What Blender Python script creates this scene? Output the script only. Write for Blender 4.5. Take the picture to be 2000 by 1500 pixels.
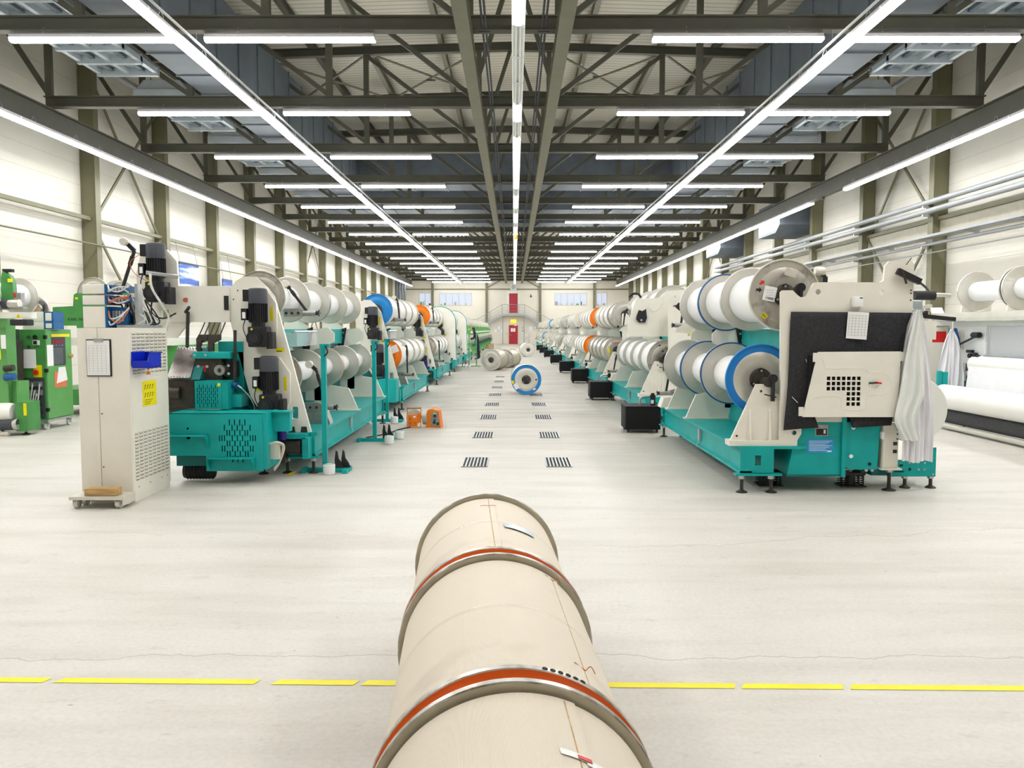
import bpy, bmesh, math, random
from mathutils import Vector, Matrix, Euler
random.seed(7)
PI = math.pi
SC = bpy.context.scene
COL = SC.collection
for o in list(bpy.data.objects):
    bpy.data.objects.remove(o)

# ------------------------------------------------------------------ camera, world, exposure
EYE = 1.66
cam_data = bpy.data.cameras.new('camera')
cam_data.sensor_fit = 'HORIZONTAL'
cam_data.sensor_width = 36.0
cam_data.lens = 36.0 * 1600 / 2000
cam_data.clip_end = 400
camera = bpy.data.objects.new('camera', cam_data)
COL.objects.link(camera)
camera.location = (0, 0, EYE)
camera.rotation_euler = (PI / 2 - math.atan(107 / 1600), 0, math.atan(4 / 1600))
SC.camera = camera

world = bpy.data.worlds.new('world')
SC.world = world
world.use_nodes = True
world.node_tree.nodes['Background'].inputs[0].default_value = (0.80, 0.90, 1.0, 1)
world.node_tree.nodes['Background'].inputs[1].default_value = 3.0
SC.view_settings.view_transform = 'Standard'
SC.view_settings.look = 'None'
SC.view_settings.gamma = 1
SC.view_settings.use_curve_mapping = False
SC.view_settings.exposure = 1.13
TUBE_POWER = 15.5

# ------------------------------------------------------------------ materials
MATS = {}
def nodes_of(name):
    m = bpy.data.materials.new(name)
    m.use_nodes = True
    nt = m.node_tree
    return m, nt, nt.nodes['Principled BSDF'], nt.nodes, nt.links
def mat(name, col, rough=0.5, metal=0.0, var=0.06, scale=6.0, bump=0.0, coat=0.0, col2=None, alpha=None, detail=6.0, lo=0.35, hi=0.7, stretch=None):
    """painted / metal / fabric surface with a little procedural variation (dirt, wear)"""
    m, nt, b, N, L = nodes_of(name)
    tc = N.new('ShaderNodeTexCoord')
    no = N.new('ShaderNodeTexNoise'); no.inputs['Scale'].default_value = scale; no.inputs['Detail'].default_value = detail
    if stretch:
        mp = N.new('ShaderNodeMapping'); mp.inputs['Scale'].default_value = stretch
        L.new(tc.outputs['Object'], mp.inputs[0]); L.new(mp.outputs[0], no.inputs['Vector'])
    else:
        L.new(tc.outputs['Object'], no.inputs['Vector'])
    rp = N.new('ShaderNodeValToRGB')
    rp.color_ramp.elements[0].position = lo; rp.color_ramp.elements[1].position = hi
    c2 = col2 or tuple(max(0, c * (1 - var * 2.2)) for c in col)
    rp.color_ramp.elements[0].color = (*c2, 1); rp.color_ramp.elements[1].color = (*col, 1)
    L.new(no.outputs['Fac'], rp.inputs[0]); L.new(rp.outputs[0], b.inputs['Base Color'])
    b.inputs['Roughness'].default_value = rough; b.inputs['Metallic'].default_value = metal
    if metal == 0: b.inputs['Specular IOR Level'].default_value = 0.35
    if coat: b.inputs['Coat Weight'].default_value = coat
    if alpha is not None:
        b.inputs['Alpha'].default_value = alpha
    if bump:
        bp = N.new('ShaderNodeBump'); bp.inputs['Strength'].default_value = bump; bp.inputs['Distance'].default_value = 0.01
        n2 = N.new('ShaderNodeTexNoise'); n2.inputs['Scale'].default_value = scale * 9
        L.new(tc.outputs['Object'], n2.inputs['Vector']); L.new(n2.outputs['Fac'], bp.inputs['Height']); L.new(bp.outputs[0], b.inputs['Normal'])
    MATS[name] = m
    return m
def emit(name, col, strength):
    m, nt, b, N, L = nodes_of(name)
    b.inputs['Base Color'].default_value = (*(c * (.25 if name == 'window_lit' else 1) for c in col), 1)
    b.inputs['Emission Color'].default_value = (*col, 1)
    b.inputs['Emission Strength'].default_value = strength
    MATS[name] = m
    return m
def M(n): return MATS[n]

mat('beige_paint', (0.825, 0.79, 0.70), 0.42, var=0.03, scale=3)
mat('beige_light', (0.84, 0.815, 0.73), 0.4, var=0.03, scale=3)
mat('teal_paint', (0.0, 0.40, 0.385), 0.45, var=0.08, scale=5)
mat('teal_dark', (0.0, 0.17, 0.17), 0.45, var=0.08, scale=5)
mat('green_paint', (0.075, 0.30, 0.075), 0.42, var=0.08, scale=5)
mat('green_light', (0.14, 0.40, 0.12), 0.42, var=0.06, scale=5)
mat('black_paint', (0.018, 0.018, 0.022), 0.45, var=0.1, scale=12)
mat('black_rubber', (0.03, 0.03, 0.033), 0.7, var=0.1, scale=20)
mat('black_box', (0.008, 0.008, 0.009), 0.8, var=0.1, scale=8)
mat('grey_cowl', (0.06, 0.065, 0.08), 0.5, var=0.05)
mat('dark_iron', (0.07, 0.06, 0.05), 0.5, 0.5, var=0.15, scale=14)
mat('cast_metal', (0.42, 0.42, 0.40), 0.42, 0.7, var=0.12, scale=18, bump=0.2)
mat('zinc', (0.60, 0.62, 0.63), 0.35, 0.8, var=0.08, scale=10)
mat('alu', (0.67, 0.65, 0.59), 0.33, 0.65, var=0.05, scale=4)
mat('alu_matte', (0.58, 0.56, 0.50), 0.42, 0.5, var=0.06, scale=5)
mat('alu_dirty', (0.50, 0.475, 0.42), 0.42, 0.5, scale=7, col2=(0.28, 0.26, 0.23), lo=0.34, hi=0.5)
mat('alu_cream', (0.70, 0.67, 0.59), 0.42, 0.25, var=0.04, scale=4)
mat('yarn_white', (0.90, 0.90, 0.90), 0.62, var=0.012, scale=3, stretch=(1, 60, 1))
mat('yarn_full', (0.86, 0.85, 0.81), 0.45, var=0.03, scale=3)
mat('blue_paint', (0.01, 0.22, 0.62), 0.35, scale=7, col2=(0.02, 0.25, 0.60), coat=0.3)
mat('blue_worn', (0.012, 0.20, 0.58), 0.4, scale=11, col2=(0.42, 0.47, 0.50), lo=0.30, hi=0.34)
mat('blue_edge', (0.012, 0.10, 0.32), 0.4)
mat('orange_paint', (0.90, 0.23, 0.01), 0.38, var=0.05)
mat('orange_rim', (0.85, 0.15, 0.01), 0.4, var=0.15, scale=5)
mat('orange_edge', (0.60, 0.17, 0.05), 0.5)
mat('yellow', (0.90, 0.78, 0.0), 0.5, var=0.04)
mat('red', (0.70, 0.02, 0.02), 0.45, var=0.03)
mat('red_door', (0.42, 0.018, 0.035), 0.4, var=0.04)
mat('paper', (0.88, 0.88, 0.87), 0.7, var=0.02)
mat('paper_red', (0.80, 0.20, 0.10), 0.7, var=0.02)
mat('ink', (0.02, 0.02, 0.02), 0.6)
mat('ink_grey', (0.35, 0.36, 0.40), 0.6)
mat('blue_plastic', (0.003, 0.025, 0.55), 0.3, var=0.03)
mat('blue_cast', (0.01, 0.12, 0.33), 0.45, var=0.1)
mat('blue_sticker', (0.03, 0.33, 0.75), 0.5)
mat('violet', (0.03, 0.015, 0.20), 0.35)
mat('cream_box', (0.82, 0.80, 0.72), 0.4, var=0.02)
mat('steel_frame', (0.085, 0.083, 0.062), 0.5, var=0.06, scale=3)
mat('steel_beam_light', (0.20, 0.19, 0.135), 0.5, var=0.05, scale=3)
mat('column_paint', (0.19, 0.18, 0.105), 0.5, var=0.06, scale=2)
mat('duct_sheet', (0.13, 0.155, 0.185), 0.55, 0.3, var=0.08, scale=2)
mat('duct_light', (0.42, 0.47, 0.50), 0.4, 0.3, var=0.06, scale=3)
mat('pipe_grey', (0.34, 0.36, 0.37), 0.45, 0.2, var=0.05, scale=6)
mat('wood', (0.62, 0.40, 0.17), 0.7, var=0.2, scale=6, stretch=(1, 8, 8))
mat('cloth_white', (0.94, 0.93, 0.96), 0.85, var=0.015)
mat('cloth_grey', (0.80, 0.82, 0.80), 0.85, var=0.02)
mat('cloth_blue', (0.06, 0.22, 0.62), 0.8, var=0.05)
mat('sheet_black', (0.035, 0.035, 0.04), 0.75, scale=40, var=0.2, bump=0.3)
mat('roll_dark', (0.075, 0.075, 0.08), 0.7, scale=60, var=0.25, bump=0.3)
mat('fabric_roll', (0.88, 0.87, 0.82), 0.7, var=0.015, scale=2)
mat('tan_wrap_edge', (0.56, 0.51, 0.39), 0.4, 0.3, var=0.08, scale=9)
mat('rim_metal', (0.62, 0.60, 0.56), 0.35, 0.75, scale=16, col2=(0.30, 0.27, 0.23), lo=0.38, hi=0.6)
mat('plastic_sheet', (0.75, 0.78, 0.80), 0.25, var=0.03, alpha=0.32)
mat('skin', (0.62, 0.36, 0.25), 0.55, var=0.04)
mat('hair', (0.03, 0.02, 0.015), 0.6)
mat('navy_cloth', (0.012, 0.016, 0.04), 0.85, var=0.1)
mat('cardboard', (0.55, 0.36, 0.18), 0.8, var=0.08)
mat('screen_red', (0.35, 0.0, 0.03), 0.3)
mat('white_plastic', (0.85, 0.87, 0.86), 0.4, var=0.02)
mat('cable_pale', (0.62, 0.64, 0.62), 0.5)
mat('cable_orange', (0.60, 0.14, 0.05), 0.5)
mat('perf_metal', (0.33, 0.31, 0.29), 0.3, 0.8, scale=4, col2=(0.12, 0.10, 0.09), lo=0.3, hi=0.65)
emit('tube_lit', (0.985, 0.985, 0.98), TUBE_POWER)
emit('exit_glow', (1.0, 0.75, 0.02), 0.55)
emit('window_lit', (0.70, 0.78, 0.95), 0.34)

def mat_warp_wrap():
    """corrugated card wrapped round the yarn: fine ridges along the beam, stains"""
    m, nt, b, N, L = nodes_of('card_wrap')
    tc = N.new('ShaderNodeTexCoord')
    no = N.new('ShaderNodeTexNoise'); no.inputs['Scale'].default_value = 3.5; no.inputs['Detail'].default_value = 8
    L.new(tc.outputs['Object'], no.inputs['Vector'])
    rp = N.new('ShaderNodeValToRGB')
    rp.color_ramp.elements[0].position = 0.22; rp.color_ramp.elements[1].position = 0.42
    rp.color_ramp.elements[0].color = (0.62, 0.54, 0.44, 1); rp.color_ramp.elements[1].color = (0.755, 0.675, 0.56, 1)
    L.new(no.outputs['Fac'], rp.inputs[0]); L.new(rp.outputs[0], b.inputs['Base Color'])
    b.inputs['Roughness'].default_value = 0.62
    uv = N.new('ShaderNodeUVMap')
    wv = N.new('ShaderNodeTexWave'); wv.wave_type = 'BANDS'; wv.bands_direction = 'X'; wv.inputs['Scale'].default_value = 62.0
    L.new(uv.outputs[0], wv.inputs['Vector'])
    bp = N.new('ShaderNodeBump'); bp.inputs['Strength'].default_value = 0.30; bp.inputs['Distance'].default_value = 0.004
    L.new(wv.outputs['Fac'], bp.inputs['Height']); L.new(bp.outputs[0], b.inputs['Normal'])
    MATS['card_wrap'] = m
mat_warp_wrap()

def mat_floor():
    m, nt, b, N, L = nodes_of('concrete_floor')
    tc = N.new('ShaderNodeTexCoord')
    def noise(scale, st=(1, 1, 1), detail=8, rough=0.6):
        mp = N.new('ShaderNodeMapping'); mp.inputs['Scale'].default_value = st
        L.new(tc.outputs['Object'], mp.inputs[0])
        n = N.new('ShaderNodeTexNoise'); n.inputs['Scale'].default_value = scale; n.inputs['Detail'].default_value = detail; n.inputs['Roughness'].default_value = rough
        L.new(mp.outputs[0], n.inputs['Vector']); return n
    def mul(a, bb, f=1.0, typ='MULTIPLY'):
        x = N.new('ShaderNodeMix'); x.data_type = 'RGBA'; x.blend_type = typ
        x.inputs[0].default_value = f
        L.new(a, x.inputs[6]); L.new(bb, x.inputs[7]); return x.outputs[2]
    def ramp(src, p0, c0, p1, c1):
        r = N.new('ShaderNodeValToRGB')
        r.color_ramp.elements[0].position = p0; r.color_ramp.elements[1].position = p1
        r.color_ramp.elements[0].color = (*c0, 1); r.color_ramp.elements[1].color = (*c1, 1)
        L.new(src, r.inputs[0]); return r.outputs[0]
    base = ramp(noise(0.35).outputs['Fac'], 0.3, (0.565, 0.535, 0.485), 0.7, (0.67, 0.645, 0.60))
    streak = ramp(noise(1.3, (0.35, 2.4, 1)).outputs['Fac'], 0.30, (0.87, 0.86, 0.83), 0.55, (1, 1, 1))
    spots = ramp(noise(5.5, (1, 1.6, 1), 10, 0.7).outputs['Fac'], 0.27, (0.60, 0.57, 0.52), 0.42, (1, 1, 1))
    fine = ramp(noise(40).outputs['Fac'], 0.3, (0.90, 0.90, 0.89), 0.6, (1, 1, 1))
    c = mul(mul(mul(base, streak), spots, 0.55), fine)
    # floor position, used by the cracks and the greyer aisle
    sx = N.new('ShaderNodeSeparateXYZ'); L.new(tc.outputs['Object'], sx.inputs[0])
    # cracks: curves y = y0 + noise(x)
    def crack(y0, amp, w, x0, x1, slope=0.0, seed=0.0):
        cmb = N.new('ShaderNodeCombineXYZ'); L.new(sx.outputs['X'], cmb.inputs[0]); cmb.inputs[1].default_value = seed
        n = N.new('ShaderNodeTexNoise'); n.inputs['Scale'].default_value = 0.9; n.inputs['Detail'].default_value = 10; n.inputs['Roughness'].default_value = 0.62
        L.new(cmb.outputs[0], n.inputs['Vector'])
        a = N.new('ShaderNodeMath'); a.operation = 'MULTIPLY_ADD'; L.new(n.outputs['Fac'], a.inputs[0]); a.inputs[1].default_value = amp; a.inputs[2].default_value = y0 - amp / 2
        s = N.new('ShaderNodeMath'); s.operation = 'MULTIPLY_ADD'; L.new(sx.outputs['X'], s.inputs[0]); s.inputs[1].default_value = slope; L.new(a.outputs[0], s.inputs[2])
        d = N.new('ShaderNodeMath'); d.operation = 'SUBTRACT'; L.new(sx.outputs['Y'], d.inputs[0]); L.new(s.outputs[0], d.inputs[1])
        ab = N.new('ShaderNodeMath'); ab.operation = 'ABSOLUTE'; L.new(d.outputs[0], ab.inputs[0])
        lt = N.new('ShaderNodeMath'); lt.operation = 'LESS_THAN'; L.new(ab.outputs[0], lt.inputs[0]); lt.inputs[1].default_value = w
        g = N.new('ShaderNodeMath'); g.operation = 'GREATER_THAN'; L.new(sx.outputs['X'], g.inputs[0]); g.inputs[1].default_value = x0
        h = N.new('ShaderNodeMath'); h.operation = 'LESS_THAN'; L.new(sx.outputs['X'], h.inputs[0]); h.inputs[1].default_value = x1
        k = N.new('ShaderNodeMath'); k.operation = 'MULTIPLY'; L.new(lt.outputs[0], k.inputs[0]); L.new(g.outputs[0], k.inputs[1])
        k2 = N.new('ShaderNodeMath'); k2.operation = 'MULTIPLY'; L.new(k.outputs[0], k2.inputs[0]); L.new(h.outputs[0], k2.inputs[1])
        return k2.outputs[0]
    specks = ramp(noise(17, (1, 1.8, 1), 3, 0.5).outputs['Fac'], 0.225, (0.40, 0.37, 0.31), 0.25, (1, 1, 1))
    scr = ramp(noise(3.0, (0.25, 9, 1), 2, 0.4).outputs['Fac'], 0.20, (0.78, 0.76, 0.71), 0.24, (1, 1, 1))
    c = mul(mul(c, specks), scr)
    # aisle colour turns a streaky darker grey farther off, with ragged edges
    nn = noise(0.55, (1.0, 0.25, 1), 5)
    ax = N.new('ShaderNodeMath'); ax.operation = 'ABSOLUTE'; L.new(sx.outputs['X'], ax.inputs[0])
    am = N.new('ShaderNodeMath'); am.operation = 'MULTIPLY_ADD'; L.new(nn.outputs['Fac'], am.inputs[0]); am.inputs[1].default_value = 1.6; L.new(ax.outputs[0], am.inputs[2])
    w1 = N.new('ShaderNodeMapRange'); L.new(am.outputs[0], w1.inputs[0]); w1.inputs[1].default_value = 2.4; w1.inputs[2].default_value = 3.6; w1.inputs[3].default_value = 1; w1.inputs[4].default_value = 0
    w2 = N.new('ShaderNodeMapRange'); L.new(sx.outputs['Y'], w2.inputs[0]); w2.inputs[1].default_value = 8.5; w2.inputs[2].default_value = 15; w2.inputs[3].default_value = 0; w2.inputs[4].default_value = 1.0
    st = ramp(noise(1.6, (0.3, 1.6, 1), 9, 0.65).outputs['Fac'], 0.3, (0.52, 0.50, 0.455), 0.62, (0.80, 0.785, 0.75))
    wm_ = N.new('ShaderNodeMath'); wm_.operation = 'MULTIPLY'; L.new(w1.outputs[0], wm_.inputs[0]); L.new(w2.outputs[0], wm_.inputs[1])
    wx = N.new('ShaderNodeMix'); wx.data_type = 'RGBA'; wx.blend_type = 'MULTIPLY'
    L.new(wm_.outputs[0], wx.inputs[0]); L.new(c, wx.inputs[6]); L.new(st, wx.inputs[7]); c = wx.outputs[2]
    dark = N.new('ShaderNodeRGB'); dark.outputs[0].default_value = (0.30, 0.275, 0.23, 1)
    for f in (crack(4.05, 0.45, 0.006, -4, 4, 0.0, 3.1), crack(6.05, 0.8, 0.006, 0.6, 5.2, 0.16, 8.7), crack(6.6, 0.9, 0.004, -6, -1.0, 0.0, 5.2)):
        x = N.new('ShaderNodeMix'); x.data_type = 'RGBA'
        ff = N.new('ShaderNodeMath'); ff.operation = 'MULTIPLY'; L.new(f, ff.inputs[0]); ff.inputs[1].default_value = 0.55
        L.new(ff.outputs[0], x.inputs[0]); L.new(c, x.inputs[6]); L.new(dark.outputs[0], x.inputs[7]); c = x.outputs[2]
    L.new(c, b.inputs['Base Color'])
    rr = N.new('ShaderNodeMapRange'); L.new(noise(2.0, (0.5, 2, 1)).outputs['Fac'], rr.inputs[0])
    rr.inputs[3].default_value = 0.36; rr.inputs[4].default_value = 0.62
    L.new(rr.outputs[0], b.inputs['Roughness'])
    b.inputs['Specular IOR Level'].default_value = 0.5
    bp = N.new('ShaderNodeBump'); bp.inputs['Strength'].default_value = 0.12; bp.inputs['Distance'].default_value = 0.01
    L.new(noise(30).outputs['Fac'], bp.inputs['Height']); L.new(bp.outputs[0], b.inputs['Normal'])
    MATS['concrete_floor'] = m
mat_floor()

def mat_banded(name, col, linecol, axis, period, width, bumpd, rough=0.6, metal=0.0):
    """flat panels with seams every `period` metres along `axis` (0,1,2)"""
    m, nt, b, N, L = nodes_of(name)
    tc = N.new('ShaderNodeTexCoord')
    sx = N.new('ShaderNodeSeparateXYZ'); L.new(tc.outputs['Object'], sx.inputs[0])
    d = N.new('ShaderNodeMath'); d.operation = 'PINGPONG'; L.new(sx.outputs[axis], d.inputs[0]); d.inputs[1].default_value = period / 2
    lt = N.new('ShaderNodeMath'); lt.operation = 'LESS_THAN'; L.new(d.outputs[0], lt.inputs[0]); lt.inputs[1].default_value = width
    no = N.new('ShaderNodeTexNoise'); no.inputs['Scale'].default_value = 0.8; no.inputs['Detail'].default_value = 5
    L.new(tc.outputs['Object'], no.inputs['Vector'])
    rp = N.new('ShaderNodeValToRGB'); rp.color_ramp.elements[0].position = 0.3; rp.color_ramp.elements[1].position = 0.7
    rp.color_ramp.elements[0].color = (*[c * 0.94 for c in col], 1); rp.color_ramp.elements[1].color = (*col, 1)
    L.new(no.outputs['Fac'], rp.inputs[0])
    x = N.new('ShaderNodeMix'); x.data_type = 'RGBA'
    L.new(lt.outputs[0], x.inputs[0]); L.new(rp.outputs[0], x.inputs[6]); x.inputs[7].default_value = (*linecol, 1)
    L.new(x.outputs[2], b.inputs['Base Color'])
    b.inputs['Roughness'].default_value = rough; b.inputs['Metallic'].default_value = metal
    if bumpd:
        bp = N.new('ShaderNodeBump'); bp.inputs['Distance'].default_value = bumpd; bp.inputs['Strength'].default_value = 1.0
        L.new(d.outputs[0], bp.inputs['Height']); L.new(bp.outputs[0], b.inputs['Normal'])
    MATS[name] = m
mat_banded('wall_panel', (0.68, 0.65, 0.575), (0.55, 0.51, 0.42), 2, 0.60, 0.010, 0)
mat_banded('end_wall_panel', (0.76, 0.725, 0.625), (0.66, 0.62, 0.51), 0, 3.05, 0.02, 0)
mat_banded('roof_deck_ribs', (0.62, 0.585, 0.49), (0.38, 0.355, 0.28), 1, 0.26, 0.03, 0, 0.5)

# ------------------------------------------------------------------ mesh builder
class MB:
    def __init__(s):
        s.v = []; s.f = []; s.mi = []; s.m = []; s.X = None; s.uv = None
    def _mi(s, m):
        if m not in s.m: s.m.append(m)
        return s.m.index(m)
    def add(s, vs, fs, m):
        k = len(s.v)
        for p in vs:
            s.v.append(tuple(s.X @ Vector(p)) if s.X else tuple(p))
        i = s._mi(m)
        for f in fs:
            s.f.append([k + a for a in f]); s.mi.append(i)
        return s
    def box(s, x0, x1, y0, y1, z0, z1, m):
        vs = [(x, y, z) for z in (z0, z1) for y in (y0, y1) for x in (x0, x1)]
        return s.add(vs, [(0, 2, 3, 1), (4, 5, 7, 6), (0, 1, 5, 4), (2, 6, 7, 3), (0, 4, 6, 2), (1, 3, 7, 5)], m)
    def bbox(s, x0, x1, y0, y1, z0, z1, m, r=0.01):
        """box with chamfered vertical and horizontal edges (bevel r)"""
        bm = bmesh.new()
        bmesh.ops.create_cube(bm, size=1)
        for v in bm.verts:
            v.co = Vector(((x0 + x1) / 2 + v.co.x * (x1 - x0), (y0 + y1) / 2 + v.co.y * (y1 - y0), (z0 + z1) / 2 + v.co.z * (z1 - z0)))
        bmesh.ops.bevel(bm, geom=bm.edges[:], offset=r, segments=2, profile=0.6, affect='EDGES')
        bm.verts.ensure_lookup_table()
        vs = [v.co[:] for v in bm.verts]; fs = [[v.index for v in f.verts] for f in bm.faces]
        bm.free()
        return s.add(vs, fs, m)
    def prism(s, poly, axis, a0, a1, m):
        """polygon in the two remaining axes (in xyz order), extruded along axis from a0 to a1"""
        n = len(poly); vs = []
        for a in (a0, a1):
            for p, q in poly:
                vs.append((a, p, q) if axis == 0 else (p, a, q) if axis == 1 else (p, q, a))
        fs = [list(range(n)), list(range(2 * n - 1, n - 1, -1))] + [(i, (i + 1) % n, n + (i + 1) % n, n + i) for i in range(n)]
        return s.add(vs, fs, m)
    def cyl(s, p0, p1, r, m, n=16, r2=None, caps=True):
        p0 = Vector(p0); p1 = Vector(p1); r2 = r if r2 is None else r2
        d = (p1 - p0).normalized()
        a = d.orthogonal().normalized()
        if abs(d.z) < 0.99:
            a = Vector((0, 0, 1)) - d * d.z; a.normalize()
        b = d.cross(a)
        vs = []
        for p, rr in ((p0, r), (p1, r2)):
            for i in range(n):
                t = 2 * PI * i / n
                vs.append(p + a * (rr * math.cos(t)) + b * (rr * math.sin(t)))
        fs = [(i, (i + 1) % n, n + (i + 1) % n, n + i) for i in range(n)]
        if caps: fs += [list(range(n - 1, -1, -1)), list(range(n, 2 * n))]
        return s.add(vs, fs, m)
    def bar(s, p0, p1, w, h, m, up=(0, 0, 1)):
        """rectangular bar from p0 to p1, w across, h along `up`"""
        p0 = Vector(p0); p1 = Vector(p1); d = (p1 - p0).normalized(); u = Vector(up)
        sd = d.cross(u)
        if sd.length < 1e-4: sd = d.cross(Vector((0, 1, 0)))
        sd.normalize(); u = sd.cross(d).normalized()
        vs = [p + sd * (a * w / 2) + u * (b * h / 2) for p in (p0, p1) for a, b in ((-1, -1), (1, -1), (1, 1), (-1, 1))]
        return s.add(vs, [(0, 3, 2, 1), (4, 5, 6, 7), (0, 1, 5, 4), (1, 2, 6, 5), (2, 3, 7, 6), (3, 0, 4, 7)], m)
    def ibeam(s, p0, p1, w, h, m, t=0.02, up=(0, 0, 1)):
        p0 = Vector(p0); p1 = Vector(p1); d = (p1 - p0).normalized(); u = Vector(up)
        sd = d.cross(u); sd.normalize(); u = sd.cross(d).normalized()
        e = u * (h / 2 - t / 2)
        s.bar(p0 + e, p1 + e, w, t, m, up); s.bar(p0 - e, p1 - e, w, t, m, up)
        return s.bar(p0, p1, t, h - 2 * t, m, up)
    def lathe(s, prof, o, axis, m, n=48, closed=False):
        """profile of (radius, offset) swept round an axis ('x','y','z') through o"""
        o = Vector(o); k = {'x': 0, 'y': 1, 'z': 2}[axis]
        d = Vector([1 if i == k else 0 for i in range(3)]); a = Vector([1 if i == (k + 1) % 3 else 0 for i in range(3)]); b = d.cross(a)
        vs = []; fs = []; P = len(prof)
        for (r, h) in prof:
            for i in range(n):
                t = 2 * PI * i / n
                vs.append(o + d * h + a * (r * math.cos(t)) + b * (r * math.sin(t)))
        for j in range(P - 1 + (1 if closed else 0)):
            j2 = (j + 1) % P
            for i in range(n):
                i2 = (i + 1) % n
                fs.append((j * n + i, j * n + i2, j2 * n + i2, j2 * n + i))
        if not closed:
            if prof[0][0] > 1e-5: fs.append([i for i in range(n - 1, -1, -1)])
            if prof[-1][0] > 1e-5: fs.append([(P - 1) * n + i for i in range(n)])
        return s.add(vs, fs, m)
    def tube(s, pts, r, m, n=8, sub=6, closed=False):
        """smooth tube through points (Catmull-Rom)"""
        P = [Vector(p) for p in pts]
        if len(P) > 2 and sub > 1:
            Q = []
            for i in range(len(P) - 1):
                a = P[max(i - 1, 0)]; b = P[i]; c = P[i + 1]; d = P[min(i + 2, len(P) - 1)]
                for k in range(sub):
                    t = k / sub
                    Q.append(0.5 * ((2 * b) + (c - a) * t + (2 * a - 5 * b + 4 * c - d) * t * t + (3 * b - a - 3 * c + d) * t ** 3))
            Q.append(P[-1]); P = Q
        vs = []; fs = []; prev = None
        for i, p in enumerate(P):
            d = (P[min(i + 1, len(P) - 1)] - P[max(i - 1, 0)]).normalized()
            a = d.orthogonal().normalized() if prev is None else (prev - d * prev.dot(d)).normalized()
            prev = a; b = d.cross(a)
            for k in range(n):
                t = 2 * PI * k / n
                vs.append(p + a * (r * math.cos(t)) + b * (r * math.sin(t)))
        for i in range(len(P) - 1):
            for k in range(n):
                k2 = (k + 1) % n
                fs.append((i * n + k, i * n + k2, (i + 1) * n + k2, (i + 1) * n + k))
        fs.append(list(range(n - 1, -1, -1))); fs.append([(len(P) - 1) * n + k for k in range(n)])
        return s.add(vs, fs, m)
    def plate(s, outer, holes, axis, a0, a1, m):
        """flat plate with holes: outline and holes as 2D loops, filled by bmesh, extruded along axis"""
        bm = bmesh.new()
        edges = []
        for loop in [outer] + list(holes):
            vv = [bm.verts.new((p, q, 0)) for p, q in loop]
            edges += [bm.edges.new((vv[i], vv[(i + 1) % len(vv)])) for i in range(len(vv))]
        bmesh.ops.triangle_fill(bm, use_beauty=True, use_dissolve=False, edges=edges)
        bm.verts.ensure_lookup_table(); bm.verts.index_update()
        n = len(bm.verts); C2 = [v.co[:2] for v in bm.verts]
        F = [[v.index for v in f.verts] for f in bm.faces]
        E_ = [(e.verts[0].index, e.verts[1].index) for e in bm.edges if len(e.link_faces) == 1]
        bm.free()
        vs = []
        for a in (a0, a1):
            for p, q in C2:
                vs.append((a, p, q) if axis == 0 else (p, a, q) if axis == 1 else (p, q, a))
        fs = F + [[n + i for i in reversed(f)] for f in F] + [(a, b, n + b, n + a) for a, b in E_]
        return s.add(vs, fs, m)
    def build(s, name, parent=None, recalc=True, smooth=True, angle=35):
        me = bpy.data.meshes.new(name)
        bm = bmesh.new()
        vv = [bm.verts.new(p) for p in s.v]
        for f, i in zip(s.f, s.mi):
            try:
                g = bm.faces.new([vv[a] for a in f]); g.material_index = i; g.smooth = smooth
            except ValueError:
                pass
        if recalc: bmesh.ops.recalc_face_normals(bm, faces=bm.faces[:])
        bm.to_mesh(me); bm.free()
        if smooth: me.set_sharp_from_angle(angle=math.radians(angle))
        for m in s.m: me.materials.append(MATS[m])
        o = bpy.data.objects.new(name, me)
        COL.objects.link(o)
        if parent is not None: o.parent = parent
        return o

def rrect(x0, x1, z0, z1, r, n=4):
    pts = []
    for cx, cz, a0 in ((x1 - r, z1 - r, 0), (x0 + r, z1 - r, 90), (x0 + r, z0 + r, 180), (x1 - r, z0 + r, 270)):
        for i in range(n + 1):
            t = math.radians(a0 + 90 * i / n); pts.append((cx + r * math.cos(t), cz + r * math.sin(t)))
    return pts
def circ(cx, cz, r, n=16):
    return [(cx + r * math.cos(2 * PI * i / n), cz + r * math.sin(2 * PI * i / n)) for i in range(n)]

def tag(o, label, cat, group=None, kind=None):
    if label: o['label'] = label
    if cat: o['category'] = cat
    if group: o['group'] = group
    if kind: o['kind'] = kind
    return o
def thing(name, label, cat, loc=(0, 0, 0), rotz=0.0, group=None):
    o = bpy.data.objects.new(name, None); COL.objects.link(o)
    o.location = loc; o.rotation_euler = (0, 0, rotz); o.empty_display_size = 0.1
    return tag(o, label, cat, group)
def struct(o):
    o['kind'] = 'structure'; return o
def dup(root, loc=None, rotz=None, label=None, group=None):
    def cp(o, parent):
        c = o.copy(); COL.objects.link(c); c.parent = parent
        for ch in KIDS.get(o.name, None) or list(o.children): cp(ch, c)
        return c
    r = cp(root, None)
    if loc is not None: r.location = loc
    if rotz is not None: r.rotation_euler = (0, 0, rotz)
    if label: r['label'] = label
    if group: r['group'] = group
    return r
KIDS = {}
_ones = ['', 'first', 'second', 'third', 'fourth', 'fifth', 'sixth', 'seventh', 'eighth', 'ninth', 'tenth', 'eleventh', 'twelfth', 'thirteenth', 'fourteenth', 'fifteenth', 'sixteenth', 'seventeenth', 'eighteenth', 'nineteenth']
_tens = {20: 'twent', 30: 'thirt', 40: 'fort', 50: 'fift', 60: 'sixt', 70: 'sevent'}
def nth(n):
    if n < 20: return _ones[n]
    t = n // 10 * 10
    return _tens[t] + 'ieth' if n % 10 == 0 else _tens[t] + 'y-' + _ones[n % 10]
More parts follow.
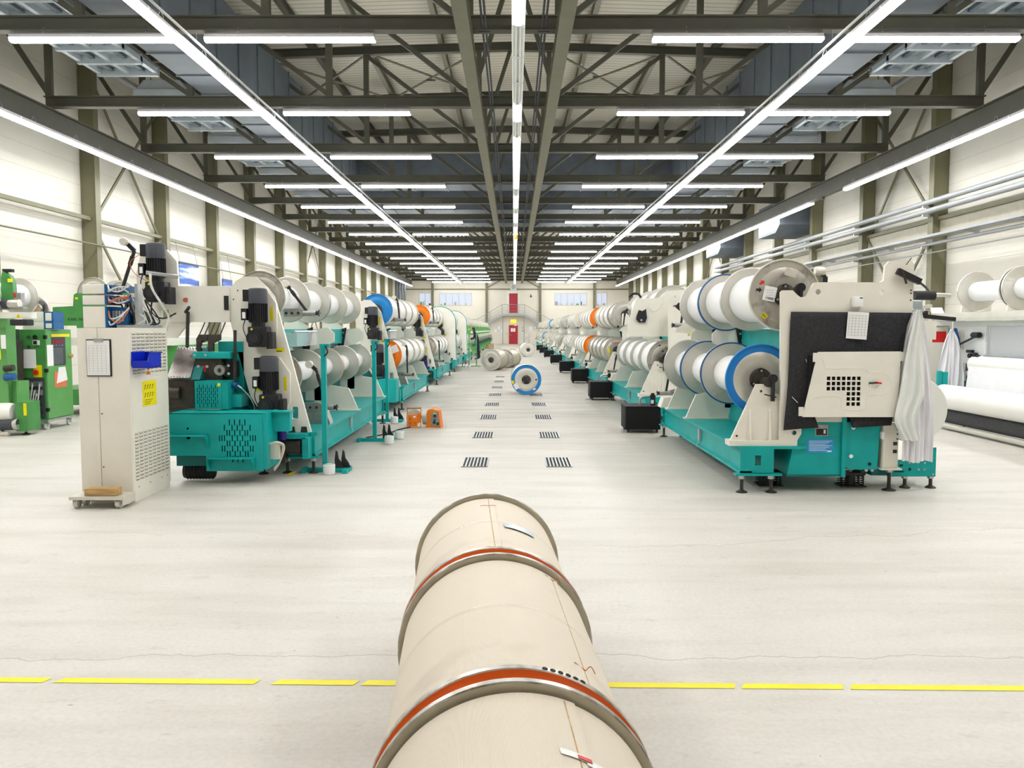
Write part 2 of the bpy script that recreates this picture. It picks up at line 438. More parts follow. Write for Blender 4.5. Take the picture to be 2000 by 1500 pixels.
def text_mesh(txt, size, name, m, parent, loc, rot, extrude=0.001, align='CENTER'):
    cu = bpy.data.curves.new(name, 'FONT'); cu.body = txt; cu.size = size; cu.extrude = extrude; cu.align_x = align; cu.align_y = 'CENTER'
    t = bpy.data.objects.new(name, cu); COL.objects.link(t)
    bpy.context.view_layer.update()
    me = bpy.data.meshes.new_from_object(t.evaluated_get(bpy.context.evaluated_depsgraph_get()))
    bpy.data.objects.remove(t); bpy.data.curves.remove(cu)
    me.materials.clear(); me.materials.append(MATS[m])
    o = bpy.data.objects.new(name, me); COL.objects.link(o)
    o.location = loc; o.rotation_euler = rot
    if parent is not None: o.parent = parent
    return o
# ================================================================== THE HALL
TY = [15.1 + 5.05 * k for k in range(16)]          # truss / column lines
YB, YF = -9.0, 93.0                                 # back and far wall
WX = 13.10
def roof_z(x): return 10.12 - 0.03 * abs(x)
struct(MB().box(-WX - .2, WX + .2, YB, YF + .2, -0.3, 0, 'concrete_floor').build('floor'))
struct(MB().box(-WX - .25, -WX, YB, YF, 0, 10.6, 'wall_panel').build('wall_left'))
struct(MB().box(WX, WX + .25, YB, YF, 0, 10.6, 'wall_panel').build('wall_right'))
struct(MB().box(-WX - .2, WX + .2, YB - .25, YB, 0, 10.6, 'wall_panel').build('wall_back'))
WIN = [(-10.75, -9.35), (-8.45, -4.75), (4.55, 8.25), (9.3, 10.5)]
wz0, wz1 = 4.32, 5.77
holes = [[(a, wz0), (b, wz0), (b, wz1), (a, wz1)] for a, b in WIN]
struct(MB().plate([(-WX - .2, 0), (WX + .2, 0), (WX + .2, 10.7), (-WX - .2, 10.7)], holes, 1, YF, YF + .25, 'end_wall_panel').build('wall_front'))
mb = MB()
for s in (-1, 1):
    mb.add([(0, YB, roof_z(0) + .42), (s * (WX + .2), YB, roof_z(WX) + .42), (s * (WX + .2), YF + .2, roof_z(WX) + .42), (0, YF + .2, roof_z(0) + .42)], [(0, 1, 2, 3)], 'roof_deck_ribs')
    mb.add([(0, YB, roof_z(0) + .5), (s * (WX + .2), YB, roof_z(WX) + .5), (s * (WX + .2), YF + .2, roof_z(WX) + .5), (0, YF + .2, roof_z(0) + .5)], [(0, 1, 2, 3)], 'roof_deck_ribs')
struct(mb.build('ceiling', smooth=False))

# windows of the far wall: frames, mullions, a lit office behind
for i, (a, b) in enumerate(WIN):
    w = MB(); e = .06
    w.box(a, b, YF - .02, YF + .1, wz0, wz0 + e, 'tan_wrap_edge').box(a, b, YF - .02, YF + .1, wz1 - e, wz1, 'tan_wrap_edge')
    n = 5 if b - a > 2 else 2
    for k in range(n + 1):
        x = a + (b - a - e) * k / n
        w.box(x, x + e, YF - .02, YF + .1, wz0 + e, wz1 - e, 'tan_wrap_edge')
    wo = struct(w.build('window_%d' % (i + 1)))
    MB().box(a, b, YF + .14, YF + .15, wz0, wz1, 'window_lit').build('pane', wo)
    g = MB(); rr = random.Random(i)
    x = a + .1
    while x < b - .3:                                # things standing on the sill behind the glass
        h = rr.uniform(.06, .45); wd = rr.uniform(.08, .3)
        g.box(x, x + wd, YF + .10, YF + .13, wz0 + .05, wz0 + .05 + h, rr.choice(['ink_grey', 'grey_cowl', 'duct_light', 'green_light']))
        x += wd + rr.uniform(.05, .5)
    g.build('sill_clutter', wo)

# columns
def column(side, k, Y):
    c = MB(); x0 = side * 12.65; x1 = side * 13.09
    a, b = min(x0, x1), max(x0, x1)
    inner = (x0, x0 + side * .03); outer = (x1 - side * .03, x1)
    z1 = 9.75
    c.box(min(inner), max(inner), Y - .15, Y + .15, 0, z1, 'column_paint')
    c.box(min(outer), max(outer), Y - .15, Y + .15, 0, z1, 'column_paint')
    c.box(a + .03, b - .03, Y - .13, Y - .105, 0, z1, 'column_paint')
    c.box(a + .03, b - .03, Y + .105, Y + .13, 0, z1, 'column_paint')
    c.box(a - .04, b, Y - .2, Y + .2, 0, .03, 'column_paint')
    o = c.build('column')
    sd = 'left' if side < 0 else 'right'
    tag(o, 'olive steel wall column against the %s wall, %s from the camera' % (sd, nth(k)), 'column', 'wall columns along the %s wall' % sd)
for s in (-1, 1):
    for k, Y in enumerate(TY[1:] if False else TY):
        column(s, k + 1, Y)

# trusses
VX = [-11.2, -7.8, -4.45, -1.05, 1.05, 4.45, 7.8, 11.2]
def truss():
    t = thing('roof_truss', '', 'roof truss', (0, 0, 0))
    mb = MB(); mb.ibeam((-11.3, 0, 7.12), (11.3, 0, 7.12), .22, .26, 'steel_frame', .025); mb.build('bottom_chord', t)
    for s in (-1, 1):
        mb = MB(); mb.ibeam((0, 0, roof_z(0)), (s * 12.75, 0, roof_z(12.75)), .2, .24, 'steel_frame', .025); mb.build('top_chord', t)
    for x in VX:
        mb = MB(); mb.box(x - .075, x + .075, -.06, .06, 7.24, roof_z(x) - .1, 'steel_frame'); mb.build('vertical_post', t)
    D = [(-12.7, -11.2), (-11.2, -7.8), (-7.8, -4.45), (-4.45, -1.05)]
    for a, b in D:
        for s in (1, -1):
            mb = MB(); mb.bar((s * a, 0, roof_z(a) - .12), (s * b, 0, 7.28), .09, .11, 'steel_frame'); mb.build('diagonal', t)
    for s in (-1, 1):
        mb = MB(); mb.bar((s * .12, 0, roof_z(0) - .12), (s * 1.0, 0, 7.28), .09, .11, 'steel_frame'); mb.build('diagonal', t)
    return t
tr = truss()
tr_kids = list(tr.children)
KIDS[tr.name] = tr_kids
for k, Y in enumerate(TY):
    lb = 'dark steel roof truss spanning the hall, %s from the camera' % nth(k + 1)
    gp = 'roof trusses across the hall'
    if k == 0: tr.location = (0, Y, 0); tag(tr, lb, None, gp)
    else: dup(tr, (0, Y, 0), 0, lb, gp)

# purlins under the deck
for x in (-11.2, -7.8, -6.1, -4.45, -2.2, 2.2, 4.45, 6.1, 7.8, 11.2):
    mb = MB(); z = roof_z(x) + .25
    mb.ibeam((x, 8, z), (x, YF, z), .14, .26, 'steel_beam_light' if abs(x) < 5 else 'steel_frame', .02)
    sd = 'left' if x < 0 else 'right'
    kk = [2.2, 4.45, 6.1, 7.8, 11.2].index(abs(x)) + 1
    tag(mb.build('roof_purlin'), 'long purlin under the roof deck, %s one %s of the centre line' % (nth(kk), sd), 'roof beam', 'purlins under the roof deck')
# edge beams, resting inside the columns
for s in (-1, 1):
    mb = MB(); mb.ibeam((s * 11.25, 8, 6.72), (s * 11.25, 90.5, 6.72), .22, .52, 'steel_frame', .03)
    for Y in TY: mb.box(s * 11.25 - .05, s * 11.25 + .05, Y - .04, Y + .04, 6.38, 6.48, 'steel_frame')
    tag(mb.build('edge_beam'), 'deep dark steel beam running the length of the hall along the %s side' % ('left' if s < 0 else 'right'), 'steel beam')
# two crane rails near the middle and the conduits beside them
for s in (-1, 1):
    mb = MB(); mb.ibeam((s * .86, 8, 6.83), (s * .86, 90.5, 6.83), .24, .30, 'steel_beam_light', .03)
    tag(mb.build('crane_rail'), 'pale olive rail beam hung under the trusses just %s of the middle light row' % ('left' if s < 0 else 'right'), 'steel beam')
    mb = MB()
    for d in (0, .06): mb.cyl((s * (.50 + d), 8, 7.02), (s * (.50 + d), 90.5, 7.02), .02, 'grey_cowl', 8)
    for Y in TY: mb.box(s * .53 - .1, s * .53 + .1, Y - .02, Y + .02, 6.98, 6.995, 'grey_cowl')
    tag(mb.build('conduit'), 'pair of thin dark conduits under the trusses, %s of the middle light row' % ('left' if s < 0 else 'right'), 'conduit')

# sway rods in the roof
def rodx(x0, x1, Y0, Y1):
    mb = MB()
    mb.bar((x0, Y0, roof_z(x0) - .02), (x1, Y1, roof_z(x1) - .02), .06, .05, 'steel_beam_light')
    mb.bar((x1, Y0, roof_z(x1) - .08), (x0, Y1, roof_z(x0) - .08), .06, .05, 'steel_beam_light')
    mb.cyl(((x0 + x1) / 2 - .15, (Y0 + Y1) / 2, roof_z(x0) - .1), ((x0 + x1) / 2 + .15, (Y0 + Y1) / 2, roof_z(x0) - .1), .03, 'steel_frame', 8)
    return mb
bays = [(0, 1), (2, 3), (7, 8)]
for j, (a, b) in enumerate(bays):
    for i, (x0, x1) in enumerate(((-7.8, -4.45), (-4.45, -1.05), (1.05, 4.45), (4.45, 7.8))):
        tag(rodx(x0, x1, TY[a] + .05, TY[b] - .05).build('sway_brace'), 'crossed roof bracing rods between the %s and %s trusses, %s cross from the left' % (nth(a + 1), nth(b + 1), nth(i + 1)), 'bracing', 'crossed roof bracing')
mat('rail_board', (0.46, 0.43, 0.33), 0.5)
# wall rails, rods and braces
for s in (-1, 1):
    sd = 'left' if s < 0 else 'right'
    for k in range(len(TY) - 1):
        Y0, Y1 = TY[k] + .15, TY[k + 1] - .15
        mb = MB(); mb.box(s * 12.85 - .05, s * 12.85 + .05, Y0, Y1, 4.94, 5.05, 'column_paint')
        if s > 0: mb.box(12.87, 12.91, Y0, Y1, 4.50, 4.94, 'rail_board')
        tag(mb.build('wall_rail'), 'olive steel rail between the %s and %s columns of the %s wall' % (nth(k + 1), nth(k + 2), sd), 'rail', 'rails between the columns of the %s wall' % sd)
    for a in (2, 7):
        mb = MB()
        for z0, z1 in ((5.0, 9.55), (0.4, 4.95)):
            mb.bar((s * 12.85, TY[a] + .15, z0), (s * 12.85, TY[a + 1] - .15, z1), .05, .09, 'column_paint')
            mb.bar((s * 12.95, TY[a] + .15, z1), (s * 12.95, TY[a + 1] - .15, z0), .05, .09, 'column_paint')
        tag(mb.build('wall_brace'), 'crossed bracing rods between the %s and %s columns of the %s wall' % (nth(a + 1), nth(a + 2), sd), 'bracing')
tag(MB().cyl((-12.60, 15, 4.2), (-12.60, 50, 4.2), .025, 'column_paint', 8).build('thin_pipe'), 'single thin grey pipe run along the left wall columns', 'pipe')
for z, r, y1, lab in ((5.46, .085, 51, 'upper of the two thick grey pipes on the right wall'), (5.20, .085, 51, 'lower of the two thick grey pipes on the right wall'), (4.20, .05, 37, 'mid-sized grey pipe under the cable tray on the right wall'), (3.94, .018, 37, 'thinnest grey pipe, lowest on the right wall')):
    mb = MB(); mb.cyl((12.45, 12, z), (12.45, y1, z), r, 'pipe_grey', 14)
    for Y in TY:
        if Y < y1 and r > .03: mb.box(12.4, 12.64, Y - .03, Y + .03, z - r - .04, z - r + .01, 'zinc')
    tag(mb.build('wall_pipe'), lab, 'pipe')
mb = MB(); mb.box(12.15, 12.5, 12, 37, 4.36, 4.375, 'pipe_grey').box(12.15, 12.17, 12, 37, 4.375, 4.43, 'pipe_grey').box(12.48, 12.5, 12, 37, 4.375, 4.43, 'pipe_grey')
mb.tube([(12.3, 12, 4.40), (12.32, 20, 4.40), (12.28, 28, 4.40), (12.3, 37, 4.40)], .02, 'black_rubber')
for y in [12.5 + 2.5 * i for i in range(10)]: mb.prism([(12.15, 4.36), (12.64, 4.36), (12.64, 4.24)], 1, y, y + .03, 'zinc')
tag(mb.build('cable_tray'), 'grey cable tray on brackets along the right wall', 'cable tray')

# pipes running under the eaves
for s in (-1, 1):
    tag(MB().cyl((s * 12.0, 12, 9.3), (s * 12.0, 50, 9.3), .09, 'pipe_grey', 12).build('eaves_pipe'), 'pale pipe high under the roof along the %s wall' % ('left' if s < 0 else 'right'), 'pipe')

# ventilation ducts
for s in (-1, 1):
    sd = 'left' if s < 0 else 'right'
    mb = MB(); mb.box(min(s * 6.75, s * 7.65), max(s * 6.75, s * 7.65), 12.5, 36.1, 7.42, 9.3, 'duct_sheet')
    for y in [16 + 1.5 * i for i in range(14)]:
        mb.box(min(s * 6.72, s * 7.68), max(s * 6.72, s * 7.68), y, y + .04, 7.39, 9.33, 'duct_sheet')
    tag(mb.build('ventilation_duct'), 'long rectangular grey ventilation duct inside the trusses, %s side' % sd, 'duct')
    for j, (y0, y1) in enumerate(((13.2, 19.2), (21.0, 24.4), (26.0, 29.6), (31.1, 34.6), (36.1, 39.6))):
        mb = MB()
        a, b = (8.15, 9.55)
        for x in (a, (a + b) / 2 - .05, b - .1): mb.box(min(s * x, s * (x + .1)), max(s * x, s * (x + .1)), y0, y1, 7.50, 7.62, 'duct_light')
        n = max(3, int((y1 - y0) / .85))
        for i in range(n + 1):
            y = y0 + (y1 - y0) * i / n
            mb.box(min(s * a, s * b), max(s * a, s * b), y - .05, y + .05, 7.45, 7.66, 'duct_light')
        mb.prism([(s * a, 7.62), (s * b, 7.62), (s * (b - .25), 7.9), (s * (a + .25), 7.9)], 1, y0, y1, 'duct_light')
        mb.box(min(s * (a + .3), s * (a + .4)), max(s * (a + .3), s * (a + .4)), y0, y1, 7.55, 7.62, 'duct_sheet')
        mb.box(min(s * (b - .4), s * (b - .3)), max(s * (b - .4), s * (b - .3)), y0, y1, 7.55, 7.62, 'duct_sheet')
        for y in (y0 + .3, y1 - .3):
            for x in (a + .3, b - .3): mb.cyl((s * x, y, 7.85), (s * x, y, roof_z(9) + .4), .012, 'steel_frame', 6)
        tag(mb.build('radiant_heater'), 'pale blue-grey ribbed heating panel under the roof on the %s side, %s from the camera' % (sd, nth(j + 1)), 'heater', 'roof heating panels')
for j, (y0, z0, z1) in enumerate(((36.2, 7.95, 9.3), (41.3, 7.6, 9.2), (46.4, 7.6, 8.6))):
    mb = MB(); mb.box(-9.6 if j else -7.4, 9.6 if j else 7.4, y0, y0 + 1.6, z0, z1, 'duct_sheet')
    for x in [-9 + 1.5 * i for i in range(13) if j or abs(-9 + 1.5 * i) < 7]: mb.box(x, x + .04, y0 - .03, y0 + 1.63, z0 - .03, z1 + .03, 'duct_sheet')
    for x in (-6.5, -3.3, 3.3, 6.5): mb.box(x, x + .03, y0 + .8, y0 + .83, z1 - .01, roof_z(x) + .45, 'steel_frame')
    tag(mb.build('ventilation_duct'), 'wide grey ventilation duct crossing above the aisle, %s from the camera' % nth(j + 1), 'duct', 'cross ducts under the roof')
for j, (x0, y0, y1) in enumerate(((10.4, 35.6, 38.6), (10.4, 45.7, 49.0))):      # drop ducts by the right wall
    mb = MB(); mb.prism([(y0, 6.15), (y0 + .5, 5.85), (y1, 5.85), (y1, 7.2), (y0, 7.2)], 0, 11.4, 13.09, 'duct_sheet')
    tag(mb.build('duct_outlet'), 'grey sheet-metal air outlet box by the right wall, %s one' % ('nearer' if j == 0 else 'farther'), 'duct')
    continue
    mb = MB()
    for i in range(3): mb.cyl((12.3 + i * .28, y1 + 1.6, 5.0), (12.3 + i * .28, y1 + 1.6, 7.5), .09, 'duct_sheet', 12)
    tag(mb.build('duct_pipe'), 'group of upright grey duct pipes behind the %s air outlet box' % ('nearer' if j == 0 else 'farther'), 'duct')
mb = MB()
for i in range(4): mb.cyl((-12.4 + i * .28, 87, 0.0), (-12.4 + i * .28, 87, 6.9), .11, 'duct_sheet', 12)
tag(mb.build('duct_pipe'), 'dark upright duct pipes in the far left corner', 'duct')

mat('housing_grey', (.62, .60, .62), .45, var=.02)
# fluorescent fixtures -------------------------------------------------
def fixture(L, n, lit=True, tray=False):
    """hangs with its top at z=0, axis along y from 0 to L, n twin-tube sections"""
    t = thing('light_fixture', '', 'ceiling light')
    mb = MB()
    if n == 2: mb.prism([(-.05, 0), (.05, 0), (.085, -.03), (.088, -.085), (-.088, -.085), (-.085, -.03)], 1, .01, L - .01, 'housing_grey')
    else: mb.prism([(-.04, 0), (.04, 0), (.045, -.05), (.11, -.095), (.10, -.1), (.03, -.062), (-.03, -.062), (-.10, -.1), (-.11, -.095), (-.045, -.05)], 1, .01, L - .01, 'white_plastic')
    mb.build('housing', t)
    if n == 2:
        for k in range(n):
            a, b = L * k / n + .012, L * (k + 1) / n - .012
            d = MB(); d.prism([(-.086, -.086), (.086, -.086), (.075, -.14), (.04, -.152), (-.04, -.152), (-.075, -.14)], 1, a, b, 'tube_lit'); d.build('diffuser', t)
            MB().box(-.088, .088, b, b + .022, -.13, -.084, 'white_plastic').build('joint_cap', t)
    elif not tray:
        for k in range(n):
            a, b = L * k / n + .03, L * (k + 1) / n - .03
            for x in (-.036, .036):
                tb = MB(); tb.cyl((x, a, -.086), (x, b, -.086), .019, 'tube_lit' if lit else 'white_plastic', 6, caps=False); tb.build('tube', t)
            for y in (a - .02, b - .005): MB().box(-.055, .055, y, y + .025, -.11, -.06, 'white_plastic').build('lamp_holder', t)
    for y in (L * .2, L * .8): MB().tube([(-.03, y, -.02), (-.045, y, .03), (0, y, .13), (.045, y, .03), (.03, y, -.02)], .004, 'zinc', 5, 3).build('hanging_hook', t)
    return t
long_fx = fixture(3.06, 2); KIDS[long_fx.name] = list(long_fx.children)
one_fx = fixture(1.52, 1); KIDS[one_fx.name] = list(one_fx.children)
off_fx = fixture(1.52, 1, lit=False); KIDS[off_fx.name] = list(off_fx.children)
used = {}
def put_fx(proto, loc, rz, label, group):
    if proto.name not in used:
        used[proto.name] = 1; proto.location = loc; proto.rotation_euler = (0, 0, rz); tag(proto, label, None, group); return proto
    return dup(proto, loc, rz, label, group)
for X, Z, lab in ((-5.68, 6.76, 'the long light row left of the aisle'), (5.68, 6.76, 'the long light row right of the aisle'), (.07, 6.79, 'the middle light row')):
    mb = MB(); mb.box(X - .02, X + .02, -3, 87, Z + .014, Z + .04, 'white_plastic')
    for Y in [5.0, 10.05] + TY[:15]: mb.cyl((X, Y - .08, Z + .03), (X, Y - .08, 7.0), .006, 'zinc', 5)
    tag(mb.build('light_rail'), 'thin white rail on wires that carries ' + lab, 'light rail')
# crosswise pairs at every truss
for k in range(-2, 16):
    Y = 15.1 + 5.05 * k
    for i, x0 in enumerate((-9.06, -5.56, 2.48, 5.98)):
        if k < 0: lab = '%s crosswise light overhead behind the camera line, %s from the left' % ('farther' if k == -2 else 'nearer', nth(i + 1))
        else: lab = 'crosswise fluorescent light under the %s truss, %s from the left' % (nth(k + 1), nth(i + 1))
        put_fx(long_fx, (x0, Y, 6.96), -PI / 2, lab, 'crosswise fluorescent lights')
# rows along the hall
rows = [(-11.14, 6.455, 'left edge row'), (-5.68, 6.63, 'long row left of the aisle'), (5.68, 6.63, 'long row right of the aisle'), (11.14, 6.455, 'right edge row')]
for X, Z, rn in rows:
    y = -2.5 if abs(X) < 8 else 6.4; k = 0; kv = 0
    while y < 86.5:
        vis = y > (10 if abs(X) < 8 else 13)
        if vis: k += 1
        if not (X > 11 and 27.7 < y < 30.7):
            if not vis: kv += 1
            lab = 'fluorescent light in the %s, %s from the camera' % (rn, nth(k)) if vis else 'fluorescent light of the %s, %s one short of the picture' % (rn, nth(kv))
            put_fx(long_fx, (X, y, Z), 0, lab, 'fluorescent lights of the %s' % rn)
        y += 3.08
off = {2: 'off', 3: 'tray', 4: 'off', 6: 'off', 12: 'off', 15: 'off', 18: 'off'}
k = 0; kv = 0; y = 10.7 - 1.54 * 6
while y < 87:
    vis = y > 10.5
    if vis: k += 1
    st = off.get(k) if vis else None
    if not vis: kv += 1
    lab = '%s fluorescent light in the middle row, %s from the camera' % ('unlit' if st else 'lit', nth(k)) if vis else 'lit middle row light overhead, %s one short of the picture' % nth(kv)
    put_fx(off_fx if st else one_fx, (.07, y + 1.4, 6.66), 0, lab, 'fluorescent lights of the middle row')
    y += 1.54
mb = MB(); mb.cyl((.09, 42.6, 6.35), (.09, 42.6, 6.545), .09, 'orange_paint', 12, .07); mb.cyl((.09, 42.6, 6.3), (.09, 42.6, 6.35), .11, 'orange_paint', 12)
tag(mb.build('warning_beacon'), 'orange beacon hanging under the middle light row', 'beacon')

# far wall furniture ----------------------------------------------------
YW = YF - .01
for i, x in enumerate((-9.2, -3.1, 2.95, 9.05)):
    mb = MB(); mb.box(x - .13, x + .13, YF - .3, YF - .01, 0, 7.0 + 2.6, 'column_paint')
    tag(mb.build('column'), 'olive column against the far wall, %s from the left' % nth(i + 1), 'column', 'columns against the far wall')
for i, (a, b) in enumerate(((-13.08, -9.33), (-9.07, -3.23), (-2.97, 2.82), (3.08, 8.92), (9.18, 13.08))):
    mb = MB(); mb.box(a, b, YF - .12, YF - .01, 6.1, 6.22, 'column_paint')
    tag(mb.build('wall_rail'), 'dark rail high on the far wall, %s length from the left' % nth(i + 1), 'rail', 'rails on the far wall')
for s in (-1, 1):
    mb = MB(); mb.bar((s * 3.0 - .07, YF - .15, 6.3), (s * 1.2 - .07, YF - .15, 7.3), .06, .1, 'column_paint')
    tag(mb.build('knee_brace'), 'slanting brace from the far wall column up to the roof, %s of the red doors' % ('left' if s < 0 else 'right'), 'bracing')
def door(n, x0, x1, z0, z1, frame):
    d = MB(); d.box(x0 + .05, x1 - .05, YF - .08, YF - .03, z0, z1 - .05, 'red_door')
    do = struct(d.build('door_%d' % n))
    f = MB()
    f.box(x0, x0 + .05, YF - .1, YF, z0, z1, 'red_door').box(x1 - .05, x1, YF - .1, YF, z0, z1, 'red_door').box(x0, x1, YF - .1, YF, z1 - .05, z1, 'red_door')
    f.build('door_frame', do)
    h = MB(); h.cyl((x0 + .15, YF - .14, z0 + 1.02), (x0 + .3, YF - .14, z0 + 1.02), .012, 'zinc', 8).cyl((x0 + .15, YF - .14, z0 + 1.02), (x0 + .15, YF - .08, z0 + 1.02), .012, 'zinc', 8)
    h.build('door_handle', do)
    return do
d1 = door(1, -.58, .42, 0, 2.12, 0)
g = MB()
for x in (-.36, -.08): g.box(x, x + .22, YF - .095, YF - .082, 1.38, 1.78, 'paper')
g.build('notice', d1)
MB().box(.0, .3, YF - .12, YF - .1, 2.05, 2.13, 'paper').build('closer', d1)
d2 = door(2, -.53, .40, 3.5, 5.68, 0)
mb = MB(); mb.box(-.85, -.55, YF - .1, YF, 3.3, 5.98, 'cream_box').box(.42, .72, YF - .1, YF, 3.3, 5.98, 'cream_box').box(-.55, .42, YF - .1, YF, 5.7, 5.98, 'cream_box')
struct(mb.build('trim_1'))
# stair with landing and rails
st = thing('steel_staircase', 'grey metal double staircase rising to the upper red door on the far wall', 'staircase', (-.07, YF - 1.2, 0))
lz = 3.35
mb = MB(); mb.box(-1.25, 1.25, -.05, 1.08, lz - .22, lz, 'pipe_grey'); mb.build('landing', st)
for s in (-1, 1):
    mb = MB()
    for yy in (0, 1.0): mb.bar((s * 1.25, yy, lz - .12), (s * 4.0, yy, 1.72), .05, .25, 'pipe_grey')
    for yy in (0, 1.0): mb.bar((s * 4.0, yy, 1.6), (s * 4.9, yy, 1.6), .05, .22, 'pipe_grey'); mb.bar((s * 4.9, yy, 1.6), (s * 7.3, yy, .12), .05, .25, 'pipe_grey')
    mb.build('stringer', st)
    mb = MB()
    for i in range(10):
        x = s * (1.4 + i * .28); z = lz - .12 - (i + .5) * .165
        mb.box(min(x, x + s * .26), max(x, x + s * .26), 0, 1.0, z - .02, z + .02, 'duct_light')
    mb.box(min(s * 4.0, s * 4.9), max(s * 4.0, s * 4.9), 0, 1.0, 1.64, 1.68, 'duct_light')
    for i in range(9):
        x = s * (5.0 + i * .26); z = 1.55 - (i + .5) * .165
        mb.box(min(x, x + s * .26), max(x, x + s * .26), 0, 1.0, z - .02, z + .02, 'duct_light')
    mb.build('tread', st)
    mb = MB()
    pts = [(0, lz), (s * 1.25, lz), (s * 4.0, 1.72), (s * 4.9, 1.68), (s * 7.3, .2)]
    for h in (1.05, .7, .4, .2):
        for (xa, za), (xb, zb) in zip(pts[:-1], pts[1:]):
            mb.cyl((xa, 0, za + h), (xb, 0, zb + h), .028 if h == 1.05 else .012, 'pipe_grey', 6)
    for (xa, za) in pts[1:] + [(s * .62, lz), (s * 2.6, 2.55), (s * 6.1, .94)]:
        mb.cyl((xa, 0, za), (xa, 0, za + 1.05), .03, 'pipe_grey', 6)
    mb.build('handrail', st)
for x in (-4.9, 4.9, -1.2, 1.2):
    MB().box(x - .05, x + .05, .5, .6, 0, 1.6 if abs(x) > 2 else lz - .2, 'pipe_grey').build('leg', st)
sg = MB(); sg.box(-.36, .22, YF - .3, YF - .2, 2.38, 2.72, 'exit_glow'); sg.box(-.1, -.04, YF - .2, YF - .01, 2.6, 2.66, 'zinc')
sgo = tag(sg.build('exit_sign'), 'small lit yellow sign above the lower red door', 'sign')
fb = MB(); fb.box(-.4, .26, YF - .35, YF - .01, 6.24 - .2, 6.75, 'white_plastic')
fo = tag(fb.build('loudspeaker'), 'square white loudspeaker box high above the upper red door', 'speaker')
MB().lathe([(.05, -.01), (.24, -.015), (.26, 0)], (-.07, YF - .35, 6.4), 'y', 'duct_light', 20).build('grille', fo)
lamp = MB(); lamp.cyl((3.2 - .35, YF - .05, 5.0), (3.2 - .35, YF - .3, 5.1), .03, 'dark_iron', 8).cyl((3.2 - .35, YF - .3, 5.25), (3.2 - .35, YF - .3, 4.9), .02, 'dark_iron', 8, .12)
lamp.X = Matrix.Translation((-.95, 0, .35))
lamp.v = [tuple(lamp.X @ Vector(p)) for p in lamp.v]
tag(lamp.build('wall_lamp'), 'small dark wall lamp right of the upper red door', 'lamp')
rr = random.Random(3)
for i, (x, z, w, h, m) in enumerate(((-1.9, 1.55, .38, .55, 'duct_light'), (-2.25, 1.3, .3, .4, 'paper'), (-1.5, 1.3, .25, .35, 'paper'), (-.95, 1.1, .18, .18, 'cardboard'), (.9, 1.75, .16, .16, 'ink'), (.9, 1.4, .16, .16, 'ink'), (1.25, 1.3, .2, .3, 'ink_grey'), (1.7, 1.5, .4, .5, 'paper'), (2.2, 1.7, .3, .3, 'blue_sticker'), (-2.0, 1.0, .2, .3, 'zinc'))):
    mb = MB(); mb.box(x, x + w, YF - .03, YF - .011, z, z + h, m)
    mb.box(x + .03, x + w - .03, YF - .035, YF - .03, z + .03, z + h - .03, 'paper' if m != 'paper' else 'white_plastic')
    tag(mb.build('wall_notice'), ['framed pale notice left of the lower red door, topmost', 'white notice nearest the left staircase foot', 'white notice between the framed one and the red door', 'small brown card just left of the lower red door', 'upper small black box right of the lower red door', 'lower small black box right of the lower red door', 'grey notice right of the two small black boxes', 'large white notice on the far wall right of the red door', 'small blue notice farthest right on the far wall', 'small metal bracket box low on the far wall left of the door'][i], 'notice')
# aisle drains
k = 0
for j in range(8):
    for s, X in ((-1, -.48), (1, .55)):
        if s > 0 and j > 4: continue
        Y = 10.15 + 2.645 * j
        dr = MB()
        dr.box(X - .15, X + .15, Y - .36, Y + .36, .0005, .003, 'black_box')
        for i in range(8):
            x = X - .15 + .3 * i / 7
            dr.box(x - .009, x + .009, Y - .36, Y + .36, .003, .008, 'zinc')
        for y in (Y - .36, Y + .35): dr.box(X - .16, X + .16, y, y + .012, .003, .008, 'zinc')
        tag(dr.build('floor_drain'), 'slotted floor grate, %s from the camera in the %s line of the aisle' % (nth(j + 1), 'left' if s < 0 else 'right'), 'floor grate', 'floor grates of the aisle')
# yellow floor line, worn
mb = MB(); x = -4.2; rr = random.Random(5)
def yl(x): return 3.735 + (-.017) * x
segs = [(-4.4, -2.22), (-2.17, -1.22), (-1.14, -.75), (-.72, 1.02), (1.05, 1.52), (1.55, 4.4)]
for a, b in segs:
    mb.add([(a, yl(a) - .027, .002), (b, yl(b) - .027, .002), (b + .02, yl(b) + .027, .002), (a + .03, yl(a) + .027, .002)], [(0, 1, 2, 3)], 'yellow')
tag(mb.build('floor_line', recalc=False, smooth=False), 'worn yellow line painted across the concrete floor', 'floor marking')
# posters on the left wall
def mat_poster():
    m, nt, b, N, L = nodes_of('poster_print')
    tc = N.new('ShaderNodeTexCoord'); mp = N.new('ShaderNodeMapping'); mp.inputs['Rotation'].default_value = (0.7, 0, 0); mp.inputs['Scale'].default_value = (1, .30, 3.2)
    L.new(tc.outputs['Object'], mp.inputs[0])
    n = N.new('ShaderNodeTexNoise'); n.inputs['Scale'].default_value = 1.1; n.inputs['Detail'].default_value = 3; L.new(mp.outputs[0], n.inputs['Vector'])
    r = N.new('ShaderNodeValToRGB'); e = r.color_ramp.elements
    e[0].position = .35; e[0].color = (.01, .03, .22, 1); e[1].position = .75; e[1].color = (.85, .55, .4, 1)
    q = e.new(.5); q.color = (.02, .12, .55, 1); q = e.new(.6); q.color = (.75, .85, .95, 1)
    L.new(n.outputs['Fac'], r.inputs[0]); L.new(r.outputs[0], b.inputs['Base Color']); MATS['poster_print'] = m
mat_poster()
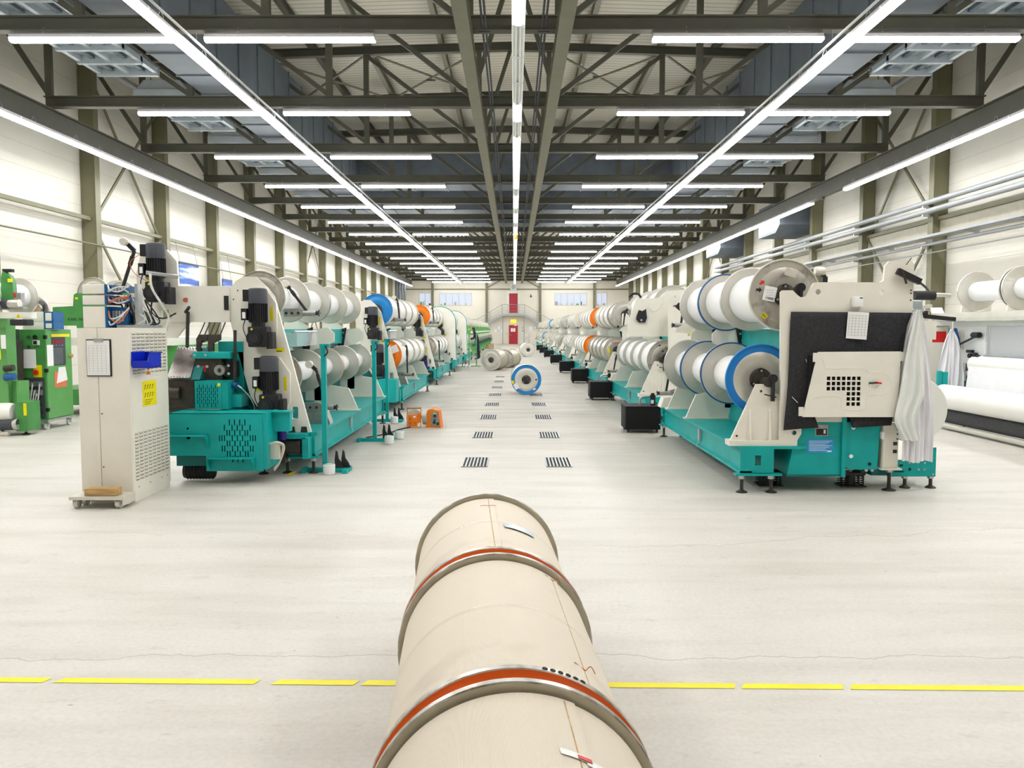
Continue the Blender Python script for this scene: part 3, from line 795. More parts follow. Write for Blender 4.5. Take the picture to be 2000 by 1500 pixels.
for i, (y0, y1, z0, z1) in enumerate(((31.1, 33.0, 2.2, 4.2), (35.7, 36.9, 2.0, 3.85))):
    mb = MB(); mb.box(-12.66, -12.62, y0, y1, z0, z1, 'poster_print')
    for yy in (y0 + .1, y1 - .1): mb.cyl((-12.64, yy, z1), (-12.80, yy, 4.96), .006, 'steel_frame', 5)
    tag(mb.build('poster'), 'blue poster with streaks of light hung along the left wall, %s one' % ('nearer and higher' if i == 0 else 'farther and lower'), 'poster')
# ================================================================== WARP BEAMS (reels of yarn)
def flange(R, y, out, face, rim=None, edge=None, name='flange', parent=None, lip=.016, n=56, dish=.014, inner=None):
    """disc of radius R whose yarn side is at y; `out` = +-1 is the direction it faces away from the yarn"""
    mb = MB(); o = out; edge = edge or face
    t = .012
    mb.lathe([(.045, t), (.16 * R / .37, t), (.20 * R / .37, t + dish), (.72 * R, t + dish * .8), (.77 * R, t)][:], (0, y, 0), 'y', face, n)
    if o < 0:
        mb.v = [(p[0], 2 * y - p[1], p[2]) for p in mb.v]
    mb2 = MB()
    mb2.lathe([(.77 * R, t), (.955 * R, t * .9)], (0, y, 0), 'y', rim or face, n)
    mb2.lathe([(.955 * R, t * .9), (.965 * R, t + lip), (.995 * R, t + lip), (R, t + lip * .6), (R, -lip * .2), (.99 * R, -lip * .5), (.955 * R, -.002)], (0, y, 0), 'y', edge, n)
    mb2.lathe([(.955 * R, -.002), (.045, -.002)], (0, y, 0), 'y', inner or face, n)
    mb2.f = [f for f in mb2.f if len(f) == 4]; mb2.mi = [mb2.mi[i] for i in range(len(mb2.mi)) if i < 10 ** 9]
    if o < 0: mb2.v = [(p[0], 2 * y - p[1], p[2]) for p in mb2.v]
    # merge: keep only ring quads (lathe end caps are not wanted here)
    out_mb = MB()
    for src in (mb, mb2):
        k = len(out_mb.v); out_mb.v += src.v
        for f, i in zip(src.allf, src.allmi):
            if len(f) != 4: continue
            out_mb.f.append([a + k for a in f]); out_mb.mi.append(out_mb._mi(src.m[i]))
    # round hub plate closes the middle
    out_mb.cyl((0, y - .002 * o, 0), (0, y + (t + .002) * o, 0), .05, 'dark_iron', 16)
    return out_mb.build(name, parent, recalc=False)
# keep the untouched face lists available to flange()
MB.allf = property(lambda s: s._f0); MB.allmi = property(lambda s: s._m0)
_lathe = MB.lathe
def lathe_keep(s, *a, **k):
    r = _lathe(s, *a, **k); s._f0 = list(s.f); s._m0 = list(s.mi); return r
MB.lathe = lathe_keep

def reel(D, W, yd, face='alu', rims=(None, None), edges=(None, None), yarn='yarn_white', hubs=(True, False), label='', group=None, loc=(0, 0, 0), rotz=0, face2=None):
    R = D / 2
    t = thing('yarn_reel', label, 'yarn reel', loc, rotz, group)
    inn = 'alu' if face in ('alu_dirty', 'alu') else 'alu_cream' if face in ('orange_paint', 'blue_paint') else face
    flange(R, 0, -1, face, rims[0], edges[0], parent=t, inner=inn)
    flange(R, W, 1, face2 or inn, rims[1], edges[1], parent=t, inner=inn)
    y = MB(); y.lathe([(.05, 0.003), (yd / 2 - .006, .003), (yd / 2, .012), (yd / 2, W - .012), (yd / 2 - .006, W - .003), (.05, W - .003)], (0, 0, 0), 'y', yarn, 56)
    y.build('yarn', t)
    for k, on in enumerate(hubs):
        if not on: continue
        s = -1 if k == 0 else 1; y0 = 0 if k == 0 else W
        h = MB()
        h.lathe([(.115, .012 * s), (.115, .022 * s), (.09, .03 * s), (.085, .05 * s), (.05, .052 * s), (.045, .09 * s), (.02, .092 * s)], (0, y0, 0), 'y', 'dark_iron', 28)
        for i in range(3):
            a = PI / 2 + i * 2 * PI / 3; x, z = .09 * math.cos(a), .09 * math.sin(a)
            h.cyl((x, y0 + .01 * s, z), (x, y0 + .045 * s, z), .028, 'black_paint', 12)
            h.cyl((x, y0 + .045 * s, z), (x, y0 + .052 * s, z), .012, 'zinc', 8)
        h.build('hub', t)
    return t

def sticker(parent, name, x0, x1, z0, z1, y, m, rot=0.0):
    mb = MB(); cx, cz = (x0 + x1) / 2, (z0 + z1) / 2
    c, s = math.cos(rot), math.sin(rot)
    pts = [(cx + (x - cx) * c - (z - cz) * s, cz + (x - cx) * s + (z - cz) * c) for x, z in ((x0, z0), (x1, z0), (x1, z1), (x0, z1))]
    mb.prism(pts, 1, y - .0012, y, m)
    return mb.build(name, parent)
def barcode(parent, x0, x1, z0, z1, y, rot=0.0, n=9):
    mb = MB(); cx, cz = (x0 + x1) / 2, (z0 + z1) / 2; c, s = math.cos(rot), math.sin(rot)
    def r(x, z): return (cx + (x - cx) * c - (z - cz) * s, cz + (x - cx) * s + (z - cz) * c)
    rr = random.Random(int((x0 + z0) * 1000))
    for i in range(n):
        a = x0 + (x1 - x0) * i / n; b = a + (x1 - x0) / n * rr.uniform(.25, .7)
        mb.prism([r(a, z0), r(b, z0), r(b, z1), r(a, z1)], 1, y - .0008, y, 'ink')
    return mb.build('print', parent)

def reel_row(side, machine, row, X, Z, Y0, n, D, W, yd, specs, mword, pitch=1.2, gap=.05):
    """row of n yarn reels on a machine; specs: list of dict overrides"""
    out = []
    for k in range(n):
        sp = dict(face='alu', rims=(None, None), edges=(None, None), yarn='yarn_white', look='white yarn reel with bare flanges')
        if k < len(specs): sp.update(specs[k])
        look = sp.pop('look'); mod = sp.pop('yd', yd)
        lab = '%s, %s in %s row, %s' % (look, nth(k + 1), row, mword)
        out.append(reel(D, W, mod, label=lab, group='yarn reels in the %s row of the %s' % (row, mword), loc=(side * X, Y0 + pitch * k, Z), hubs=(k == 0, False), **sp))
    return out
# ================================================================== KNITTING MACHINES
def foot(parent, x, y, z1, pad=.06):
    f = MB(); f.cyl((x, y, .02), (x, y, z1), .018, 'dark_iron', 10); f.cyl((x, y, z1 - .05), (x, y, z1 - .015), .034, 'zinc', 6)
    f.lathe([(pad, .0), (pad, .008), (pad * .6, .02), (.02, .03)], (x, y, 0), 'z', 'dark_iron', 16)
    return f.build('foot', parent)
def stop_arm(parent, side, roller, elbow, base, y, r=.017):
    """black lever with a pale rubber roller that rests on a beam flange"""
    a = MB()
    R0 = Vector((side * roller[0], y, roller[1])); E0 = Vector((side * elbow[0], y, elbow[1])); B0 = Vector((side * base[0], y, base[1]))
    a.bar(R0, E0, .035, .045, 'black_paint'); a.cyl(E0, B0, r, 'black_rubber', 10)
    a.cyl(E0 + (B0 - E0) * .12, E0 + (B0 - E0) * .3, r * 1.35, 'black_paint', 10)
    a.cyl(R0 + Vector((0, -.05, 0)), R0 + Vector((0, .03, 0)), .012, 'zinc', 8)
    o = a.build('lever_arm', parent)
    w = MB(); w.lathe([(.018, -.07), (.04, -.07), (.046, -.06), (.046, -.01), (.04, 0), (.018, 0)], R0, 'y', 'alu_cream', 20)
    w.build('roller', o)
    b = MB()
    b.cyl(B0 + Vector((-side * .10, -.01, 0)), B0 + Vector((side * .06, 0, 0)), .035, 'cast_metal', 14)
    b.cyl(B0 + Vector((-side * .125, -.01, 0)), B0 + Vector((-side * .10, -.01, 0)), .026, 'black_paint', 12)
    for t in (0, 2.1, 4.2):
        b.bar(B0 + Vector((-side * .12, 0, 0)), B0 + Vector((-side * .14, .04 * math.cos(t), .04 * math.sin(t))), .012, .012, 'black_paint')
    b.prism([(B0.x + side * .05, B0.z - .035), (B0.x + side * .30, B0.z - .045), (B0.x + side * .30, B0.z + .05), (B0.x + side * .12, B0.z + .06), (B0.x + side * .05, B0.z + .035)], 1, y - .02, y + .05, 'cast_metal')
    for dx in (.12, .2, .27): b.cyl((B0.x + side * dx, y - .028, B0.z), (B0.x + side * dx, y - .02, B0.z), .018, 'dark_iron', 10)
    b.build('cast_bracket', parent)
def motor(parent, x, y, ztop, name='drive_motor', s=1.0, side=1, mirrored=1):
    """upright black motor with cowl, finned body, gearbox"""
    m = MB()
    zc, zf, zn, zb = ztop - .17 * s, ztop - .39 * s, ztop - .43 * s, ztop - .66 * s
    m.lathe([(.093 * s, zf), (.093 * s, zf + .004), (.090 * s, zc)], (x, y, 0), 'z', 'black_paint', 20)
    for i in range(24):
        a = 2 * PI * i / 24; c, q = math.cos(a), math.sin(a)
        m.bar((x + .094 * s * c, y + .094 * s * q, zf + .01), (x + .094 * s * c, y + .094 * s * q, zc), .007, .022, 'black_paint', (c, q, 0))
    o = m.build(name, parent)
    c = MB(); c.lathe([(.104 * s, zc - .005), (.106 * s, ztop - .03 * s), (.095 * s, ztop - .008 * s), (.06 * s, ztop)], (x, y, 0), 'z', 'grey_cowl', 28)
    c.box(x - .15 * s, x - .08 * s, y - .06, y + .04, zc + .02, ztop - .02, 'black_paint')
    c.build('fan_cowl', o)
    g = MB(); g.lathe([(.075 * s, zn - .01), (.075 * s, zf + .01)], (x, y, 0), 'z', 'black_paint', 20)
    g.bbox(x - .10 * s, x + .12 * s, y - .08 * s, y + .1 * s, zb, zn, 'black_paint', .02)
    g.cyl((x - .02 * s, y - .115 * s, zb + .1 * s), (x - .02 * s, y - .07 * s, zb + .1 * s), .085 * s, 'black_paint', 20)
    g.cyl((x - .02 * s, y - .125 * s, zb + .1 * s), (x - .02 * s, y - .11 * s, zb + .1 * s), .05 * s, 'black_rubber', 20)
    g.box(x + .10 * s, x + .17 * s, y - .05, y + .1, zb - .02, zn - .06 * s, 'black_rubber')
    g.cyl((x - .05 * s, y - .085 * s, zn - .03 * s), (x - .05 * s, y - .08 * s, zn - .03 * s), .013, 'yellow', 10)
    g.build('gearbox', o)
    b = MB(); b.box(x - .17 * s, x - .105 * s, y - .07, y + .02, zf + .03 * s, zf + .16 * s, 'black_paint')
    b.box(x - .155 * s, x - .12 * s, y - .073, y - .07, zf + .05 * s, zf + .12 * s, 'paper'); b.build('terminal_box', o)
    w = MB(); w.tube([(x - .14 * s, y - .03, zf + .03 * s), (x - .15 * s, y - .06, zf - .06 * s), (x - .12 * s, y - .05, zn - .12 * s), (x - .1 * s, y - .02, zb + .08)], .006, 'black_rubber', 6); w.build('cable', o)
    return o
def yellow_plate(parent, x0, x1, z0, z1, y, txt, rot=0.0):
    o = sticker(parent, 'number_plate', x0, x1, z0, z1, y, 'yellow', rot)
    text_mesh(txt, (z1 - z0) * .85, 'lettering', 'ink', o, ((x0 + x1) / 2, y - .0022, (z0 + z1) / 2), (PI / 2, 0, 0), .0006)
    return o
def mirror(poly, side): return [(side * a, b) for a, b in poly]
def warning(parent, x, z, y, s=.07, axis=1):
    mb = MB(); mb.prism([(x - s / 2, z), (x + s / 2, z), (x, z + s * .87)], axis, y - .0015, y, 'yellow'); o = mb.build('warning_sign', parent)
    mb = MB(); mb.prism([(x - s * .05, z + s * .22), (x + s * .05, z + s * .22), (x + s * .03, z + s * .6), (x - s * .03, z + s * .6)], axis, y - .0022, y - .0015, 'ink')
    mb.box(x - s * .04, x + s * .04, y - .0022, y - .0015, z + s * .1, z + s * .16, 'ink') if axis == 1 else None
    mb.build('symbol', o)

def bed(t, side, L, ys):
    """teal machine bed along the aisle with its feet and the beige beam supports"""
    def X(a, b): return (min(side * a, side * b), max(side * a, side * b))
    b = MB()
    b.box(*X(2.27, 2.97), 0, L, .445, .475, 'teal_paint')
    b.box(*X(2.33, 2.355), .03, L - .03, .22, .445, 'teal_paint')
    b.box(*X(2.29, 2.42), .0, L, .195, .22, 'teal_paint')
    b.box(*X(2.60, 2.625), .03, L - .03, .22, .445, 'teal_paint')
    for y0 in (0, L - .04):
        b.plate([(side * 2.30, .2), (side * 2.64, .2), (side * 2.64, .445), (side * 2.30, .445)], [[(side * 2.45, .28), (side * 2.51, .28), (side * 2.51, .38), (side * 2.45, .38)]], 1, y0, y0 + .02, 'teal_paint')
    b.box(*X(2.25, 2.72), -.03, .07, .175, .195, 'teal_paint').box(*X(2.25, 2.72), L - .1, L, .175, .195, 'teal_paint')
    b.build('machine_bed', t)
    tb = MB()
    tb.box(*X(2.97, 3.6), .35, L - .1, .25, .62, 'teal_dark')
    tb.box(*X(3.05, 3.5), .35, L - .1, .62, 1.35, 'teal_dark')
    tb.box(*X(3.0, 3.25), .3, L - .1, 1.42, 1.66, 'teal_paint')
    tb.build('inner_frame', t)
    for x, y in ((2.32, .01), (2.62, .01), (2.32, L - .05), (2.62, L - .05)): foot(t, side * x, y, .19)
    j = MB(); j.box(*X(2.30, 2.33), L * .42, L * .42 + .09, .28, .42, 'duct_light').tube([(side * 2.31, L * .42 + .05, .28), (side * 2.29, L * .42 + .1, .2), (side * 2.34, L * .42 + .3, .17)], .006, 'cable_pale', 6)
    j.build('junction_box', t)
    for i, y in enumerate(ys):
        s = MB()
        s.prism([(side * 2.28, .475), (side * 2.92, .475), (side * 2.92, .95), (side * 2.66, .84), (side * 2.42, .80), (side * 2.34, .62)], 1, y - .02, y + .02, 'beige_paint')
        s.prism([(y - .07, .475), (y + .07, .475), (y + .07, .49), (y - .07, .49)], 0, min(side * 2.26, side * 2.94), max(side * 2.26, side * 2.94), 'beige_paint')
        s.build('lower_beam_support', t)
        u = MB()
        u.prism([(side * 2.80, .62), (side * 3.35, .62), (side * 3.35, 2.0), (side * 3.12, 1.80), (side * 2.95, 1.66), (side * 2.70, 1.68), (side * 2.62, 1.60), (side * 2.62, 1.48), (side * 2.80, 1.40)], 1, y - .02, y + .02, 'beige_light')
        u.build('upper_beam_support', t)
        k = MB()
        k.prism([(side * 2.98, 1.36), (side * 3.08, 1.36), (side * 3.02, 1.66), (side * 2.92, 1.69)], 1, y - .045, y - .022, 'black_paint')
        for q in range(3): k.cyl((side * (3.03 - q * .025), y - .055, 1.42 + q * .09), (side * (3.03 - q * .025), y - .045, 1.42 + q * .09), .014, 'zinc', 8)
        k.build('guide_bracket', t)
    return t

def right_machine(label, group, L=4.4, ys=(2.6, 3.9), ya=4.15):
    t = thing('knitting_machine', label, 'knitting machine', group=group)
    bed(t, 1, L, ys)
    p = MB()
    p.prism([(2.22, .53), (2.86, .53), (2.86, .97), (2.68, 1.0), (2.57, 1.10), (2.47, 1.10)], 1, .08, .115, 'beige_paint')
    p.box(2.19, 2.88, .02, .19, .475, .53, 'beige_paint')
    for x in (2.4, 2.6): p.prism([(.03, .53), (.08, .53), (.08, .85)], 0, x, x + .02, 'beige_paint')
    for x, z in ((2.28, .57), (2.78, .57), (2.52, 1.03)): p.cyl((x, .076, z), (x, .08, z), .012, 'dark_iron', 8)
    p.build('lower_end_plate', t)
    for x, z in ((2.66, 1.10), (2.92, 2.02)):                       # spindles with their black clamps
        c = MB(); c.cyl((x - .07, .05, z + .02), (x - .07, .25, z + .02), .05, 'dark_iron', 16); c.bar((x - .03, .05, z + .1), (x - .03, .05, z - .17), .03, .05, 'black_paint')
        c.cyl((x - .03, .03, z + .06), (x - .03, .09, z + .06), .045, 'black_paint', 14); c.bar((x - .12, .03, z - .10), (x + .0, .03, z - .13), .012, .012, 'black_paint')
        c.build('spindle_clamp', t)
    e = MB()
    # tall beige end plate, shaped as in profile
    outer = [(2.70, .97), (2.68, 2.03), (2.70, 2.05), (2.80, 2.05), (2.84, 2.01), (2.88, 1.98), (2.93, 1.99), (3.01, 2.12), (3.03, 2.13), (3.68, 2.13), (3.71, 2.15), (3.72, 2.29), (3.76, 2.34), (3.97, 2.35), (4.01, 2.31), (4.01, .72), (2.92, .72), (2.92, .60), (2.88, .53), (2.70, .53)]
    e.plate(outer, [circ(3.055, 2.035, .028), circ(3.69, 2.03, .028), circ(2.85, .61, .025)], 1, .02, .06, 'beige_paint')
    for z in (2.2, 2.05, 2.02, 1.95): e.cyl((3.985, .016, z), (3.985, .02, z), .008, 'ink', 8)
    e.build('end_panel', t)
    lo = MB()
    lo.prism([(2.90, .78), (2.79, .175), (3.34, .175), (3.34, .78)], 1, .035, 4.2, 'teal_paint')
    lo.prism([(3.37, .78), (3.72, .78), (3.70, .235), (3.40, .235), (3.37, .28)], 1, .02, 1.2, 'teal_paint')
    lo.prism([(3.33, .78), (3.37, .78), (3.37, .16), (3.33, .16)], 1, .0, .3, 'teal_paint')
    lo.prism([(3.37, .5), (3.6, .5), (3.6, .9), (3.37, .9)], 1, .06, .3, 'teal_dark')
    lo.box(2.78, 3.36, .03, .2, .16, .18, 'teal_dark')
    lo.build('base_housing', t)
    # far-end stop levers, as seen over the aisle
    stop_arm(t, 1, (2.66, 2.15), (2.56, 2.07), (2.52, 1.72), ya)
    stop_arm(t, 1, (2.45, 1.14), (2.37, 1.05), (2.31, .69), ya + .03)
    bb = MB(); bb.prism([(2.22, .475), (2.62, .475), (2.62, .66), (2.27, .62)], 1, ya - .05, L - .02, 'beige_paint'); bb.build('lever_base', t)
    up = MB(); up.prism([(2.42, 1.62), (2.95, 1.55), (2.95, .9), (3.1, .9), (3.1, 2.1), (2.85, 1.9), (2.45, 1.68)], 1, ya - .1, ya - .06, 'beige_light'); up.build('rear_plate', t)
    warning(t, 2.62, 1.56, ya - .1, .05)
    return t

def hang_door(t):
    d = MB()
    outer = [(3.02, 1.435), (3.845, 1.44), (3.82, .785), (2.88, .785)]
    holes = []
    for r in range(6):
        for c in range(7):
            if r > 2 and c < 4: continue
            x = 3.113 + c * .0502; z = 1.19 - r * .0512
            holes.append([(x, z - .037), (x + .037, z - .037), (x + .037, z), (x, z)])
    d.plate(outer, holes, 1, -.115, -.10, 'cream_box' if False else 'beige_light')
    o = d.build('hinged_cover', t)
    g = MB()
    for line in ([(3.06, 1.37), (3.10, 1.29), (3.12, 1.27), (3.48, 1.27), (3.53, 1.23), (3.66, 1.23), (3.75, 1.16), (3.75, 1.07), (3.68, 1.01), (3.54, 1.01), (3.51, .98), (3.51, .92), (3.47, .86), (3.30, .86), (3.26, .9), (3.26, .96), (3.23, .99), (3.02, .99), (2.97, .95)],):
        g.tube([(x, -.115, z) for x, z in line], .0035, 'beige_light', 6, 3)
    g.build('pressed_bead', o)
    for x, z, m in ((2.995, 1.38, 'cream_box'), (2.865, .84, 'cream_box'), (3.855, 1.39, 'cream_box')):
        MB().box(x - .02, x + .025, -.12, -.095, z - .045, z + .045, m).build('hinge', o)
    h = MB(); h.bar((3.53, -.125, 1.125), (3.60, -.14, 1.13), .012, .014, 'black_paint'); h.bar((3.60, -.14, 1.13), (3.645, -.14, 1.125), .018, .018, 'red'); h.box(3.545, 3.60, -.122, -.115, 1.09, 1.11, 'paper')
    h.build('latch', o)
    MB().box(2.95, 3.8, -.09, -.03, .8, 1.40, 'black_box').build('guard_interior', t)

R1Y = 8.26
r1 = right_machine('nearest teal and beige knitting machine right of the aisle, black sheet on its end panel', None)
r1.location = (0, R1Y, 0)
hang_door(r1)
# hanging black sheet
def wavy_sheet(poly, y, m, amp=.006, name='black_sheet', parent=None, res=22, label=None):
    xs = [p[0] for p in poly]; zs = [p[1] for p in poly]
    bm = bmesh.new()
    vv = [bm.verts.new((x, y, z)) for x, z in poly]; bm.faces.new(vv)
    for _ in range(res):
        z = min(zs) + (max(zs) - min(zs)) * (_ + 1) / (res + 1)
        bmesh.ops.bisect_plane(bm, geom=bm.verts[:] + bm.edges[:] + bm.faces[:], plane_co=(0, 0, z), plane_no=(0, 0, 1))
        x = min(xs) + (max(xs) - min(xs)) * (_ + 1) / (res + 1)
        bmesh.ops.bisect_plane(bm, geom=bm.verts[:] + bm.edges[:] + bm.faces[:], plane_co=(x, 0, 0), plane_no=(1, 0, 0))
    for v in bm.verts:
        v.co.y += amp * (math.sin(v.co.x * 17 + v.co.z * 3) + .6 * math.sin(v.co.z * 13 + 1.3 * math.sin(v.co.x * 9))) - .004
    ext = bmesh.ops.extrude_face_region(bm, geom=bm.faces[:])
    for g in ext['geom']:
        if isinstance(g, bmesh.types.BMVert): g.co.y += .004
    bmesh.ops.recalc_face_normals(bm, faces=bm.faces[:])
    me = bpy.data.meshes.new(name)
    for f in bm.faces: f.smooth = True
    bm.to_mesh(me); bm.free(); me.materials.append(MATS[m])
    o = bpy.data.objects.new(name, me); COL.objects.link(o)
    if parent: o.parent = parent
    return o
Y0 = R1Y
so = wavy_sheet([(2.775, 1.835), (3.985, 1.825), (3.945, 1.70), (3.83, .82), (3.81, .69), (3.42, .665), (3.385, .80), (3.03, .80), (3.08, .665), (2.90, .655), (2.725, .64), (2.735, .80), (2.76, 1.1)], Y0 - .012, 'sheet_black')
tag(so, 'dark grey sheet hung over the end of the nearest right machine', 'sheet')
ch = MB()
for x, z, a in ((2.93, 1.36, .01), (2.80, .98, .03), (2.83, .95, .03), (3.50, 1.78, .01)): ch.bar((x, Y0 - .028, z), (x + a, Y0 - .028, z - .03), .002, .005, 'paper')
ch.build('scuff', so)
pp = MB(); pp.prism([(3.335, 1.835), (3.545, 1.825), (3.525, 1.555), (3.32, 1.57)], 1, Y0 - .045, Y0 - .04, 'paper')
po = tag(pp.build('paper_form'), 'white printed form pinned above the black sheet on the right machine end', 'paper')
gl = MB()
for i in range(6): x = 3.35 + i * .033; gl.bar((x, Y0 - .046, 1.80), (x - .012, Y0 - .046, 1.59), .002, .001, 'ink_grey', (0, 1, 0))
for i in range(8): z = 1.80 - i * .028; gl.bar((3.345, Y0 - .046, z), (3.53, Y0 - .046, z - .008), .001, .002, 'ink_grey')
gl.build('print', po)
bx = MB(); bx.bbox(3.39, 3.485, Y0 - .05, Y0 + .02, 1.88, 1.985, 'white_plastic', .01); bx.box(3.445, 3.475, Y0 - .052, Y0 - .049, 1.965, 1.975, 'ink')
bxo = bx.build('wall_box'); tag(bxo, 'small white plastic box above the white form on the right machine end', 'box')
# name plate and blue notice on teal base
npl = sticker(r1, 'name_plate', 3.065, 3.195, .575, .69, .034, 'cast_metal')
sticker(npl, 'plate_field', 3.075, 3.185, .585, .65, .0325, 'black_paint'); sticker(npl, 'plate_logo', 3.15, 3.17, .60, .64, .031, 'paper')
bs = sticker(r1, 'blue_notice', 2.99, 3.255, .405, .545, .034, 'blue_sticker')
tx = MB()
for i in range(7): tx.box(3.005, 3.24 - (i % 3) * .03, .0315, .0325, .522 - i * .016, .526 - i * .016, 'paper')
tx.box(3.19, 3.235, .0315, .0325, .412, .43, 'paper'); tx.build('print', bs)
wm = MB()
for x, z, r in ((3.445, .665, .022), (3.43, .37, .02)): wm.cyl((x, .015, z), (x, .02, z), r, 'paper', 16)
wm.cyl((3.62, .015, .29), (3.62, .02, .29), .018, 'ink', 12); wm.build('bolt_cap', r1)
# control column, holed plate and feet at the right
cc = MB(); cc.bbox(3.745, 3.90, .0, .18, .25, .71, 'beige_paint', .008); cc.box(3.72, 3.93, -.03, .2, .235, .25, 'beige_paint')
for z in (.52, .44): cc.box(3.845, 3.885, -.003, .0, z - .035, z, 'dark_iron')
for z in (.69, .65, .60, .55): cc.cyl((3.885, -.004, z), (3.885, .0, z), .008, 'ink', 8)
cc.box(3.72, 3.75, -.02, .05, .55, .62, 'white_plastic'); cc.build('control_column', r1)
hp = MB()
hp.plate([(3.9, .125), (4.40, .125), (4.40, .43), (4.18, .43), (4.18, .30), (3.9, .30)], [circ(4.22, .335, .028), circ(4.27, .335, .02), circ(4.04, .335 - .09, .02), [(4.25, .405), (4.35, .405), (4.35, .415), (4.25, .415)], [(3.97, .17), (4.07, .17), (4.07, .185), (3.97, .185)], circ(4.13, .20, .018)], 1, .22, .235, 'teal_paint')
for x, z in ((3.93, .2), (3.93, .15), (4.22, .2), (4.28, .2), (4.33, .4 - .09), (4.37, .15), (4.28, .27), (4.12, .27)): hp.cyl((x, .21, z), (x, .22, z), .01, 'zinc', 8)
hp.prism([(4.17, .43), (4.19, .43), (4.19, .97), (4.17, .97)], 1, .25, .32, 'teal_paint')
hp.build('slotted_plate', r1)
gb = MB(); gb.box(3.72, 3.9, .2, .6, .14, .68, 'teal_dark'); gb.box(3.66, 4.35, .3, .5, .14, .24, 'teal_dark')
for x, z in ((3.71, .62), (3.705, .5), (3.6, .22), (3.72, .2), (3.66, .2)): gb.cyl((x, .18, z), (x, .2, z), .018, 'zinc', 10)
gb.build('rear_gear', r1)
foot(r1, 3.87, .12, .24, .07); foot(r1, 4.10, .26, .15, .055); foot(r1, 4.40 - .03, .26, .15, .055)
def spring_mount(x, y, parent):
    s = MB(); s.box(x - .13, x + .13, y - .1, y + .1, 0, .012, 'dark_iron'); s.box(x - .12, x + .12, y - .09, y + .09, .125, .15, 'dark_iron'); s.cyl((x, y, .012), (x, y, .125), .05, 'grey_cowl', 16)
    s.cyl((x, y, .15), (x, y, .2), .02, 'zinc', 8)
    for dx in (-.09, .09):
        for dy in (-.06, .06):
            s.tube([(x + dx + .027 * math.cos(a * PI / 3), y + dy + .027 * math.sin(a * PI / 3), .014 + a * .11 / 30) for a in range(31)], .006, 'black_rubber', 5, 1)
    s.build('spring_mount', parent)
spring_mount(2.72, .42, r1); spring_mount(3.58, .38, r1)
# rocking lever at the top and roller
lv = MB(); lv.bar((3.82, -.03, 2.24), (4.05, -.03, 2.13), .05, .06, 'black_paint'); lv.bar((3.86, -.05, 2.25), (3.90, -.06, 2.11), .015, .02, 'dark_iron')
lv.tube([(4.04, -.03, 2.13), (4.12, .0, 2.08), (4.2, .1, 2.05)], .012, 'grey_cowl', 8); lv.bar((3.91, -.02, 2.30), (3.96, -.02, 2.37), .006, .006, 'ink'); lv.build('top_lever', r1)
rl = MB(); rl.bar((3.20, .25, 2.10), (3.20, .25, 2.20), .05, .05, 'black_paint'); rl.bar((3.20, .25, 2.19), (3.17, .25, 2.24), .04, .04, 'black_paint')
rl.lathe([(.012, 0), (.04, 0), (.045, .01), (.045, .09), (.04, .10), (.012, .1)], (3.10, .25, 2.255), 'x', 'alu_cream', 20); rl.build('guide_roller', r1)
# upper cross pieces behind (arms, cylinders, grey trays at the machine's far side)
uc = MB()
uc.bbox(4.05, 4.6, 1.0, 1.5, 1.80, 1.98, 'duct_light', .02); uc.bar((4.03, .6, 2.0), (4.75, 1.3, 1.75), .12, .05, 'alu'); uc.cyl((4.4, .8, 2.03), (4.62, .8, 2.03), .05, 'black_rubber', 12)
uc.box(4.02, 4.5, .5, .56, 1.55, 1.75, 'cream_box'); uc.box(4.05, 4.25, .48, .5, 1.5, 1.66, 'blue_cast');
uc.bar((4.0, -.02, 1.80), (4.45, .05, 1.76), .04, .04, 'black_paint')
uc.build('take_up_gear', r1)
# the big fabric roll behind the cloths
fr = MB(); fr.lathe([(.03, 0), (.355, 0), (.362, .008), (.362, 3.3), (.355, 3.31), (.03, 3.31)], (4.38, 8.93, .78), 'y', 'fabric_roll', 64)
fro = tag(fr.build('fabric_roll'), 'large round cream fabric roll at the right side of the nearest right machine', 'fabric roll')
MB().cyl((4.38, 8.85, .78), (4.38, 8.93, .78), .04, 'dark_iron', 14).build('roll_core', fro)
stp = MB(); stp.box(4.34, 4.42, .5, .56, .12, .76, 'teal_paint'); stp.box(4.34, 4.42, 4.0, 4.06, .12, .76, 'teal_paint'); stp.build('roll_cradle', r1)

# cloths hanging on the corner
def hanging_cloth(top, widths, y, m, folds, depth, name, label, cat, seed=0, group=None):
    """cloth gathered at its top: list of (z, x0, x1) sections"""
    n = 46; vs = []; fs = []
    rr = random.Random(seed); ph = rr.uniform(0, 6)
    for j, (z, x0, x1) in enumerate(widths):
        g = min(1.0, j / (len(widths) - 1) + .25)
        for i in range(n + 1):
            u = i / n
            x = x0 + (x1 - x0) * u
            yy = y - depth * g * (.5 + .5 * math.sin(u * folds * 2 * PI + ph + .5 * math.sin(j * .7))) - .25 * depth * math.sin(u * folds * 4.3 + j * .4)
            vs.append((x, yy, z + (.012 * math.sin(u * 9 + ph) if j == len(widths) - 1 else 0)))
    for j in range(len(widths) - 1):
        for i in range(n):
            a = j * (n + 1) + i; fs.append((a, a + 1, a + n + 2, a + n + 1))
    mb = MB(); mb.add(vs, fs, m)
    k = len(vs); mb.add([(p[0], p[1] + .012, p[2]) for p in vs], [tuple(reversed(f)) for f in fs], m)
    o = mb.build(name, recalc=False, angle=70)
    return tag(o, label, cat, group)
def sec(pts, n=14):
    out = []
    for i in range(n + 1):
        t = i / n * (len(pts) - 1); a = int(min(t, len(pts) - 2)); f = t - a
        out.append(tuple(pts[a][k] * (1 - f) + pts[a + 1][k] * f for k in range(3)))
    return out
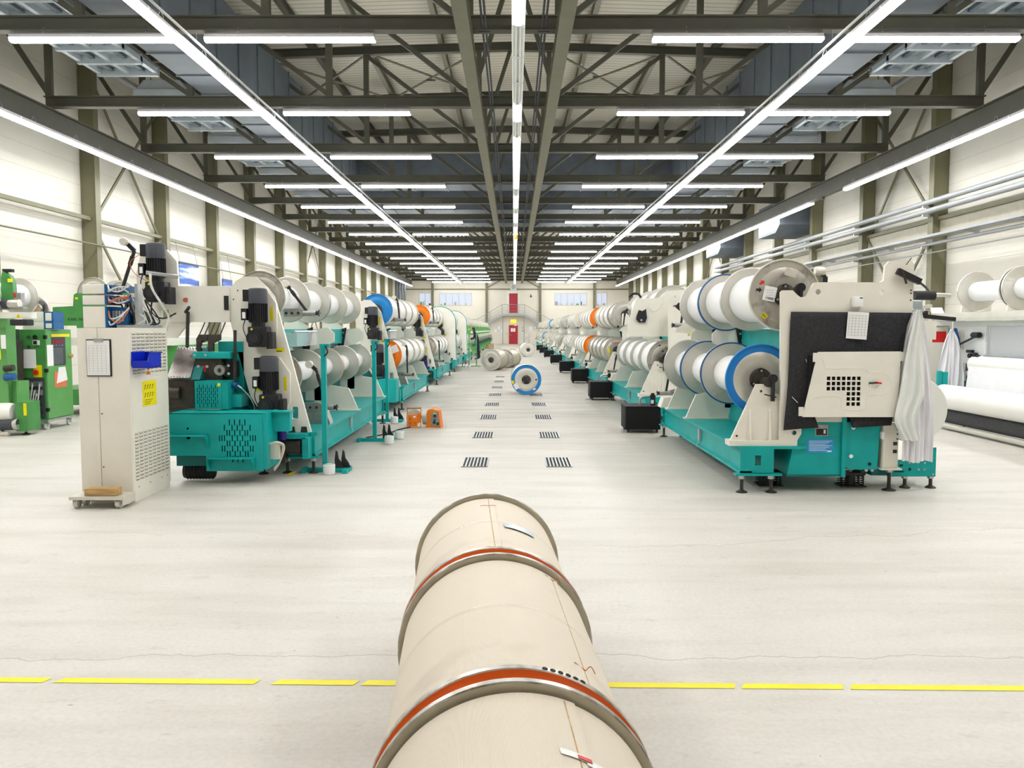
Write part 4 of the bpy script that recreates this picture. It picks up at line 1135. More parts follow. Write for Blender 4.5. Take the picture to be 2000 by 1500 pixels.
hanging_cloth(0, sec([(1.84, 3.98, 4.05), (1.55, 3.90, 4.12), (1.2, 3.87, 4.16), (.8, 3.90, 4.20), (.33, 3.90, 4.20)]), 8.20, 'cloth_white', 6, .05, 'white_apron', 'long white gathered apron hanging at the corner of the nearest right machine', 'cloth', 1)
hanging_cloth(0, sec([(1.85, 3.96, 4.01), (1.45, 3.87, 4.04), (1.02, 3.82, 4.07), (.76, 3.77, 3.98), (.56, 3.86, 4.03)]), 8.10, 'cloth_grey', 3, .035, 'grey_cloth', 'pale grey-green cloth hanging in front of the white apron', 'cloth', 2)
hk = MB(); hk.tube([(3.99, 8.24, 1.84), (3.99, 8.14, 1.85), (4.0, 8.06, 1.83), (4.0, 8.05, 1.86)], .007, 'zinc', 6); hk.build('hook').parent = None
bpy.data.objects['hook'].parent = r1; bpy.data.objects['hook'].location = (0, -R1Y, 0)

# other right machines: copies of one
RY = [14.30, 20.4, 26.4, 33.4, 41.2, 49.6, 57.5, 65.0, 72.5, 80.0]
rg = 'knitting machines right of the aisle'
rp = right_machine('', rg, 4.78, (2.395, 4.53), 4.66); KIDS[rp.name] = list(rp.children)
for k in list(rp.children): KIDS[k.name] = list(k.children)
for i, Y in enumerate(RY):
    lab = 'teal and beige knitting machine right of the aisle, %s from the camera' % nth(i + 2)
    if i == 0: rp.location = (0, Y, 0); tag(rp, lab, None, rg)
    else: dup(rp, (0, Y, 0), 0, lab, rg)
r1['group'] = rg
# black tanks at the aisle end of each right machine
def tank():
    t = thing('oil_tank', '', 'tank')
    b = MB(); b.bbox(0, .56, 0, .56, .055, .42, 'black_box', .008); b.build('tank_body', t)
    MB().box(-.01, .57, -.01, .57, .42, .432, 'black_rubber').build('lid', t)
    for x in (.05, .51):
        for y in (.06, .5): MB().cyl((x, y, 0), (x, y, .055), .02, 'dark_iron', 10).build('foot', t)
    p = MB(); p.tube([(.26, .2, .43), (.26, .2, .53), (.31, .2, .57), (.42, .22, .57), (.5, .25, .56)], .016, 'zinc', 8); p.build('pipe', t)
    v = MB(); v.box(.42, .5, .15, .22, .43, .60, 'black_paint'); v.cyl((.46, .18, .6), (.46, .18, .63), .03, 'black_paint', 10); v.box(.425, .47, .14, .15, .46, .52, 'paper'); v.build('valve', t)
    return t
tk = tank(); KIDS[tk.name] = list(tk.children)
TKY = [13.04, 19.12, 25.2, 31.22, 39.2, 47.6, 56.0, 63.5]
for i, Y in enumerate(TKY):
    lab = 'black oil tank on the floor beside the right machines, %s from the camera' % nth(i + 1)
    if i == 0: tk.location = (1.785, Y, 0); tag(tk, lab, None, 'black tanks right of the aisle')
    else: dup(tk, (1.785 if i < 3 else 1.75, Y, 0), 0, lab, 'black tanks right of the aisle')

m_ = MB(); m_.plate([(2.03, 1.53), (2.03, 1.76), (2.17, 2.20), (2.52, 2.21), (2.62, 2.24), (2.72, 2.34), (3.03, 2.36), (3.03, 1.53)], [circ(2.86, 2.24, .02)], 1, .33, .37, 'beige_light')
m_.tube([(2.42, .325, 2.20), (2.40, .325, 2.06), (2.47, .325, 1.98), (2.57, .325, 2.02), (2.62, .325, 2.12), (2.64, .325, 2.22)], .006, 'beige_paint', 6)
m_.prism([(2.85, .53), (3.03, .53), (3.03, 1.53), (2.85, 1.53)], 1, .33, .37, 'beige_light')
cpo = m_.build('cradle_plate', rp)
m_ = MB(); m_.plate([(2.18, 1.90), (2.22, 2.0), (2.28, 1.98), (2.34, 2.02), (2.36, 1.86), (2.33, 1.78), (2.22, 1.78), (2.17, 1.84)], [], 1, .29, .33, 'black_paint'); m_.cyl((2.26, .28, 1.82), (2.26, .29, 1.82), .02, 'zinc', 12); m_.build('hook', cpo)
m_ = MB(); m_.tube([(2.05, .35, 2.22), (2.10, .35, 2.28), (2.2, .35, 2.29), (2.26, .35, 2.22)], .02, 'black_paint', 8); m_.build('hoop', cpo)
# ------------------------------------------------------------------ LEFT machines
def left_machine(label, group, arch=False, near=False):
    t = thing('knitting_machine', label, 'knitting machine', group=group)
    L = 5.05
    bed(t, -1, L, (2.58, 4.97))
    a = MB()
    outer = [(-2.34, .475), (-2.735, 2.03), (-2.81, 2.13), (-2.94, 2.255), (-3.07, 2.26), (-3.17, 2.21), (-3.24, 2.12), (-3.26, 2.04), (-3.26, 1.86), (-3.20, 1.54), (-3.03, .89), (-2.86, .62), (-2.66, .475)]
    if arch:
        outer = [(-2.24, .475)] + [(-2.88 + .60 * math.cos(a_), 1.95 + .58 * math.sin(a_)) for a_ in [i * PI / 14 for i in range(15)]] + [(-3.5, .9), (-2.66, .475)]
    a.plate(outer, [rrect(-2.56, -2.485, .63, .77, .015)], 1, .0, .045, 'beige_light')
    for x in (-2.42, -2.56): a.prism([(x - .04, .475), (x + .04, .475), (x + .03, .54), (x - .03, .54)], 1, -.004, .0, 'dark_iron')
    for x, z in ((-3.2, 2.0), (-3.15, 2.1), (-3.05, 1.6), (-2.9, .95)): a.cyl((x, -.004, z), (x, 0, z), .008, 'ink', 8)
    a.build('end_panel', t)
    if arch:
        tr_ = MB(); pts = [(-2.26, .5)] + [(-2.88 + .60 * math.cos(a_), 1.95 + .58 * math.sin(a_)) for a_ in [i * PI / 14 for i in range(11)]]
        tr_.tube([(x, .02, z) for x, z in pts], .024, 'teal_paint', 6, 2); tr_.build('teal_edge', t)
    # raised cover plates behind the motors
    c = MB()
    for zo, xo in ((2.05, -2.80), (1.26, -2.66)):
        c.prism([(xo - .3, zo - .05), (xo - .3, zo - .45), (xo - .15, zo - .62), (xo + .02, zo - .60), (xo + .10, zo - .42), (xo + .10, zo - .1), (xo - .02, zo + .08), (xo - .2, zo + .08)], 1, -.05, .0, 'beige_light')
        c.box(xo + .03, xo + .065, -.052, -.05, zo - .30, zo - .14, 'yellow')
    c.build('motor_cover_plate', t)
    motor(t, -2.87, -.17, 2.12); motor(t, -2.76, -.17, 1.36)
    y1 = MB(); y1.box(-2.73, -2.63, -.003, .0, 1.40, 1.45, 'yellow'); y1.box(-2.72, -2.66, -.004, -.003, 1.405, 1.415, 'ink'); y1.build('yellow_sticker', t)
    # stop levers beside the first beams
    if near:
        stop_arm(t, -1, (2.84, 2.22), (2.80, 2.17), (2.57, 1.86), .88)
        stop_arm(t, -1, (2.56, 1.22), (2.48, 1.15), (2.36, .68), .88)
    else:
        stop_arm(t, -1, (2.58, 2.34), (2.51, 2.28), (2.47, 1.86), .88)
        stop_arm(t, -1, (2.38, 1.34), (2.32, 1.28), (2.31, .68), .88)
    s = MB(); s.prism([(-2.30, .475), (-2.62, .475), (-2.62, .62), (-2.36, .64)], 1, .82, 1.0, 'cast_metal'); s.build('lever_base', t)
    # teal housing under the motors
    h = MB(); h.box(-2.9, -2.36, -.18, .0, .42, .475, 'teal_paint'); h.box(-3.25, -2.68, -.5, -.1, .3, .66, 'teal_paint'); h.box(-2.40, -2.33, -.18, 0, .19, .43, 'teal_paint'); h.build('drive_housing', t)
    g = MB(); g.cyl((-2.9, -.1, .33), (-2.45, -.1, .33), .09, 'dark_iron', 18); g.cyl((-2.45, -.1, .33), (-2.42, -.1, .33), .1, 'dark_iron', 18); g.box(-2.75, -2.6, -.16, -.02, .14, .3, 'dark_iron'); g.build('oil_pump', t)
    v = MB(); v.cyl((-2.62, -.22, .55), (-2.62, -.22, .72), .055, 'violet', 14); v.cyl((-2.60, -.25, .42), (-2.60, -.25, .58), .045, 'violet', 14); v.lathe([(.062, 0), (.062, .02)], (-2.62, -.22, .64), 'z', 'violet', 14); v.build('blue_pump', t)
    foot(t, -2.88, -.05, .3)
    pz = MB(); pz.box(-3.1, -2.62, .5, 1.5, 1.45, 1.455, 'plastic_sheet').box(-2.625, -2.62, .5, 1.5, 1.455, 1.62, 'plastic_sheet').box(-3.1, -2.62, .5, .505, 1.455, 1.62, 'plastic_sheet')
    pz.build('clear_guard', t)
    pb = MB(); pb.cyl((-2.64, .45, 1.63), (-2.64, 1.55, 1.63), .015, 'zinc', 8); pb.build('guard_rail', t)
    return t
lg = 'knitting machines left of the aisle'
l1 = left_machine('nearest teal and beige knitting machine left of the aisle, behind the beige cabinet', lg, near=True)
L1Y = 9.38
l1.location = (0, L1Y, 0)
LY = [16.85, 24.5]; LA = [31.9, 39.3]
lp = left_machine('', lg); KIDS[lp.name] = list(lp.children)
for k in list(lp.children): KIDS[k.name] = list(k.children)
lp.location = (0, LY[0], 0); tag(lp, 'teal and beige knitting machine left of the aisle, second from the camera', None, lg)
l3 = dup(lp, (0, LY[1], 0), 0, 'teal and beige knitting machine left of the aisle, third from the camera', lg)
for m_, n_, w_ in ((l1, '2', 0), (l1, '3', 1), (lp, '3', 0)):
    if w_ == 0: yellow_plate(m_, -3.075, -2.955, 1.725, 1.82, -.004, 'GB ' + n_)
    else: yellow_plate(m_, -2.965, -2.84, .955, 1.06, -.053, 'GB ' + n_)
la = left_machine('', lg, True); KIDS[la.name] = list(la.children)
for k in list(la.children): KIDS[k.name] = list(k.children)
la.location = (0, LA[0], 0); tag(la, 'knitting machine left of the aisle with a teal-edged arched end, nearer of two', None, lg)
dup(la, (0, LA[1], 0), 0, 'knitting machine left of the aisle with a teal-edged arched end, farther of two', lg)
lf = MB(); lf.bbox(-3.75, -2.35, -.6, -.15, .2, .66, 'teal_paint', .01); lfo = lf.build('front_housing', lp)

# extras of the nearest left machine -------------------------------------
def P9(px, py, Y=9.4): return ((px - 1004) * Y / 1600, 1.66 - (py - 643) * Y / 1600)
ar = MB()
ar.plate([(-4.0, 2.57), (-3.94, 2.56), (-3.83, 2.43), (-3.82, 2.15), (-3.24, 2.15), (-3.24, 1.74), (-4.06, 1.74), (-4.29, 1.94), (-4.29, 2.30), (-4.22, 2.57)], [circ(-3.74, 1.99, .035), rrect(-4.02, -3.9, 1.78, 1.88, .01)], 1, -.02, .03, 'beige_light')
ar.box(-3.30, -3.25, -.03, -.02, 1.88, 2.04, 'ink'); ar.prism([(-4.1, 1.74), (-3.7, 1.74), (-3.78, 1.66), (-3.86, 1.56), (-4.1, 1.56)], 1, .0, .03, 'beige_light')
ar.build('upper_arm_panel', l1)
MB().cyl((-3.74, -.03, 1.99), (-3.74, -.01, 1.99), .028, 'orange_edge', 12).build('bearing', l1)
motor(l1, -4.0, -.17, 2.62)
yellow_plate(l1, -4.17, -4.03, 2.20, 2.30, -.03, 'GB 1')
hoses = MB()
hoses.tube([(-3.98, -.35, 2.27), (-3.95, -.42, 2.12), (-3.86, -.4, 1.95), (-3.80, -.35, 1.78), (-3.82, -.4, 1.62)], .012, 'cable_pale', 7)
hoses.tube([(-3.99, -.36, 2.27), (-3.93, -.44, 2.10), (-3.84, -.42, 1.92), (-3.79, -.37, 1.78), (-3.83, -.42, 1.62)], .012, 'cable_pale', 7)
hoses.tube([(-4.08, -.1, 2.02), (-4.05, -.2, 1.85), (-3.93, -.2, 1.78), (-3.82, -.1, 1.84)], .009, 'black_rubber', 7)
hoses.cyl((-4.03, -.36, 2.28), (-3.72, -.25, 2.24), .022, 'zinc', 10)
hoses.tube([(-4.15, -.2, 2.5), (-4.25, -.25, 2.4), (-4.22, -.22, 2.28), (-4.1, -.2, 2.2)], .004, 'cable_orange', 5)
hoses.build('hose_bundle', l1)
# lever with roller standing up behind the cabinet
stop_arm(l1, -1, (4.46, 2.66), (4.36, 2.56), (4.55, 2.02), .1, .02)
bk = MB(); bk.box(-4.7, -4.2, .1, .3, 1.2, 2.02, 'beige_light'); bk.box(-4.4, -4.15, .0, .1, 1.7, 1.95, 'black_paint'); bk.build('rear_bracket', l1)
# drilled teal box at the front
def slots(cols, cx, z0, pitch, vp, ln, w=.011):
    hs = []
    for c, (n, off) in cols:
        x = cx + c * pitch
        for i in range(n):
            z = z0 + off + i * vp
            hs.append([(x - w / 2, z), (x + w / 2, z), (x + w / 2, z + ln), (x - w / 2, z + ln)])
    return hs
fb = MB()
cols = []
for c in range(-7, 8):
    n = {0: 4, 1: 4, 2: 4, 3: 4, 4: 3, 5: 3, 6: 2, 7: 1}[abs(c)]
    off = -(n - 1) * .5 * .1126 if False else 0
    cols.append((c, (n, (-(n) * .1126 + .0426) / 2 + (.028 if c % 2 else -.028))))
holes = slots(cols, -2.96, .47, .0275, .1126, .066)
fx0, fx1, fy = -3.69, -2.687, -.68
fb.plate([(fx0, .306), (-3.30, .306), (-3.30, .14), (fx1, .14), (fx1, .764), (fx0, .764)], holes + [circ(-3.49, .60, .012), circ(-3.485, .505, .022)], 1, fy, fy + .006, 'teal_paint')
fb.box(fx0, fx0 + .006, fy, fy + .3, .306, .764, 'teal_paint').box(fx1 - .006, fx1 + .04, fy + .005, fy + .45, .16, .764, 'teal_paint').box(fx0, fx1, fy, fy + .4, .758, .764, 'teal_paint')
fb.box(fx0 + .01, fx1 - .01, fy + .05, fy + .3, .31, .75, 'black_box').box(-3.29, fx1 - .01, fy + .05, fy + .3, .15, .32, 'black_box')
fbo = fb.build('slotted_front_cover', l1)
sh = MB()
sh.box(-3.72, -3.27, fy - .11, fy, .525, .533, 'teal_paint').prism([(fy - .11, .533), (fy, .533), (fy, .38)], 0, -3.275, -3.267, 'teal_paint')
sh.build('step', l1)
sh = MB()
sh.box(-3.26, -2.78, fy - .11, fy, .285, .293, 'teal_paint').prism([(fy - .11, .285), (fy, .285), (fy, .15)], 0, -3.26, -3.252, 'teal_paint').prism([(fy - .11, .285), (fy, .285), (fy, .15)], 0, -2.788, -2.78, 'teal_paint')
sh.build('step', l1)
ub = MB(); ub.box(-3.66, -3.32, fy + .1, fy + .5, .18, .31, 'teal_dark'); ub.cyl((-3.62, -.45, .11), (-3.30, -.45, .11), .085, 'black_rubber', 18)
for i in range(9): ub.lathe([(.085, 0), (.098, .012), (.085, .022)], (-3.6 + i * .034, -.45, .11), 'x', 'black_rubber', 18)
ub.build('bellows', l1)
# small slotted box and gear train above it
sb = MB()
cols = [(c, (4 if c % 2 == 0 else 3, 0 if c % 2 == 0 else .035)) for c in range(-5, 6)]
sb.plate([(-3.535, .775), (-3.235, .775), (-3.235, 1.085), (-3.535, 1.085)], slots(cols, -3.39, .80, .022, .066, .05, .008), 1, -.36, -.354, 'teal_paint')
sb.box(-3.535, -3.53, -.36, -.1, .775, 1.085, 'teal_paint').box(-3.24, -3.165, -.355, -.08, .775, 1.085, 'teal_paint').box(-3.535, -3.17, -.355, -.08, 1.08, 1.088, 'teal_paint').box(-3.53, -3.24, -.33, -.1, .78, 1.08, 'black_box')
sb.box(-3.275, -3.245, -.362, -.36, 1.03, 1.065, 'yellow')
sb.box(-3.165, -3.05, -.25, 0, .79, .93, 'teal_paint')
sb.build('slotted_box', l1)
sm = MB(); sm.cyl((-3.16, -.2, 1.03), (-3.10, -.22, 1.03), .035, 'blue_cast', 14); sm.cyl((-3.10, -.22, 1.03), (-3.05, -.24, 1.0), .01, 'zinc', 8); sm.tube([(-3.05, -.24, 1.0), (-2.97, -.25, .92), (-2.92, -.22, .8), (-2.93, -.2, .72)], .004, 'cable_pale', 6); sm.build('sensor', l1)
sc = MB(); sc.add([(-3.87, .05, 1.46), (-3.63, .05, 1.46), (-3.60, -.30, 1.12), (-3.86, -.30, 1.12), (-3.87, .08, 1.44), (-3.63, .08, 1.44), (-3.60, -.28, 1.10), (-3.86, -.28, 1.10)], [(0, 1, 2, 3), (4, 5, 6, 7), (0, 1, 5, 4), (1, 2, 6, 5), (2, 3, 7, 6), (3, 0, 4, 7)], 'perf_metal')
sc.prism([(.06, 1.46), (-.29, 1.10), (.06, 1.10)], 0, -3.63, -3.50, 'teal_dark')
for i in range(8):
    f = i / 7; sc.cyl((-3.855 + f * .23, .03, 1.445), (-3.855 + f * .23, .02, 1.455), .006, 'zinc', 6); sc.cyl((-3.845 + f * .23, -.295, 1.135), (-3.845 + f * .23, -.31, 1.14), .006, 'zinc', 6)
sc.build('metal_shield', l1)
gt = MB()
gt.box(-3.86, -3.56, -.26, .1, .78, 1.10, 'dark_iron').cyl((-3.84, -.27, .95), (-3.72, -.27, .95), .07, 'dark_iron', 18)
gt.box(-3.60, -3.42, -.15, .1, 1.09, 1.35, 'dark_iron').box(-3.42, -3.3, -.15, .1, 1.09, 1.33, 'dark_iron')
gt.cyl((-3.31, -.2, 1.2), (-3.31, -.1, 1.2), .06, 'cast_metal', 20)
for i in range(6):
    a = i * PI / 3 + .2; gt.bar((-3.31, -.21, 1.2), (-3.31 + .09 * math.cos(a), -.14, 1.2 + .09 * math.sin(a)), .012, .02, 'dark_iron')
gt.box(-3.28, -3.15, -.1, .1, 1.12, 1.30, 'black_paint')
for x, z in ((-3.56, 1.16), (-3.56, 1.24), (-3.46, 1.24), (-3.22, 1.25), (-3.22, 1.16)): gt.cyl((x, -.165, z), (x, -.15, z), .016, 'zinc', 10)
gt.box(-3.525, -3.48, -.153, -.15, 1.18, 1.25, 'red')
gt.build('gear_train', l1)
tb = MB(); tb.bbox(-3.61, -3.18, -.2, -.05, 1.33, 1.405, 'teal_paint', .01); tb.box(-3.3, -3.1, .0, .3, .8, 1.52, 'teal_paint'); tb.prism([(-3.18, 1.62), (-2.93, .72), (-3.15, .72), (-3.3, 1.4)], 1, .06, .2, 'teal_dark'); tb.box(-3.38, -3.1, -.02, .02, 1.40, 1.52, 'teal_paint')
for x in (-3.58, -3.46): tb.cyl((x, -.21, 1.37), (x, -.2, 1.37), .014, 'zinc', 10)
tb.bar((-3.15, -.12, 1.65), (-3.17, -.12, .95), .02, .03, 'dark_iron')
tb.build('teal_carrier', l1)
bkx = MB()
for x in (-3.60, -3.47):
    bkx.prism([(x, 1.41), (x + .05, 1.41), (x + .05, 1.50), (x + .12, 1.53), (x + .13, 1.60), (x + .03, 1.60), (x, 1.55)] if x < -3.5 else [(x, 1.41), (x + .06, 1.41), (x + .06, 1.5), (x + .14, 1.54), (x + .14, 1.60), (x + .02, 1.60), (x, 1.55)], 1, -.1, -.05, 'dark_iron')
for x in (-3.53, -3.50): bkx.cyl((x, -.1, 1.46), (x, -.09, 1.46), .014, 'zinc', 8); bkx.cyl((x, -.1, 1.52), (x, -.09, 1.52), .014, 'zinc', 8)
for i in range(5): bkx.cyl((-3.62 + i * .06, 0, 1.55), (-3.62 + i * .06, .3, 1.8), .007, 'black_paint', 6)
bkx.bar((-3.72, -.06, 1.45), (-3.70, -.06, 1.86), .03, .03, 'dark_iron'); bkx.bar((-3.73, -.06, 1.85), (-3.66, -.12, 1.91), .025, .025, 'black_paint')
bkx.build('guide_brackets', l1)
cb = MB()
for i in range(4): cb.tube([(-2.66 + i * .008, -.58, .42), (-2.56, -.58, .44), (-2.53 + i * .006, -.5, .38), (-2.56, -.5, .22), (-2.62, -.52, .12 + i * .01)], .011, 'alu_cream', 6)
cb.box(-2.66, -2.55, -.56, -.5, .25, .42, 'alu_cream'); cb.build('cable_loop', l1)
tp = MB(); tp.box(-2.665, -2.46, -.45, -.35, .54, .76, 'teal_paint').box(-2.68, -2.44, -.5, -.33, .755, .765, 'teal_paint'); tp.build('teal_bracket', l1)
mc = MB(); rr = random.Random(4)
for i in range(10):
    x = rr.uniform(-3.4, -2.9); mc.tube([(x, .1, rr.uniform(.75, .8)), (x + .1, .05, rr.uniform(.76, .84)), (x + .25, .0, rr.uniform(.72, .8))], .008, 'black_rubber', 5)
mc.build('loose_cables', l1)
pl = MB(); pl.prism([(-3.62, 1.45), (-3.05, 1.45), (-3.0, 1.3), (-3.65, 1.3)], 1, 3.0, 3.1, 'teal_dark'); pl.build('far_crossbar', l1)
# ================================================================== BEAMS ON THE MACHINES
GM = 'yarn reel with bare flanges'
# nearest right machine, upper row
mw = 'nearest right machine'
up = reel_row(1, mw, 'upper', 2.79, 2.01, 8.52, 3, .745, 1.14, .54, [
    dict(face='alu_dirty', edges=('alu_cream', None), look='white yarn reel with stained labelled front flange'),
    dict(edges=('alu', 'blue_edge'), look='white yarn reel with bare front flange'),
    dict(edges=('blue_edge', None), look='white yarn reel with thin blue flange edge')], mw, 1.175)
f0 = [c for c in up[0].children if c.name.startswith('flange')][0]
lb = sticker(f0, 'paper_label', -.22, -.09, -.06, .09, -.029, 'paper', -.2)
barcode(lb, -.20, -.115, -.045, -.02, -.0305, -.2)
pr = MB()
for i in range(3): pr.box(-.2 + i * .002, -.12, -.0312, -.0304, .05 - i * .025, .053 - i * .025, 'ink_grey')
pr.build('print', lb)
ys = sticker(f0, 'yellow_sticker', -.235, -.175, -.235, -.19, -.024, 'yellow', -.75); barcode(ys, -.23, -.18, -.225, -.2, -.0252, -.75, 6)
for (x, z, m_, r_) in ((-.235, .13, 'red', .6), (-.265, .055, 'ink', -.1)):
    a = MB(); c, s = math.cos(r_), math.sin(r_)
    P = [(x + px * c - pz * s, z + px * s + pz * c) for px, pz in ((-.03, .012), (.0, .012), (.0, .03), (.03, 0), (.0, -.03), (.0, -.012), (-.03, -.012))]
    a.prism(P, 1, -.0246, -.0236, m_); a.build('arrow_sticker', f0)
sticker(f0, 'clear_label', .0, .12, .19, .27, -.0272, 'alu_cream', -.3)
lo = reel_row(1, mw, 'lower', 2.57, 1.14, 8.55, 3, .735, 1.14, .42, [
    dict(rims=('blue_worn', None), edges=('blue_worn', 'blue_edge'), look='white yarn reel with scratched blue front rim'),
    dict(edges=('alu', 'blue_edge'), look='white yarn reel with blue-edged rear flange'),
    dict(edges=('blue_edge', None), look='white yarn reel with blue-edged front flange')], mw, 1.175)
# second right machine
mw = 'second machine on the right'
reel_row(1, mw, 'upper', 3.0, 2.12, 15.6, 3, .74, 1.10, .62, [dict(look='pale ' + GM), dict(look='pale ' + GM), dict(look='pale ' + GM)], mw, 1.17)
q = reel_row(1, mw, 'lower', 2.72, 1.12, 14.58, 4, .72, 1.03, .60, [
    dict(face='alu_dirty', look='white yarn reel with yellow-stickered stained flange'), dict(look='white ' + GM), dict(look='white ' + GM), dict(look='white ' + GM)], mw, 1.075)
f1 = [c for c in q[0].children if c.name.startswith('flange')][0]
s1 = sticker(f1, 'yellow_sticker', .06, .15, .25, .28, -.026, 'yellow'); barcode(s1, .07, .14, .256, .274, -.0272)
for x, z in ((-.15, .24), (-.09, .14)): sticker(f1, 'mark', x, x + .03, z, z + .025, -.0262, 'ink', .5)
rspec = {
 3: (('alu_dirty', None, 'grey'), (None, None, 'grey')),
}
def far_rows(side, idx, Y, ux, uz, lx, lzz, D, word, um, lm, pitch=1.075, n=4):
    reel_row(side, word, 'upper', ux, uz, Y + .28, n, D, pitch - .05, D * .90, um, word, pitch)
    reel_row(side, word, 'lower', lx, lzz, Y + .28, n, D, pitch - .05, D * .90, lm, word, pitch)
cream = dict(face='alu_cream', yarn='yarn_full', look='cream-wrapped yarn reel')
grey = dict(face='alu_matte', yarn='alu_matte', look='dull grey wrapped yarn reel')
white = dict(face='alu_cream', yarn='yarn_white', look='full white yarn reel')
orng = dict(face='alu_cream', rims=('orange_paint', None), edges=('orange_paint', None), yarn='yarn_full', look='yarn reel with bright orange front flange')
orng2 = dict(face='orange_paint', rims=('orange_paint', None), edges=('orange_paint', None), yarn='yarn_white', look='yarn reel with all-orange front flange')
oedge = dict(face='alu_cream', edges=('orange_edge', None), yarn='yarn_full', look='cream yarn reel with orange flange edge')
blue2 = dict(face='blue_paint', rims=('blue_paint', None), edges=('blue_paint', None), yarn='yarn_full', look='yarn reel with glossy blue front flange')
blueE = dict(face='alu_cream', rims=('blue_paint', None), edges=('blue_paint', None), yarn='yarn_full', look='yarn reel with blue front rim')
dirty = dict(face='alu_dirty', yarn='yarn_full', look='yarn reel with stained metal front flange')
RS = [(None, None), ([grey, cream, cream, cream], [grey, grey, grey, grey]), ([orng2, cream, cream, cream], [orng2, white, white, white]),
      ([cream] * 4, [white] * 4), ([grey, grey, cream, cream], [dirty, cream, cream, cream]), ([cream, cream, cream, cream], [white, cream, cream, cream]), ([blueE, cream, cream, cream], [cream] * 4), ([white] * 4, [blueE, white, white, white]), ([cream] * 4, [cream] * 4), ([white] * 4, [cream] * 4)]
for i, Y in enumerate(RY):
    if i == 0: continue
    u, l = RS[i]
    far_rows(1, i, Y, 2.80, 2.02, 2.60, 1.12, .70, '%s machine on the right' % nth(i + 2), u, l)
    if i == 1:
        g0 = [o for o in bpy.data.objects if o.get('label', '').startswith('dull grey wrapped yarn reel, first in lower row, third machine on the right')][0]
        fl = [c for c in g0.children if c.name.startswith('flange')][0]
        text_mesh('Trevira', .085, 'lettering', 'red', fl, (-.03, -.028, .20), (PI / 2, 0, 0), .001)
        s_ = sticker(fl, 'yellow_sticker', -.24, -.18, -.07, .06, -.027, 'yellow')
# left machines
mw = 'nearest left machine'
ul = reel_row(-1, mw, 'upper', 2.96, 2.045, 9.60, 4, .59, 1.13, .34, [
    dict(face='alu_dirty', look='white yarn reel with stained front flange'), dict(look='white ' + GM), dict(edges=('black_paint', None), look='white yarn reel with dark-edged flange'), dict(look='white ' + GM)], mw, 1.19)
reel_row(-1, mw, 'lower', 2.765, 1.12, 9.60, 4, .56, 1.13, .25, [
    dict(face='alu_dirty', look='white yarn reel with stained front flange'), dict(look='white ' + GM), dict(edges=('orange_edge', None), look='white yarn reel with rust-edged flange'), dict(look='white ' + GM)], mw, 1.19)
LS = [([blue2, cream, cream, cream], [orng2, cream, oedge, cream]), ([orng2, cream, oedge, cream], [dirty, white, white, white]), ([cream] * 4, [cream] * 4), ([cream] * 4, [dirty, cream, cream, cream])]
for i, Y in enumerate(LY + LA):
    u, l = LS[i]
    far_rows(-1, i, Y, 2.86, 2.06, 2.68, 1.12, .67, '%s machine on the left' % nth(i + 2), u, l, 1.17)
o2 = [o for o in bpy.data.objects if o.get('label', '').startswith('yarn reel with all-orange front flange, first in lower row, second machine on the left')][0]
fl = [c for c in o2.children if c.name.startswith('flange')][0]
sticker(fl, 'paper_label', .10, .26, .05, .2, -.027, 'paper', .4)

# green machines far down the left side
def green_machine():
    t = thing('green_knitting_machine', '', 'knitting machine')
    MB().box(-3.4, -2.35, 0.1, 5.2, .2, .42, 'green_paint').build('machine_bed', t)
    for y in (.3, 1.45, 2.6, 3.75, 4.9):
        m_ = MB()
        m_.plate([(-2.2, .42), (-2.3, .7), (-2.52, .95), (-2.55, 1.25), (-2.36, 1.45), (-2.32, 1.6), (-2.62, 1.88), (-2.76, 2.1), (-2.85, 2.33), (-3.0, 2.35), (-3.15, 2.0), (-3.1, 1.2), (-3.3, .42)], [circ(-2.75, .8, .07), rrect(-2.85, -2.7, 1.35, 1.6, .03)], 1, y - .025, y + .025, 'green_light')
        m_.cyl((-2.40, y - .06, 1.5), (-2.40, y + .06, 1.5), .06, 'white_plastic', 12)
        m_.cyl((-2.34, y - .06, .75), (-2.34, y + .06, .75), .055, 'blue_cast', 12); m_.cyl((-2.55, y - .05, 1.65), (-2.55, y + .05, 1.65), .04, 'yellow', 12)
        m_.build('end_plate', t)
        a = MB(); a.bar((-2.28, y - .08, 1.15), (-2.14, y - .08, .6), .02, .02, 'dark_iron'); a.build('lever_arm', t)
    for x, y in ((-2.4, .2), (-2.4, 5.1)): foot(t, x, y, .2)
    return t
GY = [46.2, 52.2, 58.2, 64.4, 70.8, 77.4]
gm = green_machine(); KIDS[gm.name] = list(gm.children)
for i, Y in enumerate(GY):
    lab = 'bright green knitting machine far down the left side, %s of the green ones' % nth(i + 1)
    if i == 0: gm.location = (0, Y, 0); tag(gm, lab, None, 'green knitting machines left of the aisle')
    else: dup(gm, (0, Y, 0), 0, lab, 'green knitting machines left of the aisle')
    for row, X, Z in (('upper', 2.86, 2.0), ('lower', 2.7, 1.1)):
        for k in range(4):
            reel(.62, 1.02, .5, 'alu_cream', yarn='yarn_full', label='small pale yarn reel, %s in the %s row of the %s green machine' % (nth(k + 1), row, nth(i + 1)), group='yarn reels of the %s green machine' % nth(i + 1), loc=(-X, Y + .38 + 1.15 * k, Z), hubs=(False, False))

